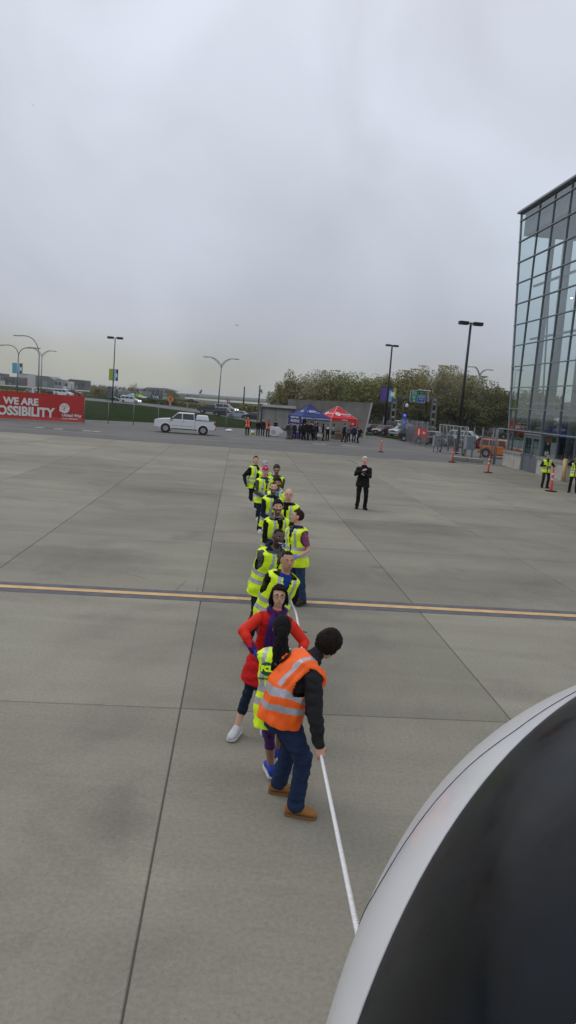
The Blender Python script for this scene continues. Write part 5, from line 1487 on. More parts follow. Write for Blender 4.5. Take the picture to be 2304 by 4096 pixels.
def uw_logo(parent, M, r, ground):
    """round badge: disc with rainbow arcs and a hand"""
    g = MB(); n = 28
    pts = [(r * cos(2 * pi * k / n), r * sin(2 * pi * k / n)) for k in range(n)]
    pts = [(x, y) if not (x < -r * .2 and y < -r * .35) else (-r * .98, max(y, -r * .62)) for x, y in pts]
    g.prism(pts, 0, .004); me = g.mesh('round_logo', M_WPRINT); me.transform(M); o = link('round_logo', me, parent)
    g = MB()
    for q in (.32, .46, .60, .74):
        P_ = [(r * q * cos(a), r * q * sin(a) + r * .02) for a in [radians(10 + 160 * k / 12) for k in range(13)]]
        for (x0, y0), (x1, y1) in zip(P_, P_[1:]):
            w = .035
            k0 = 1 - w / q; g.add([(x0, y0, .006), (x1, y1, .006), (x1 * k0, y1 * k0, .006), (x0 * k0, y0 * k0, .006)], [(0, 1, 2, 3)])
    g.ell((0, r * .1, .004), r * .11, r * .11, .003, None, 0, 10, 4); g.add([(-r * .18, r * .02, .006), (r * .18, r * .02, .006), (r * .08, -r * .18, .006), (-r * .08, -r * .18, .006)], [(0, 1, 2, 3)])
    g.add([(-r * .9, -r * .18, .006), (-r * .3, -r * .2, .006), (r * .25, -r * .38, .006), (r * .05, -r * .44, .006), (-r * .35, -r * .3, .006)], [(0, 1, 2, 3, 4)])
    me = g.mesh('logo_arcs', ground); me.transform(M); link('logo_arcs', me, o)
uw_logo(cb, Mx, .34, M_UWRED)
text_part('banner_lettering', 'United', .36, frame_matrix((vv.x * .72, vv.y * .72 - .02, zm), xh, up), M_WPRINT, cb, .008)

# ================================================================== big red banner on the left
ba, bb = G(336, 1693), G(0, 1675)
bdir = (bb - ba).normalized()
far_end = ba + bdir * ((bb - ba).length + 3.4)
Wb = (far_end - ba).length
bh = AT(338, 1585, ba.y).z
bnr = empty('fence_banner', tuple(ba), 0, 'long red banner reading WE ARE POSSIBILITY on the fence at the left', 'banner')
bx_ = -bdir; M_BR = mat('banner_red_big', (.46, .030, .022), .75, var=.09, vscale=1.2); M_BR2 = mat('banner_red_hem', (.60, .075, .062), .75, var=.08, vscale=1.5)
def bpnt(s, z, off=0): # s from the right end (0) leftwards
    return bdir * s + Vector((0, 0, z)) + Vector((bx_.y, -bx_.x, 0)) * (off + .03 * sin(s * 1.9) * (.5 + .5 * sin(z * 1.3)))
def cloth_sheet(name, s0, s1, z0, z1, m, parent, off=0, n=30):
    g = MB(); mz_ = 5
    for layer in (0, .012):
        for j in range(mz_ + 1):
            for i in range(n + 1): g.v.append(tuple(bpnt(s0 + (s1 - s0) * i / n, z0 + (z1 - z0) * j / mz_ + (.02 * sin(i * .8) if j == mz_ else 0), off - layer)))
    N_ = (n + 1) * (mz_ + 1)
    for L_ in (0, 1):
        for j in range(mz_):
            for i in range(n):
                q = L_ * N_ + j * (n + 1) + i; f_ = (q, q + 1, q + n + 2, q + n + 1); g.f.append(f_ if L_ else f_[::-1]); g.m.append(0)
    return g.build(name, m, parent, True)
zhem = .42
cs = cloth_sheet('cloth', 0, Wb, zhem, bh, M_BR, bnr)
cloth_sheet('hem', 0, Wb, .06, zhem, M_BR2, bnr)
def btext(txt, s, z, size, m=M_WPRINT, bold=.02, sx=1):
    p = bdir * s + Vector((0, 0, z)) + Vector((bx_.y, -bx_.x, 0)) * .055
    return text_part('banner_lettering', txt, size, frame_matrix(p, bx_, up), m, cs, bold, .004, 'LEFT', sx)
def bs(u): # distance from the right end for pixel column u
    q = G(u, 1693 - (336 - u) * .0535); return (q - ba).length
def bz_(u, v): # height for pixel
    b0 = G(u, 1693 - (336 - u) * .0535); return AT(u, v, b0.y).z
btext('WE ARE', bs(13), bz_(80, 1606), .84, bold=.04, sx=.98)
btext('POSSIBILITY', bs(-38), bz_(100, 1647), 1.12, bold=.048, sx=.92)
Ml = frame_matrix(bdir * bs(256) + Vector((0, 0, bz_(256, 1633))) + Vector((bx_.y, -bx_.x, 0)) * .055, bx_, up)
uw_logo(cs, Ml, .46, M_BR)
btext('United Way', bs(246), bz_(278, 1662), .36, bold=.014)
btext('Lower Mainland', bs(246), bz_(276, 1675), .225, bold=.006)
# ================================================================== vehicles
M_CG = mat('car_glass', (.012, .016, .018), .08, spec=.6)
M_TYRE = mat('tyre_rubber', (.014, .014, .014), .85)
M_RIM = mat('alloy_rim', (.35, .36, .37), .35, .6)
M_HL = mat('headlight_glass', (.65, .68, .7), .15)
M_TL = mat('tail_light_red', (.35, .01, .01), .2)
M_PLATE = mat('number_plate', (.6, .6, .58), .5)
M_TRIM = mat('black_plastic_trim', (.02, .02, .021), .6)
def paintm(n, c): return mat('car_paint_' + n, c, .35, spec=.5, coat=.6)
PW = paintm('white', (.70, .71, .73)); PS = paintm('silver', (.36, .38, .40)); PB = paintm('black', (.010, .011, .013)); PR_ = paintm('maroon', (.075, .012, .016))
PRED = paintm('dark_red', (.16, .014, .02)); PG_ = paintm('dark_green', (.02, .035, .03)); PGR = paintm('grey', (.09, .095, .10)); POR = paintm('orange', (.72, .20, .012)); PCH = paintm('champagne', (.22, .19, .16)); PDB = paintm('dark_blue', (.015, .02, .04)); PLB = paintm('pale_blue', (.3, .36, .42))
# kind: L, W, H, belt, bonnet, greenhouse x (rear foot, rear roof, front roof, cowl) measured from the rear, wheel r, ground clearance, rear deck height
KIND = {
 'sedan': (4.6, 1.78, 1.43, .92, .86, (.55, 1.35, 2.75, 3.45), .32, .2, .98),
 'hatch': (4.0, 1.72, 1.50, .94, .90, (.10, .45, 2.35, 3.15), .31, .2, .98),
 'suv': (4.6, 1.85, 1.72, 1.05, 1.02, (.10, .50, 2.85, 3.55), .36, .25, 1.08),
 'van': (5.0, 1.95, 1.75, 1.02, .95, (.08, .35, 3.1, 4.1), .34, .2, 1.05),
 'pickup': (6.1, 2.0, 2.10, 1.38, 1.40, (2.10, 2.18, 3.80, 4.62), .45, .50, 1.38),
 'box': (3.6, 1.74, 1.64, 1.02, .95, (.05, .12, 2.45, 2.75), .32, .2, 1.03),
 'jeep': (4.4, 1.88, 1.82, 1.12, 1.10, (.05, .12, 2.55, 2.75), .40, .34, 1.14),
}
def vehicle(kind, pos, heading, paint, name, label, cat='car', canopy=False, lights=False, group=None, scale=1.0):
    L_, W_, H_, belt, bon, gx, wr_, gc, deck = KIND[kind]
    r = empty(name, (pos[0], pos[1], 0), heading, label, cat, group)
    r.scale = (scale,) * 3
    # x forward with origin in the middle
    ox = -L_ / 2
    xr, xf = .78 if kind != 'pickup' else 1.22, L_ - (.85 if kind != 'pickup' else 1.12)
    def arch(x, n=9): return [(x + (wr_ + .06) * cos(a), wr_ + (wr_ + .06) * sin(a)) for a in [pi - pi * k / (n - 1) for k in range(n)]]
    low = [(0.06, gc + .04), (xr - wr_ - .06, gc)] + [(a, max(b_, gc)) for a, b_ in arch(xr)] + [(xr + wr_ + .06, gc)] + [(xf - wr_ - .06, gc)] + [(a, max(b_, gc)) for a, b_ in arch(xf)] + [(xf + wr_ + .06, gc), (L_ - .08, gc + .05)]
    topl = [(L_, gc + .12), (L_ + .01, bon - .34), (L_ - .08, bon - .17), (L_ - .30, bon - .07), (L_ - .8, bon - .01), (gx[3] + .15, bon + .03), (gx[3], belt + .05)] if kind == 'pickup' else [(L_, gc + .25), (L_ - .03, bon - .22), (L_ - .18, bon - .06), (L_ - .5, bon), (gx[3], belt + .02), (gx[0], deck)]
    if kind == 'pickup': topl += [(gx[0], belt + .0)]
    if kind in ('sedan',): topl += [(.12, deck - .03), (.0, deck - .2)]
    elif kind == 'pickup': topl += [(.05, belt + .0), (.0, belt - .1)]
    else: topl += [(.02, deck - .1)]
    topl += [(0, gc + .2)]
    g = MB(); g.prism([(x + ox, z) for x, z in low + topl], -W_ / 2, W_ / 2, axis='y')
    body = g.build('body', [paint], r, bevel=.045)
    # greenhouse: tapered cabin
    tw = W_ / 2 - .04; rw = W_ / 2 - .20
    a, b_, c_, d_ = gx
    zb, zt = belt - .03, H_
    def cabin(xs, zb, zt, w0, w1, m, nm, par, bev=.05):
        a, b_, c_, d_ = xs; g = MB()
        vs = []
        for s_ in (-1, 1): vs += [(a + ox, s_ * w0, zb), (d_ + ox, s_ * w0, zb), (c_ + ox, s_ * w1, zt), (b_ + ox, s_ * w1, zt)]
        g.add(vs, [(0, 1, 2, 3), (7, 6, 5, 4), (0, 4, 5, 1), (1, 5, 6, 2), (2, 6, 7, 3), (3, 7, 4, 0)]); return g.build(nm, m, par, bevel=bev if kind != 'pickup' else .09)
    cabin((a, b_, c_, d_), zb, zt, tw, rw, [paint], 'cabin', r)
    if kind == 'pickup':
        g = MB(); g.box(.06 + ox, gx[0] - .06 + ox, -W_ / 2 + .01, W_ / 2 - .01, belt + .001, belt + .045); g.build('bed_rail_cap', [M_TRIM], r)
        g = MB(); g.box(gx[0] - .05 + ox, gx[0] - .02 + ox, -W_ / 2 - .004, W_ / 2 + .004, gc + .05, belt - .01); g.build('bed_gap', [M_TRIM], r)
        g = MB(); g.box(xr + wr_ + .25 + ox, xf - wr_ - .25 + ox, -W_ / 2 - .04, W_ / 2 + .04, gc - .10, gc - .04); g.build('side_step', [M_TRIM], r)
        for s_ in (-1, 1):
            g = MB(); g.box(1.1 + gx[0] + ox - .9, xf - wr_ - .15 + ox, min(s_ * W_ / 2, s_ * (W_ / 2 + .012)), max(s_ * W_ / 2, s_ * (W_ / 2 + .012)), gc + .26, gc + .30); g.build('side_moulding', [M_RIM], r)
    if canopy: cabin((.66, .84, gx[0] - .16, gx[0] - .10), belt + .03, H_ - .15, tw - .02, rw, [paint], 'canopy', r)
    # side windows, windscreens proud of the cabin
    def side(x0, x1, s_, nm='side_window', slant0=0, slant1=0):
        z0, z1 = belt + .05, H_ - .10
        def yy(z): k = (z - zb) / (zt - zb); return tw + (rw - tw) * k + .006
        k0 = (z0 - zb) / (zt - zb); k1 = (z1 - zb) / (zt - zb)
        def xl(k): return a + (b_ - a) * k
        def xr_(k): return d_ + (c_ - d_) * k
        P_ = [(max(x0, xl(k0) + .08), z0), (min(x1, xr_(k0) - .10), z0), (min(x1, xr_(k1) - .08), z1), (max(x0, xl(k1) + .08), z1)]
        g = MB(); g.add([(x + ox, s_ * yy(z), z) for x, z in P_] + [(x + ox, s_ * (yy(z) - .03), z) for x, z in P_], [(0, 1, 2, 3), (7, 6, 5, 4), (0, 4, 5, 1), (1, 5, 6, 2), (2, 6, 7, 3), (3, 7, 4, 0)])
        g.build(nm, [M_CG], r)
    nwin = {'sedan': 2, 'hatch': 2, 'suv': 3, 'van': 3, 'pickup': 2, 'box': 2, 'jeep': 3}[kind]
    xs0, xs1 = a + .05, d_ - .05
    cuts = [xs0 + (xs1 - xs0) * k / nwin for k in range(nwin + 1)]
    if kind in ('suv', 'van'): cuts[1] = a + (d_ - a) * .27; cuts[2] = a + (d_ - a) * .58
    for s_ in (-1, 1):
        for k in range(nwin): side(cuts[k] + .04, cuts[k + 1] - .04, s_)
        if canopy:
            g = MB(); y0 = s_ * (tw - .012); g.add([(.95 + ox, y0, belt + .12), (gx[0] - .25 + ox, y0, belt + .18), (gx[0] - .28 + ox, s_ * (rw + .05), H_ - .22), (1.02 + ox, s_ * (rw + .05), H_ - .22)], [(0, 1, 2, 3)])
            g.build('canopy_seam', [M_HL], r)
    def screen(x0, x1, nm):
        e = .02 if x1 < x0 else -.02
        k0, k1 = .16, .90
        z0, z1 = zb + (zt - zb) * k0, zb + (zt - zb) * k1
        xa, xb = x0 + (x1 - x0) * k0 - e, x0 + (x1 - x0) * k1 - e
        wa, wb = tw + (rw - tw) * k0 - .06, tw + (rw - tw) * k1 - .06
        g = MB(); dx = .03 if e < 0 else -.03
        V = [(xa + ox, -wa, z0), (xa + ox, wa, z0), (xb + ox, wb, z1), (xb + ox, -wb, z1)]
        g.add(V + [(x - dx, y, z) for x, y, z in V], [(0, 1, 2, 3), (7, 6, 5, 4), (0, 4, 5, 1), (1, 5, 6, 2), (2, 6, 7, 3), (3, 7, 4, 0)]); g.build(nm, [M_CG], r)
    screen(d_, c_, 'windscreen'); screen(a, b_, 'rear_window')
    for x in (xr, xf):
        for s_ in (-1, 1):
            y1 = s_ * (W_ / 2 - .01); y0 = s_ * (W_ / 2 - .24)
            w = empty('wheel', (x + ox, 0, wr_), 0, parent=r)
            g = MB(); g.tube([(0, y0, 0), (0, y0 + s_ * .02, 0), (0, y1 - s_ * .02, 0), (0, y1, 0)], [wr_ - .03, wr_, wr_, wr_ - .03], 20); g.build('tyre', [M_TYRE], w)
            g = MB(); g.tube([(0, y1 - s_ * .05, 0), (0, y1 + s_ * .006, 0)], [wr_ * .62, wr_ * .60], 16)
            ri = g.build('rim', [M_RIM], w)
            g = MB()
            for k in range(5):
                an = 2 * pi * k / 5; g.add([(cos(an + .25) * wr_ * .5, y1 + s_ * .008, sin(an + .25) * wr_ * .5), (cos(an - .25 + .62) * wr_ * .5 * 1, y1 + s_ * .008, sin(an + .37) * wr_ * .5), (cos(an + .31) * wr_ * .18, y1 + s_ * .008, sin(an + .31) * wr_ * .18)], [(0, 1, 2)])
            g.build('rim_openings', [M_TYRE], w)['kind'] = 'stuff'
    if kind in ('pickup', 'suv', 'jeep'):
        for x in (xr, xf):
            for s_ in (-1, 1):
                R0 = wr_ + .05; R1 = wr_ + .12; n_ = 12
                an = [radians(-8 + 196 * k / n_) for k in range(n_ + 1)]; g = MB()
                V = []
                for a_ in an: V += [(x + ox + R0 * cos(a_), s_ * (W_ / 2 + .02), wr_ + R0 * sin(a_)), (x + ox + R1 * cos(a_), s_ * (W_ / 2 + .005), wr_ + R1 * sin(a_)), (x + ox + R0 * cos(a_), s_ * (W_ / 2 - .06), wr_ + R0 * sin(a_))]
                g.v = V; g.f = [q_ for k in range(n_) for q_ in ((3 * k, 3 * k + 1, 3 * k + 4, 3 * k + 3), (3 * k, 3 * k + 3, 3 * k + 5, 3 * k + 2))]; g.m = [0] * len(g.f)
                g.build('wheel_arch_trim', [M_TRIM if kind != 'pickup' else paint], r)
                g = MB(); g.tube([(x + ox, s_ * (W_ / 2 - .30), wr_), (x + ox, s_ * (W_ / 2 - .03), wr_)], wr_ + .045, 18); g.build('wheel_well', [M_TYRE], r)
    for s_ in (-1, 1):
        g = MB(); g.box(L_ - .30 + ox, L_ - .005 + ox, min(s_ * (W_ / 2 - .45), s_ * (W_ / 2 - .02)), max(s_ * (W_ / 2 - .45), s_ * (W_ / 2 - .02)) + .004, bon - .34, bon - .15); g.build('headlight', [mat('lit_headlight', (.9, .92, .95), .3, emit=(1, .98, .92, 4)) if lights else M_HL], r, bevel=.02)
        g = MB(); g.box(-.006 + ox, .16 + ox, min(s_ * (W_ / 2 - .16), s_ * (W_ / 2 + .005)), max(s_ * (W_ / 2 - .16), s_ * (W_ / 2 + .005)), belt - .35, belt - .02); g.build('tail_light', [M_TL], r, bevel=.02)
        g = MB(); g.box(d_ - .30 + ox, d_ - .12 + ox, min(s_ * (W_ / 2), s_ * (W_ / 2 + .18)), max(s_ * (W_ / 2), s_ * (W_ / 2 + .18)), belt, belt + .15); g.build('mirror', [M_TRIM if kind in ('pickup', 'jeep') else paint], r, bevel=.02)
        for k in range(1, 3):
            xh = cuts[min(k, nwin)] - .25 if nwin > 1 else 1.5
            g = MB(); g.box(xh + ox, xh + .16 + ox, s_ * (W_ / 2 + .012) - .012, s_ * (W_ / 2 + .012) + .012, belt - .16, belt - .12); g.build('door_handle', [M_TRIM], r)
            g = MB(); g.box(cuts[k] + ox - .006, cuts[k] + ox + .006, s_ * (W_ / 2 + .001) - .004, s_ * (W_ / 2 + .001) + .004, gc + .12, belt); g.build('door_gap', [M_TRIM], r)
    g = MB(); g.box(L_ - .02 + ox, L_ + .012 + ox, -.42, .42, bon - .36, bon - .16); g.build('grille', [M_TRIM], r)
    g = MB(); g.box(L_ - .12 + ox, L_ + .05 + ox, -W_ / 2 + .06, W_ / 2 - .06, gc + .04, gc + .26); g.build('bumper', [paint if kind not in ('jeep',) else M_TRIM], r, bevel=.04)
    g = MB(); g.box(-.05 + ox, .12 + ox, -W_ / 2 + .06, W_ / 2 - .06, gc + .04, gc + .26); g.build('rear_bumper', [paint if kind not in ('jeep', 'pickup') else M_TRIM], r, bevel=.04)
    g = MB(); g.box(L_ + .05 + ox, L_ + .06 + ox, -.16, .16, gc + .1, gc + .22); g.build('number_plate', [M_PLATE], r)
    g = MB(); g.box(.6 + ox, L_ - .6 + ox, -W_ / 2 + .12, W_ / 2 - .12, gc - .08, gc + .3); g.build('underbody', [M_TRIM], r)
    return r
def place(kind, u0, u1, vb, paint, name, label, side=1, yaw=0, **kw):
    """vehicle spanning pixel columns u0..u1, its wheels at row vb; side=+1 nose to the right, -1 to the left"""
    um = (u0 + u1) / 2; p = G(um, vb)
    W3 = abs((AT(u1, vb, p.y) - AT(u0, vb, p.y)).x)
    L_ = KIND[kind][0]; a = radians(yaw)
    ap = L_ * abs(cos(a)) + KIND[kind][1] * abs(sin(a))
    h_ = (0 if side > 0 else pi) + a
    return vehicle(kind, (p.x, p.y + 0.8), h_, paint, name, label, scale=min(1.18, max(.85, W3 / ap)), **kw)

pk = place('pickup', 610, 859, 1735, PW, 'pickup_truck', 'white crew-cab pickup truck with white canopy parked beside the lawn', -1, 6, cat='pickup truck', canopy=True)
CP = 'parked cars'
place('suv', 848, 951, 1652, PS, 'parked_car', 'silver SUV with its headlights on, rearmost of the middle group', 1, -14, lights=True, group=CP)
place('pickup', 806, 880, 1655, PG_, 'parked_car', 'dark green pickup beside the silver SUV', -1, -8, cat='pickup truck', group=CP)
place('suv', 860, 935, 1666, PB, 'parked_car', 'dark SUV between the green pickup and the white sedan', 1, -12, group=CP)
place('sedan', 916, 992, 1672, PLB, 'parked_car', 'pale silver-blue sedan in front of the dark SUV', -1, -14, group=CP)
place('sedan', 985, 1043, 1680, PB, 'parked_car', 'black sedan next to the low concrete building', -1, -20, group=CP)
place('van', 479, 560, 1612, PW, 'minivan', 'white minivan driving right past the green banner lamp post', 1, -8, cat='minivan', lights=True)
place('sedan', 418, 478, 1603, PDB, 'parked_car', 'dark sedan half hidden behind the white minivan', 1, -8, group=CP)
place('pickup', 250, 325, 1584, PRED, 'parked_car', 'dark red pickup above the end of the red banner', 1, -8, cat='pickup truck', group=CP)
place('suv', 100, 158, 1574, PS, 'parked_car', 'leftmost silver SUV behind the red banner', 1, -6, group=CP)
place('sedan', 181, 222, 1578, PDB, 'parked_car', 'dark blue sedan behind the red banner', 1, -6, group=CP)
place('suv', 188, 226, 1574, PLB, 'parked_car', 'pale blue SUV behind the red banner, beside the dark sedan', 1, -6, group=CP)
place('van', 212, 290, 1584, PW, 'parked_car', 'white car sloping behind the banner, left of the red pickup', 1, -8, cat='minivan', group=CP)
# right-hand lot
place('sedan', 1462, 1510, 1733, PDB, 'parked_car', 'dark sedan just behind the slanted end of the concrete building', -1, 30, group=CP)
place('hatch', 1492, 1578, 1740, PR_, 'parked_car', 'maroon car facing us beside the black lamp plinth', -1, 48, group=CP)
place('suv', 1572, 1650, 1746, PS, 'parked_car', 'silver pickup-like SUV behind the blue emergency pole', -1, 42, group=CP)
place('suv', 1535, 1600, 1722, PB, 'parked_car', 'black SUV with roof rails behind the maroon car', 1, -20, group=CP)
place('suv', 1574, 1662, 1716, PW, 'parked_car', 'white crossover on the far lane under the gantry', 1, -12, group=CP)
place('pickup', 1640, 1712, 1735, PGR, 'parked_car', 'dark grey pickup behind the mesh fence', 1, -14, cat='pickup truck', group=CP)
place('suv', 1640, 1700, 1770, PB, 'parked_car', 'black SUV behind the small red banner', 1, -20, group=CP)
place('suv', 1698, 1775, 1782, PCH, 'parked_car', 'champagne SUV seen from behind left of the gate, red tail light', -1, 138, group=CP)
place('van', 1826, 1908, 1775, PW, 'parked_car', 'white van-like SUV behind the gate', 1, -30, cat='minivan', group=CP)
place('sedan', 1846, 1912, 1790, PS, 'parked_car', 'silver sedan with raised bonnet line behind the grey cabinet', 1, -36, group=CP)
place('hatch', 1888, 1985, 1797, PRED, 'parked_car', 'dark red hatchback between the fence posts', -1, -6 + 0, group=CP)
place('box', 1952, 2036, 1752, PB, 'parked_car', 'boxy black car with long roof rack on the far lane', 1, -8, group=CP)
place('sedan', 1770, 1830, 1788, PDB, 'parked_car', 'dark blue sedan seen through the gate mesh', 1, -20, group=CP)
jp = place('jeep', 1955, 2080, 1836, POR, 'parked_car', 'bright orange four-wheel-drive with black fender gaps beside the building', 1, -28, cat='off-road car', group=CP)
# blue emergency pole, camera mast
p = G(1610, 1752)
ep = empty('emergency_phone_pole', tuple(p), 0, 'bright blue emergency phone pole with a lit blue dome', 'phone pole')
h_ = AT(1616, 1655, p.y).z
g = MB(); g.box(-.22, .22, -.18, .18, 0, h_ - .3); g.build('housing', mat('phone_pole_blue', (.02, .10, .42), .5), ep, bevel=.03)
g = MB(); g.ell((0, 0, h_ - .18), .17, .17, .15); g.build('beacon', mat('blue_beacon', (.05, .1, .9), .4, emit=(.08, .15, 1, .8)), ep, True)
g = MB(); g.box(-.08, .08, -.2, -.18, h_ - 1.2, h_ - .9); g.build('call_light', mat('blue_beacon', (.05, .1, .9), .4), ep)
p = G(1614, 1722)
cmst = empty('camera_mast', tuple(p), 0, 'thin mast with white dome camera in front of the trees', 'camera mast')
h_ = AT(1619, 1618, p.y).z
g = MB(); g.tube([(-.4, 0, 0), (-.4, 0, h_), (-.2, 0, h_ + .5), (.15, 0, h_ + .3)], .07, 8); g.build('mast', M_LGREY, cmst, True)
g = MB(); g.ell((.15, 0, h_ - .15), .28, .28, .34); g.build('dome', M_BADGE, cmst, True)

# ================================================================== overhead sign gantry
pl_, pr_ = G(1565, 1712), G(1728, 1722)
gy = (pl_.y + pr_.y) / 2
def A_(u, v): return AT(u, v, gy)
gn = empty('sign_gantry', (pl_.x, gy, 0), 0, 'steel road gantry holding green and blue direction signs in front of the trees', 'road sign gantry')
def rel(u, v): q = A_(u, v); return Vector((q.x - pl_.x, 0, q.z))
M_STEEL = mat('gantry_steel', (.13, .14, .13), .6, .3)
for (ua, va, ub, vb), (uc, vc, ud, vd) in (((1571, 1590, 1559, 1705), (1586, 1590, 1577, 1705)), ((1731, 1596, 1720, 1712), (1747, 1596, 1738, 1712))):
    t1, b1, t2, b2 = rel(ua, va), rel(ub, vb), rel(uc, vc), rel(ud, vd); b1.z = b2.z = 0
    g = MB(); g.beam(b1, t1, .28); g.build('leg', M_STEEL, gn); g = MB(); g.beam(b2, t2, .28); g.build('leg', M_STEEL, gn)
    for k in (.12, .36, .6, .84, .97):
        g = MB(); g.beam(b1.lerp(t1, k), b2.lerp(t2, k), .26, .3); g.build('rung', M_LHEAD, gn)
for (a_, b_) in (((1584, 1577), (1640, 1586)), ((1584, 1584), (1640, 1593)), ((1700, 1590), (1748, 1594)), ((1700, 1598), (1748, 1601))):
    g = MB(); g.beam(rel(*a_), rel(*b_), .22); g.build('beam', M_STEEL, gn)
g = MB(); g.beam(rel(1714, 1568), rel(1711, 1608), .3); g.build('strut', M_LHEAD, gn)
M_SG = mat('sign_green', (.0, .19, .095), .5); M_SB = mat('sign_blue', (.008, .075, .42), .5)
M_SW = mat('sign_white', (.62, .66, .64), .5)
def signbox(c1, c2, c3, m, lines, arrow):
    o_ = rel(*c3); x_ = rel(*c2) - rel(*c3); y_ = rel(*c1) - rel(*c3)    # bottom-left, bottom-right, top-left
    ox_ = Vector((0, -.45, 0)); w, h = x_.length, y_.length
    Mx = frame_matrix(o_ + ox_, x_, y_)
    g = MB(); g.box(0, w, 0, h, -.08, 0); me = g.mesh('sign_panel', M_SW); me.transform(Mx); o = link('sign_panel', me, gn)
    g = MB(); g.box(.06, w - .06, .06, h - .06, 0, .012); me = g.mesh('sign_face', m); me.transform(Mx); f_ = link('sign_face', me, o)
    for t_, k, sz in lines:
        text_part('sign_lettering', t_, h * sz, Mx @ Matrix.Translation((w / 2, h * k, .02)), M_SW, o, .01, .004, sx=.8)
    if arrow:
        g = MB(); q = h * arrow; g.prism([(w * .55 - q * .12, .12), (w * .55 + q * .12, .12), (w * .55 + q * .12, q * .5), (w * .55 + q * .4, q * .5), (w * .55, q), (w * .55 - q * .4, q * .5), (w * .55 - q * .12, q * .5)], .014, .022)
        me = g.mesh('arrow', M_SW); me.transform(Mx); link('arrow', me, o)
signbox((1641, 1559), (1668, 1609), (1636.5, 1606), M_SG, (('Richmond', .84, .13), ('No 2 Road', .68, .11), ('City Ctr', .48, .12), ('Delta', .34, .12)), .22)
signbox((1672.5, 1562), (1699, 1585), (1670, 1583), M_SG, (('Richmond', .72, .26), ('via 99', .30, .24)), 0)
signbox((1670, 1584), (1697, 1613), (1667, 1610), M_SB, (('North Terminal', .80, .15), ('Departures', .55, .16)), .28)
for u in (1679, 1695, 1711):
    q = rel(u, 1562 + (u - 1679) * .1); g = MB(); g.ell(q + Vector((0, -1.0, 0)), .42, .5, .18); g.build('sign_lamp', M_LHEAD, gn, True)

# ================================================================== low concrete building
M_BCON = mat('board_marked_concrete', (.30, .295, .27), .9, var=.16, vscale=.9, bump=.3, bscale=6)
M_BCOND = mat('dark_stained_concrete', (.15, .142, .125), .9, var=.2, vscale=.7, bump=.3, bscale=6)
w0, w1 = G(1044, 1708), G(1412, 1737)
cb_ = empty('concrete_building', tuple(w0), 0, 'low grey concrete building with a wedge-shaped end wall behind the tents', 'building')
vv = w1 - w0; Lw = vv.length; dw = vv / Lw; nw = Vector((dw.y, -dw.x, 0))    # towards the camera
if nw.y > 0: nw = -nw
def wb(name, t0, t1, o0, o1, z0a, z1a, m, z1b=None, par=None):
    """box along the wall between t0,t1; o toward camera; top height may slope from z1a to z1b"""
    z1b = z1a if z1b is None else z1b; g = MB()
    P_ = [dw * t + nw * o for t in (t0, t1) for o in (o0, o1)]
    V = [(P_[0].x, P_[0].y, z0a), (P_[1].x, P_[1].y, z0a), (P_[2].x, P_[2].y, z0a), (P_[3].x, P_[3].y, z0a), (P_[0].x, P_[0].y, z1a), (P_[1].x, P_[1].y, z1a), (P_[2].x, P_[2].y, z1b), (P_[3].x, P_[3].y, z1b)]
    g.add(V, [(0, 1, 3, 2), (4, 6, 7, 5), (0, 4, 5, 1), (2, 3, 7, 6), (1, 5, 7, 3), (0, 2, 6, 4)]); return g.build(name, m, par or cb_)
hL = AT(1048, 1627, w0.y).z; hR = AT(1412, 1654, w1.y).z
dA, dB = (1322 - 1044) / (1412 - 1044), (1343 - 1044) / (1412 - 1044)
npan = 6
cuts_ = [Lw * dA * k / 5 for k in range(6)]
for k in range(5): wb('wall_panel', cuts_[k] + .015, cuts_[k + 1] - .015, -.3, 0, 0, hL + (hR - hL) * k / 6, M_BCON)
wb('wall_panel', Lw * dB + .1, Lw, -.3, 0, 0, hR, M_BCON)
wb('door', Lw * dA + .02, Lw * dB + .08, -.3, -.12, 0, 2.35, mat('dark_door', (.03, .035, .04), .6))
wb('lintel', Lw * dA, Lw * dB + .1, -.3, 0, 2.36, hR, M_BCON)
wb('drain_pipe', Lw * dB + .6, Lw * dB + .75, 0.02, .14, 0, hR, M_BCOND)
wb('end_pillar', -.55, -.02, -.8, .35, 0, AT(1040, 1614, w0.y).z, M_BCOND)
zt_a, zt_b = AT(1048, 1617, w0.y).z, AT(1412, 1638, w1.y).z
wb('metal_fascia', 0, Lw + .2, -.1, .45, hL + .05, zt_a, mat('fascia_metal', (.45, .47, .49), .5, .1, var=.12, vscale=.6), zt_b)
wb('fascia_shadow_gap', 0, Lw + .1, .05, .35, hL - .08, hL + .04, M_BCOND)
wb('roof_deck', 0, Lw, -7, -.32, hL, hL + .3, M_BCON)
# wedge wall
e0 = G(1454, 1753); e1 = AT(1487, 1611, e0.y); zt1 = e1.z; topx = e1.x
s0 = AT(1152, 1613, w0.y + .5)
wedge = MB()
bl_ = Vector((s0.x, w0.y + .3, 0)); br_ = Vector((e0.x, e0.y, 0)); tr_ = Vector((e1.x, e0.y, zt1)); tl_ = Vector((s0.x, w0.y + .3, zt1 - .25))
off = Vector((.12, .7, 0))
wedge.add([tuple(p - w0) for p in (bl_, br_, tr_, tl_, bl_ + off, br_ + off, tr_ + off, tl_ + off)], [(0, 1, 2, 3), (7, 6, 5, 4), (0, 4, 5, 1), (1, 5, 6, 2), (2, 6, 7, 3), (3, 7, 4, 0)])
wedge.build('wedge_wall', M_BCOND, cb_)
g = MB(); g.beam(br_ - w0 + Vector((.03, -.03, 0)), tr_ - w0 + Vector((.03, -.03, 0)), .16, .16); g.build('pale_edge', M_CWALL, cb_)

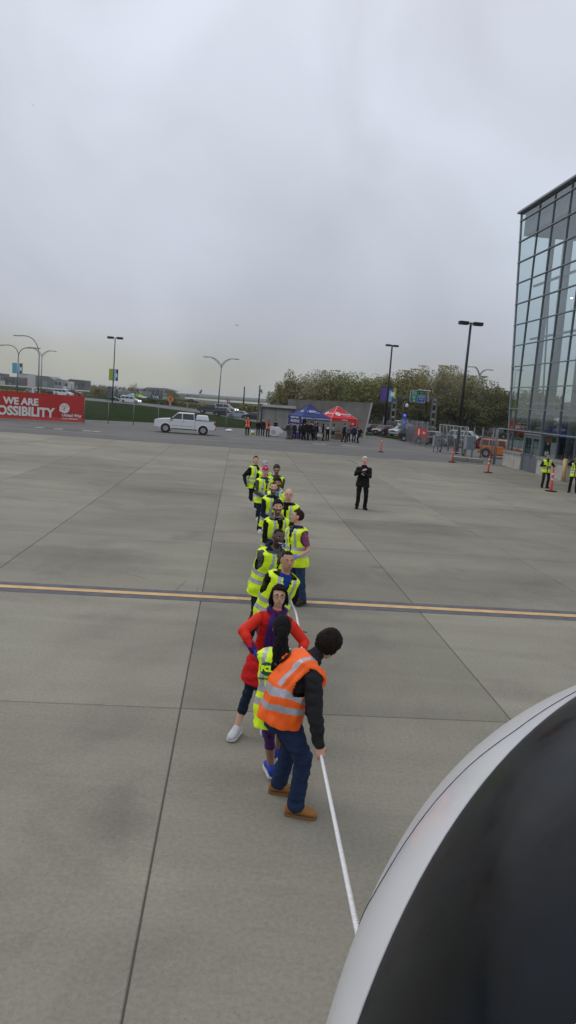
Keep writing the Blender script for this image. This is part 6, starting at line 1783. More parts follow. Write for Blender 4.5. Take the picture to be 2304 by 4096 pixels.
# ================================================================== tents
M_TBLUE = mat('tent_blue', (.012, .028, .17), .75, var=.06, vscale=1.5); M_TRED = mat('tent_red', (.62, .016, .022), .75, var=.06, vscale=1.5)
M_TLEG = mat('tent_leg', (.45, .45, .46), .5, .3)
M_WTXT = mat('white_tent_print', (.62, .64, .7), .7)
def tent(u, v, uu_r, label, m, peak_v, rotd=27):
    p = G(u, v)                   # foot of the near corner
    a = radians(rotd); ex = Vector((cos(a), sin(a), 0)); ey = Vector((-sin(a), cos(a), 0))
    r = empty('canopy_tent', tuple(p), 0, label, 'tent', 'pop-up tents by the concrete building')
    S_ = 3.0; he = 2.15; hv = .32; hp_ = 3.35
    def q(x, y, z): v_ = ex * x + ey * y; return Vector((v_.x, v_.y, z))
    for x, y in ((0, 0), (S_, 0), (0, S_), (S_, S_)):
        g = MB(); g.beam(q(x, y, 0), q(x, y, he), .05); g.build('leg', M_TLEG, r)
        g = MB(); g.box(-.09, .09, -.09, .09, 0, .02); f_ = g.build('foot_plate', M_TLEG, r); f_.location = q(x, y, 0)
    c = q(S_ / 2, S_ / 2, hp_)
    cor = [q(0, 0, he), q(S_, 0, he), q(S_, S_, he), q(0, S_, he)]
    g = MB()
    for i in range(4):
        a_, b_ = cor[i], cor[(i + 1) % 4]; n = 6
        for k in range(n):
            def row(t, m_=8):
                e = a_.lerp(b_, t); return [e.lerp(c, j / m_) - Vector((0, 0, .10 * sin(pi * j / m_))) for j in range(m_ + 1)]
            r0, r1 = row(k / n), row((k + 1) / n)
            for j in range(8): g.add([r0[j], r1[j], r1[j + 1], r0[j + 1]], [(0, 1, 2, 3)])
    cn = g.build('canopy', m, r, False); sl = cn.modifiers.new('t', 'SOLIDIFY'); sl.thickness = .01
    for i in range(4):
        a_, b_ = cor[i], cor[(i + 1) % 4]; d_ = (b_ - a_).normalized(); nn_ = Vector((d_.y, -d_.x, 0)) * .015
        g = MB(); V = []
        for k in range(9):
            t = k / 8; w = .03 * sin(k * 2.4 + i)
            for off_ in (nn_, nn_ * 1.8): V += [a_.lerp(b_, t) + off_, a_.lerp(b_, t) - Vector((0, 0, hv - .02 * sin(t * pi * 4))) + off_ + nn_ * w * 8]
        for k in range(8):
            o_ = k * 4; g.add([], []); g.f += [(o_, o_ + 1, o_ + 5, o_ + 4), (o_ + 2, o_ + 6, o_ + 7, o_ + 3)]; g.m += [0, 0]
        g.v = [tuple(p_) for p_ in V]; g.build('valance', m, r)
        g = MB(); g.beam(cor[i] + Vector((0, 0, .01)), c.lerp(cor[i], .02), .025); g.build('ridge_seam', M_WPRINT if m is M_TRED else m, cn)
    g = MB(); g.tube([q(S_ / 2, S_ / 2, 2.4), q(S_ / 2, S_ / 2, hp_)], .03, 8); g.build('centre_pole', M_TLEG, r)
    def val(txt, x, size, side=0, z=None, bold=.008, sx=1):
        z = z or he - hv / 2
        if side == 0: M = frame_matrix(q(x, -.05, z), ex, up)
        else: M = frame_matrix(q(-.05, x, z), -ey, up)
        return text_part('valance_lettering', txt, size, M, M_WTXT, cn, bold, .003, sx=sx)
    def roof(face, x, h, build):
        """matrix on roof face: face 0 front, 3 left"""
        k = h
        if face == 0: base_ = q(x, S_ / 2 * k - .03, he + (hp_ - he) * k - .10 * sin(pi * k) + .06); yv = q(0, S_ / 2, hp_ - he); xv = ex
        else: base_ = q(S_ / 2 * k - .03, x, he + (hp_ - he) * k - .10 * sin(pi * k) + .06); yv = q(S_ / 2, 0, hp_ - he); xv = -ey
        return frame_matrix(base_, xv, yv)
    return r, cn, q, val, roof
t1 = tent(1203, 1757, 0, 'navy blue pop-up tent with white school lettering', M_TBLUE, 1625)
r, cn, q, val, roof = t1
val('BCIT SCHOOL OF TRANSPORTATION', 1.5, .205, sx=.93); val('BURNABY CAMPUS', 1.5, .2, 3)
text_part('roof_lettering', 'BCIT', .34, roof(0, 1.35, .42, 0), M_WTXT, cn, .012, .003, shear=.15)
g = MB(); g.tube([(-.6, -.12, 0), (-.35, .16, 0), (.1, .22, 0), (.5, .02, 0), (.8, -.2, 0), (.2, -.18, 0)], .018, 6); me = g.mesh('roof_swoosh', M_WTXT); me.transform(roof(0, 1.35, .42, 0)); link('roof_swoosh', me, cn)
text_part('roof_lettering', 'CA', .36, roof(3, 1.3, .42, 0), M_WTXT, cn, .012, .003)
# navy back and side drapes under the blue tent
wl = MB(); wl.v = [tuple(q(.03, y, z)) for y, z in ((.1, .1), (2.9, .1), (2.9, 2.0), (.1, 2.0))] + [tuple(q(.06, y, z)) for y, z in ((.1, .1), (2.9, .1), (2.9, 2.0), (.1, 2.0))]
def qpanel(name, P4, m, par, th=.02):
    g = MB(); n_ = (Vector(P4[1]) - Vector(P4[0])).cross(Vector(P4[3]) - Vector(P4[0])).normalized() * th
    g.add([tuple(p) for p in P4] + [tuple(Vector(p) - n_) for p in P4], [(0, 1, 2, 3), (7, 6, 5, 4), (0, 4, 5, 1), (1, 5, 6, 2), (2, 6, 7, 3), (3, 7, 4, 0)]); return g.build(name, m, par)
sw = qpanel('side_wall', [q(.02, 2.95, .05), q(.02, .05, .05), q(.02, .05, 1.9), q(.02, 2.95, 1.9)], M_TBLUE, r)
qpanel('back_wall', [q(.05, 2.95, .05), q(2.0, 2.95, .05), q(2.0, 2.95, 2.0), q(.05, 2.95, 2.0)], M_TBLUE, r)
text_part('wall_lettering', 'AEROSPACE', .34, frame_matrix(q(-.0, 1.5, 1.66), -ey if False else (q(0, 0, 0) - q(0, 1, 0)), up), M_WTXT, sw, .01, .003)
qpanel('poster', [q(-.02, 2.6, .6), q(-.02, .5, .6), q(-.02, .5, 1.35), q(-.02, 2.6, 1.35)], mat('poster_grey', (.25, .27, .30), .7, var=.4, vscale=4), sw, .01)
t2 = tent(1319, 1757, 0, 'red pop-up tent with round white logo beside the blue one', M_TRED, 1629)
r, cn, q, val, roof = t2
uw_logo(cn, roof(0, 1.0, .36, 0), .30, M_TRED)
text_part('roof_lettering', 'United Way', .24, roof(0, 1.92, .36, 0), M_WTXT, cn, .01, .003)
text_part('roof_lettering', 'Lower Mainland', .13, roof(0, 1.92, .22, 0), M_WTXT, cn, .003, .003)
uw_logo(cn, roof(3, 1.9, .36, 0), .24, M_TRED)
text_part('roof_lettering', 'United Way', .22, roof(3, 1.1, .36, 0), M_WTXT, cn, .01, .003)
val('uwlm.ca', 1.5, .2)
# upright red banner under the tent, tables, boxes
p = G(1412, 1757)
rb_ = empty('upright_banner', tuple(p), radians(-12), 'upright red banner with white text and a white foot beside the red tent', 'banner')
hb = AT(1414, 1683, p.y).z
g = MB(); g.box(-.38, .42, -.02, .02, .9, hb); cl_ = g.build('cloth', M_TRED, rb_)
g = MB(); g.box(-.36, .40, -.03, .03, .0, .9); g.build('white_foot_panel', M_BADGE, rb_)
for k, t_ in enumerate(('We are', 'possibility', 'at work')):
    text_part('banner_lettering', t_, .19, frame_matrix((.0, -.035, hb - .75 - k * .22), (1, 0, 0), up), M_WTXT, cl_, .006, .003, sx=.9)
uw_logo(cl_, frame_matrix((-.15, -.03, hb - .35), (1, 0, 0), up), .13, M_TRED)
def table(u, v, w, d, h, label, cloth_m=None, top_m=None, rz=0):
    p = G(u, v); r = empty('folding_table', tuple(p), rz, label, 'table')
    g = MB(); g.box(-w / 2, w / 2, -d / 2, d / 2, h - .04, h); g.build('table_top', top_m or M_SW, r)
    for x in (-1, 1):
        for y in (-1, 1):
            g = MB(); g.beam((x * (w / 2 - .12), y * (d / 2 - .08), 0), (x * (w / 2 - .12), y * (d / 2 - .08), h - .04), .035); g.build('leg', M_TRIM, r)
    if cloth_m:
        g = MB(); n = 22; V = []
        for k in range(n):      # draped cloth ring, flaring with folds
            t = k / n * 4; e = int(t); f_ = t - e
            c_ = [(-w / 2, -d / 2), (w / 2, -d / 2), (w / 2, d / 2), (-w / 2, d / 2)]; a_, b_ = c_[e], c_[(e + 1) % 4]
            x, y = a_[0] + (b_[0] - a_[0]) * f_, a_[1] + (b_[1] - a_[1]) * f_
            wv = 1.04 + .03 * sin(k * 2.5); V += [(x * 1.01, y * 1.01, h + .006), (x * wv, y * wv * 1.05, .10 + .03 * sin(k * 1.7))]
        g.v = V; g.f = [(2 * k, 2 * k + 1, (2 * k + 3) % (2 * n), (2 * k + 2) % (2 * n)) for k in range(n)] + [tuple(2 * k for k in range(n))[::-1]]; g.m = [0] * len(g.f)
        c_ = g.build('tablecloth', cloth_m, None); c_.location = tuple(p); c_.rotation_euler = (0, 0, rz); tag(c_, 'white cloth with grey round crest draped over the left table', 'tablecloth')
        # wing of cloth blown out at the right side
        g = MB(); g.add([(w / 2, -d / 2, h), (w / 2 + .45, -d / 2 - .02, h - .28), (w / 2 + .38, -d / 2, h - .42), (w / 2 + .02, -d / 2, .3), (w / 2, -d / 2 + .02, h), (w / 2 + .45, -d / 2 + .01, h - .28), (w / 2 + .38, -d / 2 + .02, h - .42), (w / 2 + .02, -d / 2 + .02, .3)], [(0, 3, 2, 1), (4, 5, 6, 7), (0, 1, 5, 4), (1, 2, 6, 5), (2, 3, 7, 6)]); g.build('blown_corner', cloth_m, c_)
        g = MB()
        for R_ in (.19, .23):
            g.tube([(R_ * cos(a) - .05, -d / 2 * 1.09 - .03, .45 + R_ * sin(a)) for a in [2 * pi * k / 20 for k in range(21)]], .008, 5)
        for k in range(3): g.box(-.17 + .02, .07, -d / 2 * 1.09 - .035, -d / 2 * 1.09 - .03, .34 + k * .09, .38 + k * .09)
        g.build('crest', mat('crest_grey', (.30, .31, .33), .7), c_)
    return r
table(1096, 1746, .98, .6, .92, 'small table under the white crested cloth', M_BADGE, rz=-.08)
table(1346, 1754, 1.35, .6, .78, 'bare dark-topped folding table under the red tent', None, mat('table_dark', (.05, .05, .055), .5), rz=-.15)
table(1272, 1752, 1.3, .6, .76, 'pale folding table under the blue tent', None, None, rz=-.2)
for (u, v, w, h, lb) in ((1358, 1757, .95, .42, 'open brown cardboard box under the dark table'), (1343, 1752, .4, .35, 'small brown cardboard box under the red tent')):
    p = G(u, v); b_ = empty('cardboard_box', tuple(p), .1, lb, 'box'); g = MB(); g.box(-w / 2, w / 2, -.25, .25, 0, h); g.build('carton', mat('cardboard', (.24, .14, .08), .9, var=.1, vscale=3), b_)
    for q_ in (-1, 1):
        g = MB(); g.beam((-w / 2 + .02, q_ * .25, h), (w / 2 - .02, q_ * .40, h + .06), .01, .16); g.build('flap', mat('cardboard', (.24, .14, .08), .9), b_)
for k, (u, v, c_, lb) in enumerate(((1354, 1727, (.25, .18, .12), 'brown bag on the dark table'), (1274, 1722, (.5, .5, .5), 'white bag on the pale table'), (1178, 1753, (.5, .06, .05), 'red and white bag on the ground by the blue tent'), (1252, 1753, (.3, .22, .2), 'pale bag on the ground by the crowd'), (1276, 1753, (.55, .56, .58), 'white bin bag between the tents'))):
    p = G(u, v, .78 if k < 2 else 0); b_ = MB(); b_.ell((0, 0, .16), .24, .18, .18, None, 0, 12, 8); b_.tube([(-.08, 0, .3), (-.05, 0, .42), (.05, 0, .42), (.08, 0, .3)], .012, 6)
    o = b_.build('bag', mat('bag_%d' % k, c_, .8, var=.3, vscale=6), None, True); o.location = (p.x, p.y, p.z); tag(o, lb, 'bag')
# bucket and sand bag
p = G(1011, 1738); bk = empty('bucket', tuple(p), 0, 'white bucket with yellow label beside the group in dark clothes', 'bucket')
g = MB(); g.tube([(0, 0, 0), (0, 0, .38)], [.17, .21], 16); g.build('pail', M_BADGE, bk, True)
g = MB(); g.tube([(0, 0, .04), (0, 0, .22)], [.178, .197], 16); g.build('label_band', mat('bucket_yellow', (.55, .50, .05), .7), bk, True)
g = MB(); g.tube([(-.21, 0, .36), (-.15, 0, .5), (0, 0, .55), (.15, 0, .5), (.21, 0, .36)], .008, 5); g.build('handle', M_LGREY, bk)
p = G(915, 1726); g = MB(); g.ell((0, 0, .1), .38, .22, .14, None, 0, 14, 8); g.ell((.15, 0, .18), .2, .15, .09, None, 0, 12, 6); o = g.build('sand_bag', M_BADGE, None, True); o.location = tuple(p); tag(o, 'white sandbag at the foot of a fence post', 'sandbag')
o['kind'] = 'stuff'; del o['kind']

# ================================================================== far people
def far(u, v, vt, face, top, pants, label, h=None, **kw):
    p = G(u, v); hz_ = CAM_H * .98
    group = kw.pop('group', 'people gathered around the tents')
    hh = AT(u + (v - vt) * .065, vt, p.y).z
    hh = min(1.9, max(1.5, hh))
    kw.setdefault('hair', 'short'); kw.setdefault('hairc', 'dkbrown')
    kw.setdefault('hpitch', 2)
    return human(label, (p.x, p.y), face, kw.pop('skin', 'fair'), hh, top, pants, M_BLK, None, voxel=.021, eyes=False, group=group, **kw)
dg_ = cloth('dark_grey_jacket', (.03, .032, .036)); gh = cloth('grey_hoodie', (.085, .088, .10)); gp_ = cloth('grey_trousers', (.13, .13, .14)); nb = cloth('navy_blue_jacket', (.012, .022, .07)); db = cloth('deep_blue_top', (.012, .03, .075))
wt = cloth('white_top', (.5, .5, .5)); 
HL_ = (M_HV_O, 'one')
far(988, 1742, 1666, 182, blackc, blackc, 'person in orange vest over black, standing alone left of the bucket', vest=HL_, group='helpers in orange vests by the bucket')
far(1031, 1742, 1678, 176, blackc, dg_, 'person in black with a red badge, left of the dark pair by the bucket', group='helpers by the bucket')
far(1049, 1743, 1674, 170, dg_, dg_, 'taller person in dark grey jacket beside the one in black by the bucket', group='helpers by the bucket')
far(1070, 1747, 1679, 178, cloth('brown_sleeves', (.06, .03, .02)), dkjeans, 'person in orange vest holding something to the chest, left of the white table', vest=HL_, hands=[(-.06, .24, 1.25), (.06, .24, 1.28)], hair='long', group='helpers in orange vests by the bucket')
far(1100, 1737, 1683, 180, blackc, blackc, 'person in black jacket and dark hat behind the white clothed table', hat=('beanie', M_BLK), hands=[(-.16, .3, .98), (.14, .3, .98)], lean=10, group='helpers by the bucket')
far(1149, 1756, 1688, 40, dg_, gp_, 'person in dark grey jacket with back to us, leftmost of the tent crowd')
far(1160, 1757, 1686, 60, gh, gp_, 'person in grey hoodie and light grey trousers by the blue tent', hood=1, undershirt=gh)
far(1174, 1756, 1687, 20, nb, dkjeans, 'person in navy jacket and red cap by the blue tent', hat=('cap', cloth('red_cap', (.5, .03, .03))))
far(1201, 1757, 1688, 0, dg_, blackc, 'dark-clothed person before the tent leg, third from the navy jacket')
far(1214, 1761, 1687, -10, blackc, blackc, 'broad person in black with back turned in the middle of the crowd', bulk=1.1)
far(1225, 1757, 1685, 200, blackc, blackc, 'person in black facing us in the middle of the crowd', skin='pink')
far(1240, 1762, 1684, 35, blackc, blackc, 'person in long black coat stepping right in the crowd', coat=-.2, feet=[(-.1, -.25, 0, 0), (.12, .3, 0, 0)])
far(1247, 1752, 1686, 10, blackc, dkjeans, 'person with orange vest half hidden behind the black coat', vest=HL_)
far(1258, 1754, 1698, -60, db, blackc, 'shorter dark-blue clothed person right of the black coat', skin='tan')
far(1267, 1758, 1690, 270, nb, dkjeans, 'person in navy in profile at the right end of the crowd', skin='tan')
far(1289, 1762, 1694, 100, blackc, blackc, 'person in full black with pale scarf between the tents', hair='long', hairc='black')
far(1308, 1763, 1697, 184, blackc, blackc, 'long-haired woman in black coat holding a white folder by the red tent', hair='long', hairc='black', hands=[(-.05, .28, 1.2), (.12, .24, 1.1)], female=True, coat=-.15)
far(1334, 1751, 1699, 240, wt, blackc, 'woman in white top and black leggings behind the dark table', hair='long', hairc='black', female=True, lean=18, hands=[(-.1, .4, .95), (.1, .4, .95)], tight=True)
far(1374, 1769, 1692, 70, blackc, dg_, 'person in black with back turned, one leg stretched, right of the red tent', feet=[(-.22, -.12, 0, 0), (.10, .1, 0, 0)])
far(1393, 1767, 1699, 200, cloth('light_grey_jumper', (.13, .135, .15)), blackc, 'person in light grey jumper facing us beside the red upright banner', skin='brown')
far(1413, 1770, 1697, 20, db, dkjeans, 'person in blue jacket with back to us in front of the upright banner', bulk=1.05)
bpk = far(1432, 1772, 1704, 290, blackc, blackc, 'person in black bending forward with a black backpack, rightmost of the crowd', lean=30, plean=10, pel=(0, -.12, -.05), hpitch=20, hair='short', hairc='black')
g = MB(); c_ = bpk
g.ell(c_['cen'](.22) + c_['rot'](.22) @ Vector((0, -.2, 0)), .15, .12, .22, c_['rot'](.22), 0, 12, 8)
g.tube([c_['tpt'](.30, radians(-110), TORSO, .03)[0], c_['tpt'](.33, radians(150), TORSO, .03)[0], c_['tpt'](.2, radians(110), TORSO, .03)[0]], .02, 6)
o = g.build('backpack', blackc, None, True); o.matrix_world = bpk['root'].matrix_basis.copy(); tag(o, 'black backpack on the bending person at the right of the crowd', 'backpack')
p = G(1308, 1763); o = MB().box(-.14, .14, -.01, .01, -.1, .1).build('folder', M_BADGE, None); o.location = (p.x - .02, p.y - .32, 1.22); tag(o, 'white folder held by the long-haired woman in black', 'folder')

# ================================================================== trees
def leaf_mat(name, c):
    m = bpy.data.materials.new(name); m.use_nodes = True; t = m.node_tree; b = t.nodes['Principled BSDF']; b.inputs['Roughness'].default_value = .8; b.inputs['Specular IOR Level'].default_value = .2
    co = t.nodes.new('ShaderNodeTexCoord'); n = t.nodes.new('ShaderNodeTexNoise'); n.inputs['Scale'].default_value = .7; n.inputs['Detail'].default_value = 6; n.inputs['Roughness'].default_value = .75
    t.links.new(co.outputs['Object'], n.inputs['Vector']); r = t.nodes.new('ShaderNodeValToRGB')
    r.color_ramp.elements[0].position = .35; r.color_ramp.elements[0].color = (*[x * .62 for x in c], 1); r.color_ramp.elements[1].position = .68; r.color_ramp.elements[1].color = (*[x * 1.5 for x in c], 1)
    t.links.new(n.outputs['Fac'], r.inputs[0]); t.links.new(r.outputs[0], b.inputs['Base Color']); return m
LV = [leaf_mat('foliage_olive', (.27, .25, .085)), leaf_mat('foliage_brown', (.225, .19, .072)), leaf_mat('foliage_green', (.19, .21, .065)), leaf_mat('foliage_grey', (.30, .28, .16)), leaf_mat('foliage_dark', (.125, .122, .048))]
M_BARK = mat('bark', (.07, .055, .04), .9, var=.3, vscale=3)
rng = np.random.default_rng(3)
def tree(x, y, h, w, lm, label, name='broadleaf_tree', n=2600, group='trees along the lot', spiky=.5, leaf=.34, trunkh=.18, thin=1.0):
    r = empty(name, (x, y, 0), 0, label, 'tree', group)
    g = MB(); R_ = random.Random(int(x * 31 + y))
    g.tube([(0, 0, -.1), (.05, 0, h * .2), (-.05, .05, h * .45), (.1, 0, h * .75)], [h * .022, h * .018, h * .012, h * .005], 8)
    tips = []
    for k in range(11):
        a = R_.uniform(0, 2 * pi); z0 = h * R_.uniform(.12, .5); e = R_.uniform(.25, .48) * w
        p0 = Vector((0, 0, z0)); p2 = Vector((cos(a) * e, sin(a) * e, min(h * .97, z0 + h * R_.uniform(.3, .5)))); p1 = p0.lerp(p2, .5) + Vector((cos(a), sin(a), -.4)) * e * .2
        g.tube([p0, p1, p2], [h * .009, h * .006, h * .002], 5); tips.append(p2); tips.append(p1.lerp(p2, .5))
    g.build('trunk', M_BARK, r, True)
    # clumps
    cl = []
    for k in range(26):
        a = R_.uniform(0, 2 * pi); z = h * (trunkh + (1 - trunkh) * R_.random() ** .8 * .86)
        f = 1 - abs((z / h) - .45) ** 2 * 2.2; e = w * .5 * max(.15, f) * R_.uniform(.3, .95)
        cl.append((cos(a) * e, sin(a) * e, z, R_.uniform(.13, .24) * w, R_.uniform(.10, .17) * h * (1 + spiky)))
    for p in tips: cl.append((p.x, p.y, p.z, .12 * w, .12 * h * (1 + spiky)))
    cl = np.array(cl); idx_ = rng.integers(0, len(cl), n); d = rng.normal(size=(n, 3)); d /= np.linalg.norm(d, axis=1)[:, None]; rad = rng.random(n) ** .35
    P_ = cl[idx_, :3] + d * rad[:, None] * np.stack([cl[idx_, 3], cl[idx_, 3], cl[idx_, 4]], 1)
    P_[:, 2] = np.clip(P_[:, 2], h * .03, h * 1.03 )
    # vertical-ish slivers (twiggy spring foliage)
    s_ = leaf * rng.uniform(.5, 1.3, n) * thin; t1 = rng.normal(size=(n, 3)); t1[:, 2] += .6; t1 /= np.linalg.norm(t1, axis=1)[:, None]
    t2 = np.cross(t1, rng.normal(size=(n, 3))); t2 /= np.linalg.norm(t2, axis=1)[:, None]
    V = np.empty((n, 4, 3)); V[:, 0] = P_ - t1 * s_[:, None]; V[:, 1] = P_ + t2 * s_[:, None] * .42; V[:, 2] = P_ + t1 * s_[:, None]; V[:, 3] = P_ - t2 * s_[:, None] * .42
    me = bpy.data.meshes.new('crown'); me.from_pydata(V.reshape(-1, 3).tolist(), [], (np.arange(n * 4).reshape(-1, 4)).tolist()); me.materials.append(lm)
    link('crown', me, r); return r
TR = [(1138, 1560, 5.6, 3, 'low pale shrubby tree at the left end of the row'), (1178, 1532, 6.5, 1, 'reddish-brown bushy tree above the left end of the concrete building'), (1245, 1486, 9, 3, 'tallest airy grey-green tree with bare top twigs, above the blue tent'),
      (1300, 1530, 8, 1, 'brownish round tree above the gap between the tents'), (1352, 1520, 7.5, 2, 'mid green tree above the red tent'), (1420, 1492, 9.5, 2, 'broad green tree with rounded top right of the red tent peak'),
      (1482, 1500, 7.5, 0, 'olive tree left of the purple banner'), (1540, 1516, 8, 4, 'dark tree behind the purple banner lamp post'), (1590, 1512, 7.5, 0, 'thin olive tree right of the striped banner'),
      (1650, 1488, 9, 1, 'brown-green tree above the green road sign'), (1712, 1490, 8, 3, 'pale twiggy tree right of the road sign'), (1768, 1474, 9.5, 3, 'tall pale spiky tree with many upright twigs'),
      (1832, 1482, 8.5, 0, 'olive tree behind the tallest black lamp'), (1880, 1510, 7, 3, 'grey-green tree behind the pale lamp post'), (1945, 1530, 9, 4, 'dark green tree right of the pale lamp post'),
      (2010, 1560, 8, 4, 'dark tree next to the glass corner')]
for u, v, w, k, lb in TR:
    base = G(u, 1690 + (u - 1500) * .085); base = AT(u - (0), base and 1690 + (u - 1500) * .085, max(135, min(175, base.y)))
    Y = 150 + random.uniform(-6, 6)
    top = AT(u, v, Y); tree(top.x, Y, top.z, w * 1.15, LV[k], lb, n=9000, spiky=.9 if k in (3,) else .45, leaf=.21)
for u, v, w, k, lb in ((1205, 1600, 12, 4, 'dark undergrowth tree low behind the concrete building'), (1330, 1585, 12, 4, 'dark low tree filling the row behind the red tent'), (1460, 1580, 12, 4, 'dark low tree behind the wedge wall'),
                       (1580, 1590, 12, 4, 'dark low tree behind the gantry leg'), (1690, 1590, 12, 4, 'dark low tree under the road signs'), (1800, 1585, 12, 4, 'dark low tree between the gantry and tall lamp'), (1905, 1590, 12, 4, 'dark low tree behind the pale lamp'), (1995, 1600, 11, 4, 'dark low tree at the glass building corner'), (2080, 1560, 11, 4, 'dark tree seen through the glass corner'), (2180, 1570, 12, 4, 'dark tree seen through the glass facade')):
    Y = 146; top = AT(u, v, Y); tree(top.x, Y, top.z, w, LV[k], lb, n=7000, spiky=.1, leaf=.27, trunkh=.02)
sheet('grass_bank', [tuple(AT(1430, 1690, 118).xy), tuple(AT(2050, 1740, 118).xy), (85, 128), (85, 175), tuple(AT(1100, 1650, 175).xy), tuple(AT(1100, 1650, 128).xy)], -.005, M_GRASS)

# small bare trees, hedges on the left
def bare_tree(u, v, vt, lm, label):
    p = G(u, v); h = AT(u, vt, p.y).z; tree(p.x, p.y, h, h * .75, lm, label, 'young_tree', 260, 'young bare trees by the road', .4, .28, .35)
for u, v, vt, k, lb in ((376, 1592, 1545, 1, 'leftmost young bare tree by the far road'), (393, 1593, 1547, 1, 'second young bare tree from the left by the far road'), (416, 1595, 1548, 1, 'young bare tree left of the green banner lamp'), (538, 1602, 1536, 1, 'bare tree above the white minivan'), (640 + 40, 1604, 1560, 2, 'small bush right of the blue letters sign'), (700, 1610, 1566, 1, 'brown bush left of the orange diamond sign')):
    bare_tree(u, v, vt, LV[k], lb)
def hedge(u0, v0, u1, v1, hpx, label, lm, n=900):
    a, b_ = G(u0, v0), G(u1, v1); hh = hpx / (CAM_F / a.y); Lh = (b_ - a).length; dh = (b_ - a) / Lh
    r = empty('hedge', tuple(a), 0, label, 'hedge')
    t = rng.random(n) * Lh; P_ = np.stack([dh.x * t + rng.normal(size=n) * .4, dh.y * t + rng.normal(size=n) * .6, rng.random(n) * hh], 1)
    s_ = .35; t1 = rng.normal(size=(n, 3)); t1 /= np.linalg.norm(t1, axis=1)[:, None]; t2 = np.cross(t1, rng.normal(size=(n, 3))); t2 /= np.linalg.norm(t2, axis=1)[:, None]
    V = np.stack([P_ - t1 * s_, P_ + t2 * s_ * .6, P_ + t1 * s_, P_ - t2 * s_ * .6], 1)
    me = bpy.data.meshes.new('foliage'); me.from_pydata(V.reshape(-1, 3).tolist(), [], np.arange(n * 4).reshape(-1, 4).tolist()); me.materials.append(lm); link('foliage', me, r)
hedge(555, 1606, 700, 1618, 14, 'low dark hedge behind the white minivan, under the blue letters', LV[4], 1600)
hedge(700, 1615, 850, 1630, 9, 'low brownish hedge right of the orange diamond sign', LV[1], 1000)
hedge(960, 1640, 1040, 1648, 22, 'brown scrub left of the concrete building', LV[1], 900)
hedge(0, 1572, 110, 1582, 14, 'trimmed green hedge behind the red banner at the far left', LV[2], 1200)
hedge(240, 1574, 380, 1590, 7, 'thin hedge behind the dark red pickup', LV[2], 900)

# ================================================================== far left airport details
def at(u, v, Y): return AT(u, v, Y)
def far_building(u0, u1, vtop, vbase, Y, label, wall, outline=None, roofm=None, windows=0, name='airport_building', depth=20, group=None):
    a = at(u0, vbase, Y); b_ = at(u1, vbase + (u1 - u0) * .074, Y); c_ = at((u0 + u1) / 2, vtop, Y)
    w = b_.x - a.x; h = c_.z; z0 = 0
    r = empty(name, ((a.x + b_.x) / 2, Y, 0), 0, label, 'building', group)
    ol = outline or [(0, 1), (1, 1)]
    pts = [(-w / 2, z0)] + [(-w / 2 + w * x, h * y) for x, y in ol] + [(w / 2, z0)]
    g = MB(); g.prism(pts, 0, depth, axis='y'); g.build('wall', wall, r)
    g = MB(); 
    for (x0, y0), (x1, y1) in zip(pts[1:-1], pts[2:-1]): g.beam((x0, depth / 2, y0 + .15), (x1, depth / 2, y1 + .15), depth + 1, .3)
    if roofm: g.build('roof', roofm, r)
    for k in range(windows):
        xx = -w / 2 + w * (k + .5) / windows; g = MB(); g.box(xx - w / windows * .36, xx + w / windows * .36, -.15, -.02, h * .35, h * .7); wn = g.build('window', M_CG, r)
    g = MB(); g.box(-w * .08, w * .08, -.12, -.02, 0, h * .5); g.build('door', M_ALU, r)
    return r
MW_ = mat('far_white_wall', (.50, .51, .50), .8, var=.08, vscale=.2); MG_ = mat('far_hangar_grey_green', (.12, .15, .14), .8, var=.08, vscale=.1); MD_ = mat('far_dark_wall', (.06, .07, .07), .8, var=.2, vscale=.2); MR_ = mat('far_roof', (.2, .2, .2), .8); MRD = mat('far_red_wall', (.2, .03, .04), .8)
far_building(122, 238, 1505, 1534, 700, 'wide grey-green hangar with sloping roof ends on the far left', MG_, [(0, .45), (.12, 1), (.62, .98), (.9, .55), (1, .5)], MR_, 0, 'hangar', 30)
far_building(74, 108, 1496, 1526, 620, 'pale white airport building with dark window band behind the cyan banner', MW_, None, MR_, 4)
far_building(-30, 22, 1494, 1520, 640, 'white low building at the left photo edge', MW_, [(0, 1), (.55, 1), (.6, .75), (1, .75)], MD_, 5)
far_building(20, 60, 1509, 1522, 560, 'dark low building left of the far white one', MD_, None, MR_, 3)
far_building(58, 72, 1508, 1523, 570, 'small dark red building by the far left lamp', MRD)
far_building(218, 246, 1518, 1534, 680, 'small pale grey arched building beside the hangar', mat('far_pale_grey', (.26, .29, .31), .8), [(0, .6), (.2, 1), (.9, 1), (1, .9)], MR_, 2)
far_building(246, 272, 1524, 1536, 690, 'low white building right of the arched one', MW_, None, None, 2)
far_building(272, 340, 1519, 1540, 720, 'dark flat-roofed building with a red light, left of the far trees', MD_, [(0, .9), (.12, 1), (1, .96)], MR_, 4)
for k in range(16):
    u = 356 + k * 17 + random.uniform(-4, 4); far_building(u, u + random.uniform(9, 15), 1538 + (u - 356) * .085 + random.uniform(-3, 2), 1546 + (u - 356) * .085, 1100, 'tiny %s house, number %s from the left in the far row of roofs' % (random.choice(['pale','grey']), ['one','two','three','four','five','six','seven','eight','nine','ten','eleven','twelve','thirteen','fourteen','fifteen','sixteen'][k]), random.choice([MW_, MG_, MR_, MD_]), [(0, .6), (.5, 1), (1, .6)], MR_, 1, 'distant_house', 12, 'distant houses along the horizon')
far_building(566, 700, 1552, 1580, 900, 'long low grey roof on the horizon left of centre', mat('far_long_grey', (.16, .17, .18), .8), [(0, .55), (.15, .95), (.7, 1), (.95, .8), (1, .6)], MR_, 6, 'airport_building', 30)
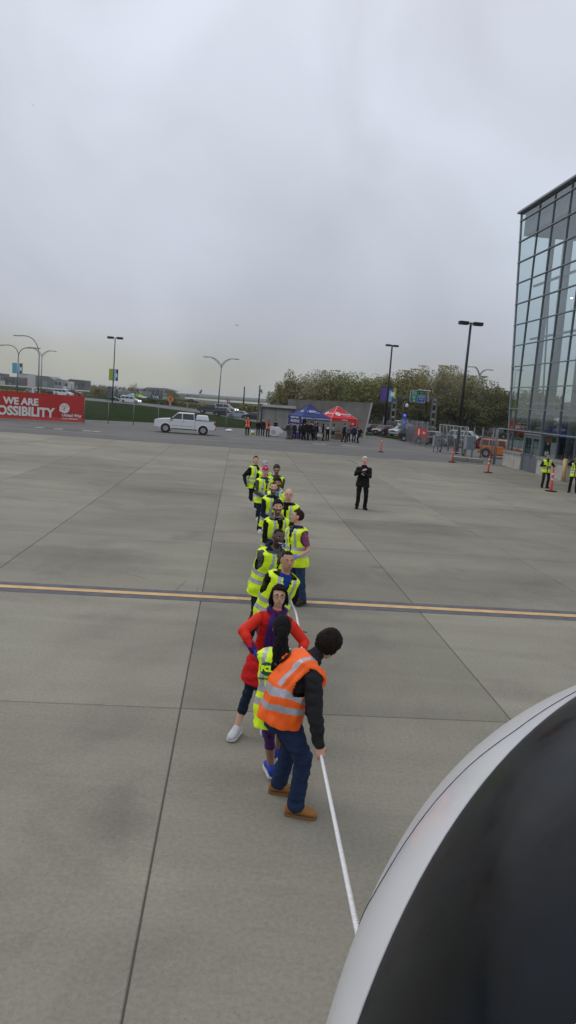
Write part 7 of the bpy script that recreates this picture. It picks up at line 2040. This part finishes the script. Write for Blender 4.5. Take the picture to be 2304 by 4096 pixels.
# red beacons
for u, v in ((287, 1533), (520, 1552)):
    q = at(u, v, 300); o = MB().ell((0, 0, 0), .2, .2, .2).build('signal_light', mat('red_signal', (.9, .05, .05), .4, emit=(1, .08, .05, 1.5)), None, True); o.location = q; tag(o, 'small red signal light on the ' + ('dark building at far left' if u < 300 else 'horizon above the flower-shaped canopy'), 'signal light')
    g = MB(); g.tube([(0, 0, -q.z), (0, 0, -.4)], .1, 6); g.build('mast', M_LGREY, o)
# parked airliners
def airliner(u, v, Y, L_, label, head=1, m=MW_):
    p = at(u, v, Y); r = empty('airliner', (p.x, Y, 0), 0 if head > 0 else pi, label, 'aeroplane', 'parked airliners far away')
    z = L_ * .09
    g = MB(); g.tube([(-L_ / 2, 0, z * 1.3), (-L_ * .35, 0, z), (L_ * .38, 0, z), (L_ * .46, 0, z * .95), (L_ / 2, 0, z * .85)], [L_ * .008, L_ * .05, L_ * .05, L_ * .035, L_ * .008], 12); g.build('fuselage', m, r, True)
    for q in (-1, 1):
        g = MB(); g.prism([(L_ * .08, q * L_ * .04), (-.02 * L_, q * L_ * .04), (-L_ * .16, q * L_ * .46), (-L_ * .11, q * L_ * .46)], z * .8, z * .86); g.build('wing', M_ALU, r)
        g = MB(); g.tube([(L_ * .10, q * L_ * .15, z * .55), (-.01 * L_, q * L_ * .15, z * .55)], L_ * .025, 10); g.build('engine', M_ALU, r, True)
    g = MB(); g.prism([(-L_ * .36, z * 1.3), (-L_ * .46, z * 1.3), (-L_ * .50, z * 3.1), (-L_ * .45, z * 3.1)], -.15, .15, axis='y'); g.build('tail_fin', mat('tail_blue', (.05, .08, .2), .6), r)
    g = MB(); g.tube([(L_ * .38, 0, 0), (L_ * .38, 0, z)], .12, 6); g.tube([(0, 0, 0), (0, 0, z)], .2, 6); g['kind'] if False else None; g.build('landing_gear', M_TRIM, r)
    return r
airliner(112, 1529, 900, 20, 'white airliner parked in front of the hangar', 1)
airliner(752, 1578, 900, 34, 'white airliner taxiing far off in the middle left', -1)
airliner(12, 1522, 900, 14, 'white airliner at the left photo edge', 1)
# tilted grey fin sculptures
for u, vt, vb, w, lb in ((434, 1545, 1585, 16, 'slanted grey fin wall left of the green banner lamp'), (463, 1556, 1588, 9, 'second smaller slanted fin right of the lamp'), (610, 1558, 1592, 10, 'first of three dark slanted fins above the blue letters'), (627, 1558, 1592, 12, 'middle of three dark slanted fins above the blue letters'), (643, 1562, 1592, 8, 'third narrow slanted fin right of the blue letters')):
    p = G(u, vb); h = AT(u, vt, p.y).z; s = p.y / CAM_F; W_ = w * s
    r = empty('fin_sculpture', tuple(p), 0, lb, 'sculpture', 'slanted grey fins')
    g = MB(); g.prism([(-W_, 0), (W_, 0), (W_ * .6, h), (-W_ * .1, h)], 0, .8, axis='y'); g.build('plate', mat('fin_slate', (.09, .10, .11), .6), r)
    g = MB(); g.beam((-W_ * 1.1, -.1, 0), (-W_ * .15, -.1, h), .35, .2); g.build('pale_edge', mat('fin_edge', (.3, .3, .3), .6), r)
# letters sign
p = G(606, 1598); s = p.y / CAM_F
sg = empty('letter_sign', tuple(p), 0, 'blue YVR letter sign on the hedge right of the flower-shaped canopy', 'sign')
g = MB(); g.box(0, 32 * s, 0, .6, 4 * s, 17 * s); pn_ = g.build('panel', mat('sign_navy', (.01, .03, .12), .6), sg)
text_part('sign_lettering', 'YVR', 15 * s, frame_matrix((16 * s, -.06, 9.5 * s), (1, 0, -.06), up), M_WTXT, pn_, .05, .05)
for k, t_ in enumerate(('airport', 'authority')):
    text_part('sign_lettering', t_, 7 * s, frame_matrix((54 * s, -.06, (10 - 6 * k) * s), (1, 0, -.06), up), M_WTXT, sg, .03, .05)
# flower-shaped canopy: blue and green petals
p = G(540, 1595); s = p.y / CAM_F
fc = empty('petal_canopy', tuple(p), 0, 'low canopy of light blue and green petals beyond the minivan', 'canopy')
cols_ = [M_LTB, mat('petal_blue', (.08, .28, .62), .8), mat('petal_teal', (.18, .45, .42), .8), mat('petal_green', (.26, .46, .12), .8), mat('petal_lime', (.30, .46, .10), .8), M_LTB]
for k in range(6):
    x0, x1 = (-50 + k * 100 / 6) * s, (-50 + (k + 1) * 100 / 6) * s
    def arc(x): return max(1.0, (1 - (x / (52 * s)) ** 2) * 20 * s)
    g = MB(); n = 5; V = []
    for i in range(n + 1):
        x = x0 + (x1 - x0) * i / n
        for (dy, f_) in ((-4, .45), (0, 1), (4, .45)): V.append((x, dy, arc(x) * f_ + 2 * s * .5))
    g.v = V; g.f = [(i * 3 + j, (i + 1) * 3 + j, (i + 1) * 3 + j + 1, i * 3 + j + 1) for i in range(n) for j in (0, 1)]; g.m = [0] * len(g.f)
    o = g.build('petal', cols_[k], fc, True); sl = o.modifiers.new('t', 'SOLIDIFY'); sl.thickness = .1
    g = MB(); g.tube([((x0 + x1) / 2, 0, 0), ((x0 + x1) / 2, 0, arc((x0 + x1) / 2) * .9)], .12, 6); g.build('prop', M_LGREY, fc)
# orange diamond sign
p = G(680, 1628); h = AT(682, 1597, p.y).z
ds = empty('diamond_sign', tuple(p), 0, 'orange diamond road sign on a pale post in the lawn', 'road sign')
g = MB(); g.box(-.25, .25, -.1, .1, 0, h - .7); g.build('post', M_LHEAD, ds)
g = MB(); g.prism([(0, h - .95), (.85, h), (0, h + .95), (-.85, h)], -.16, -.11, axis='y'); f_ = g.build('sign_plate', mat('sign_orange', (.70, .22, .01), .6), ds)
g = MB(); g.prism([(-.1, h - .45), (.1, h - .45), (.12, h + .1), (.35, h), (.05, h + .5), (-.2, h + .15), (-.08, h + .1)], -.18, -.165, axis='y'); g.build('symbol', M_PRINT, f_)
# posts and white signs on the field
for u, v, vt, w, lb in ((131, 1590, 1548, 3, 'white gate-like sign board on two posts left of the grey lamp'), (258, 1575, 1545, 6, 'white square board on the far grass')):
    p = G(u, v); s = p.y / CAM_F; h = AT(u, vt, p.y).z
    r = empty('white_board', tuple(p), 0, lb, 'sign'); g = MB(); g.box(-w * s, w * s, -.1, .1, h * .45, h); g.build('board', M_BADGE, r)
    for q in (-1, 1):
        g = MB(); g.box(q * w * s * .8 - .08, q * w * s * .8 + .08, 0, .1, 0, h * .45); g.build('post', M_LGREY, r)
# utility poles
M_WOOD = mat('weathered_pole', (.045, .038, .03), .9)
for u, v, ut, vt, arms, lb in ((973, 1640, 978, 1547, 1, 'left wooden utility pole with short crossarm'), (1032, 1648, 1040, 1541, 2, 'right wooden utility pole with crossarm and brackets')):
    b_, t_, dx = G(u, v), None, 0; t_ = AT(ut, vt, b_.y); dx = t_.x - b_.x; H_ = t_.z; s = b_.y / CAM_F
    r = empty('utility_pole', tuple(b_), 0, lb, 'utility pole', 'wooden utility poles'); g = MB(); g.tube([(0, 0, 0), (dx, 0, H_)], [.24, .16], 8); g.build('pole', M_WOOD, r, True)
    if arms == 1:
        g = MB(); g.box(dx - 4 * s, dx + 4 * s, -.1, .1, H_ - 2 * s, H_ - 1 * s); g.build('crossarm', M_WOOD, r)
    else:
        for (x0, x1, zz) in ((1, 10, 16), (-3, 13, 27), (-3, 3, 20)):
            g = MB(); g.box(dx + x0 * s, dx + x1 * s, -.1, .1, H_ - zz * s, H_ - (zz - 1.2) * s); g.build('crossarm', M_WOOD, r)
        g = MB(); g.beam((dx + 12 * s, 0, H_ - 27 * s), (dx, 0, H_ - 38 * s), .12); g.build('brace', M_WOOD, r)
        g = MB(); g.tube([(dx + 7 * s, 0, H_ - 26 * s), (dx + 7 * s, 0, H_ - 17 * s)], .25, 8); g.build('transformer', M_LGREY, r, True)
# red-and-white flag on a low mast
p = G(910, 1640); s = p.y / CAM_F; h = AT(912, 1594, p.y).z
r = empty('flag', tuple(p), 0, 'red and white flag on a short mast beyond the silver SUV', 'flag')
g = MB(); g.tube([(0, 0, 0), (0, 0, h)], .1, 6); g.build('mast', M_LGREY, r)
hh = 12 * s
for x0, x1, m_ in ((-6, -2, M_TRED), (-2, 4, M_BADGE), (4, 8, M_TRED)):
    g = MB(); n = 4; V = []
    for i in range(n + 1):
        x = (x0 + (x1 - x0) * i / n) * s; V += [(x, .3 * sin(x), h - hh), (x, .3 * sin(x), h)]
    g.v = V; g.f = [(2 * i, 2 * i + 2, 2 * i + 3, 2 * i + 1) for i in range(n)]; g.m = [0] * n; g.build('flag_band', m_, r)
# dark truck and figures on the far road, white stones
place('pickup', 752, 777, 1616, PB, 'parked_truck', 'small dark truck on the far field right of the diamond sign', 1, -5, cat='truck')
st_ = MB()
for k in range(14):
    p = G(786 + k * 9, 1617 + k * 1.1); st_.ell((p.x, p.y, .5), .35, .35, .6, None, 0, 6, 4)
    o = MB().box(-.25, .25, -.25, .25, 0, 1.6).ell((0, 0, 1.6), .3, .3, .3, None, 0, 8, 4).build('white_marker', M_CWALL, None); o.location = (p.x, p.y, 0); tag(o, 'small white marker post far off, %s from the left in its row' % ['first','second','third','fourth','fifth','sixth','seventh','eighth','ninth','tenth','eleventh','twelfth','thirteenth','last'][k], 'marker post', 'white marker posts in a row')
# aircraft and bird in the sky
q = at(947, 1301, 1500)
r = empty('flying_aeroplane', q, 0, 'tiny dark aeroplane flying low in the grey sky above the middle lamp', 'aeroplane')
s = 1500 / CAM_F
g = MB(); g.tube([(-3 * s, 0, .4 * s), (0, 0, 0), (3.2 * s, 0, -.5 * s)], [.3 * s, 1.2 * s, .4 * s], 10); g.build('fuselage', M_TRIM, r, True)
g = MB(); g.prism([(-8 * s, .6 * s), (0, -.6 * s), (8 * s, -.2 * s), (0, .7 * s)], -2, 2, axis='y'); g.build('wing', M_TRIM, r)
g = MB(); g.prism([(1.8 * s, 0), (3.2 * s, -.3 * s), (3.4 * s, 2 * s)], -.5, .5, axis='y'); g.build('tail_fin', M_TRIM, r)
q = at(130, 418, 220); s = 220 / CAM_F
r = empty('bird', q, 0, 'thin dark bird gliding high at the upper left', 'bird')
g = MB(); g.tube([(-5 * s, 0, 7 * s), (-1.5 * s, 0, 1.5 * s), (0, 0, 0), (2 * s, 0, -3 * s), (5 * s, 0, -6 * s)], [.15 * s, .5 * s, .8 * s, .5 * s, .15 * s], 6); g.build('wings', mat('bird_grey', (.2, .2, .22), .8), r, True)
g = MB(); g.ell((0, 0, 0), .9 * s, 1.8 * s, .7 * s); g.build('bird_body', mat('bird_grey', (.2, .2, .22), .8), r, True)
# twig on the apron and far hills strip
p = G(1214, 2530); o = MB().tube([(-.04, 0, .008), (0, .01, .012), (.05, -.005, .008)], .006, 6).build('twig', M_BARK, None, True); o.location = tuple(p); tag(o, 'tiny dark twig lying on the concrete right of the woman in red', 'twig')
hm_ = MB(); V = []
n = 90
for k in range(n + 1):
    x = -3300 + k * 6600 / n; V += [(x, 3000, -1), (x, 3000, 6 + 5 * noise.noise(Vector((k * .3, 0, 0)))), (x, 3400, -1)]
hm_.v = V; hm_.f = [(3 * k, 3 * k + 3, 3 * k + 4, 3 * k + 1) for k in range(n)] + [(3 * k + 1, 3 * k + 4, 3 * k + 5, 3 * k + 2) for k in range(n)]; hm_.m = [0] * (2 * n)
tag(hm_.build('far_shore', mat('far_shore_green', (.10, .12, .12), .9)), kind='structure')

# ================================================================== air
hz = MB(); hz.box(-3600, 3600, -120, 6100, -1.1, 22.5)
hm2 = bpy.data.materials.new('damp_air'); hm2.use_nodes = True; t = hm2.node_tree; t.nodes.clear()
ho = t.nodes.new('ShaderNodeOutputMaterial'); hv = t.nodes.new('ShaderNodeVolumePrincipled'); hv.inputs['Density'].default_value = .0002; hv.inputs['Color'].default_value = (.92, .94, .93, 1); hv.inputs['Anisotropy'].default_value = .2
t.links.new(hv.outputs[0], ho.inputs['Volume'])
tag(hz.build('haze', hm2), kind='stuff')
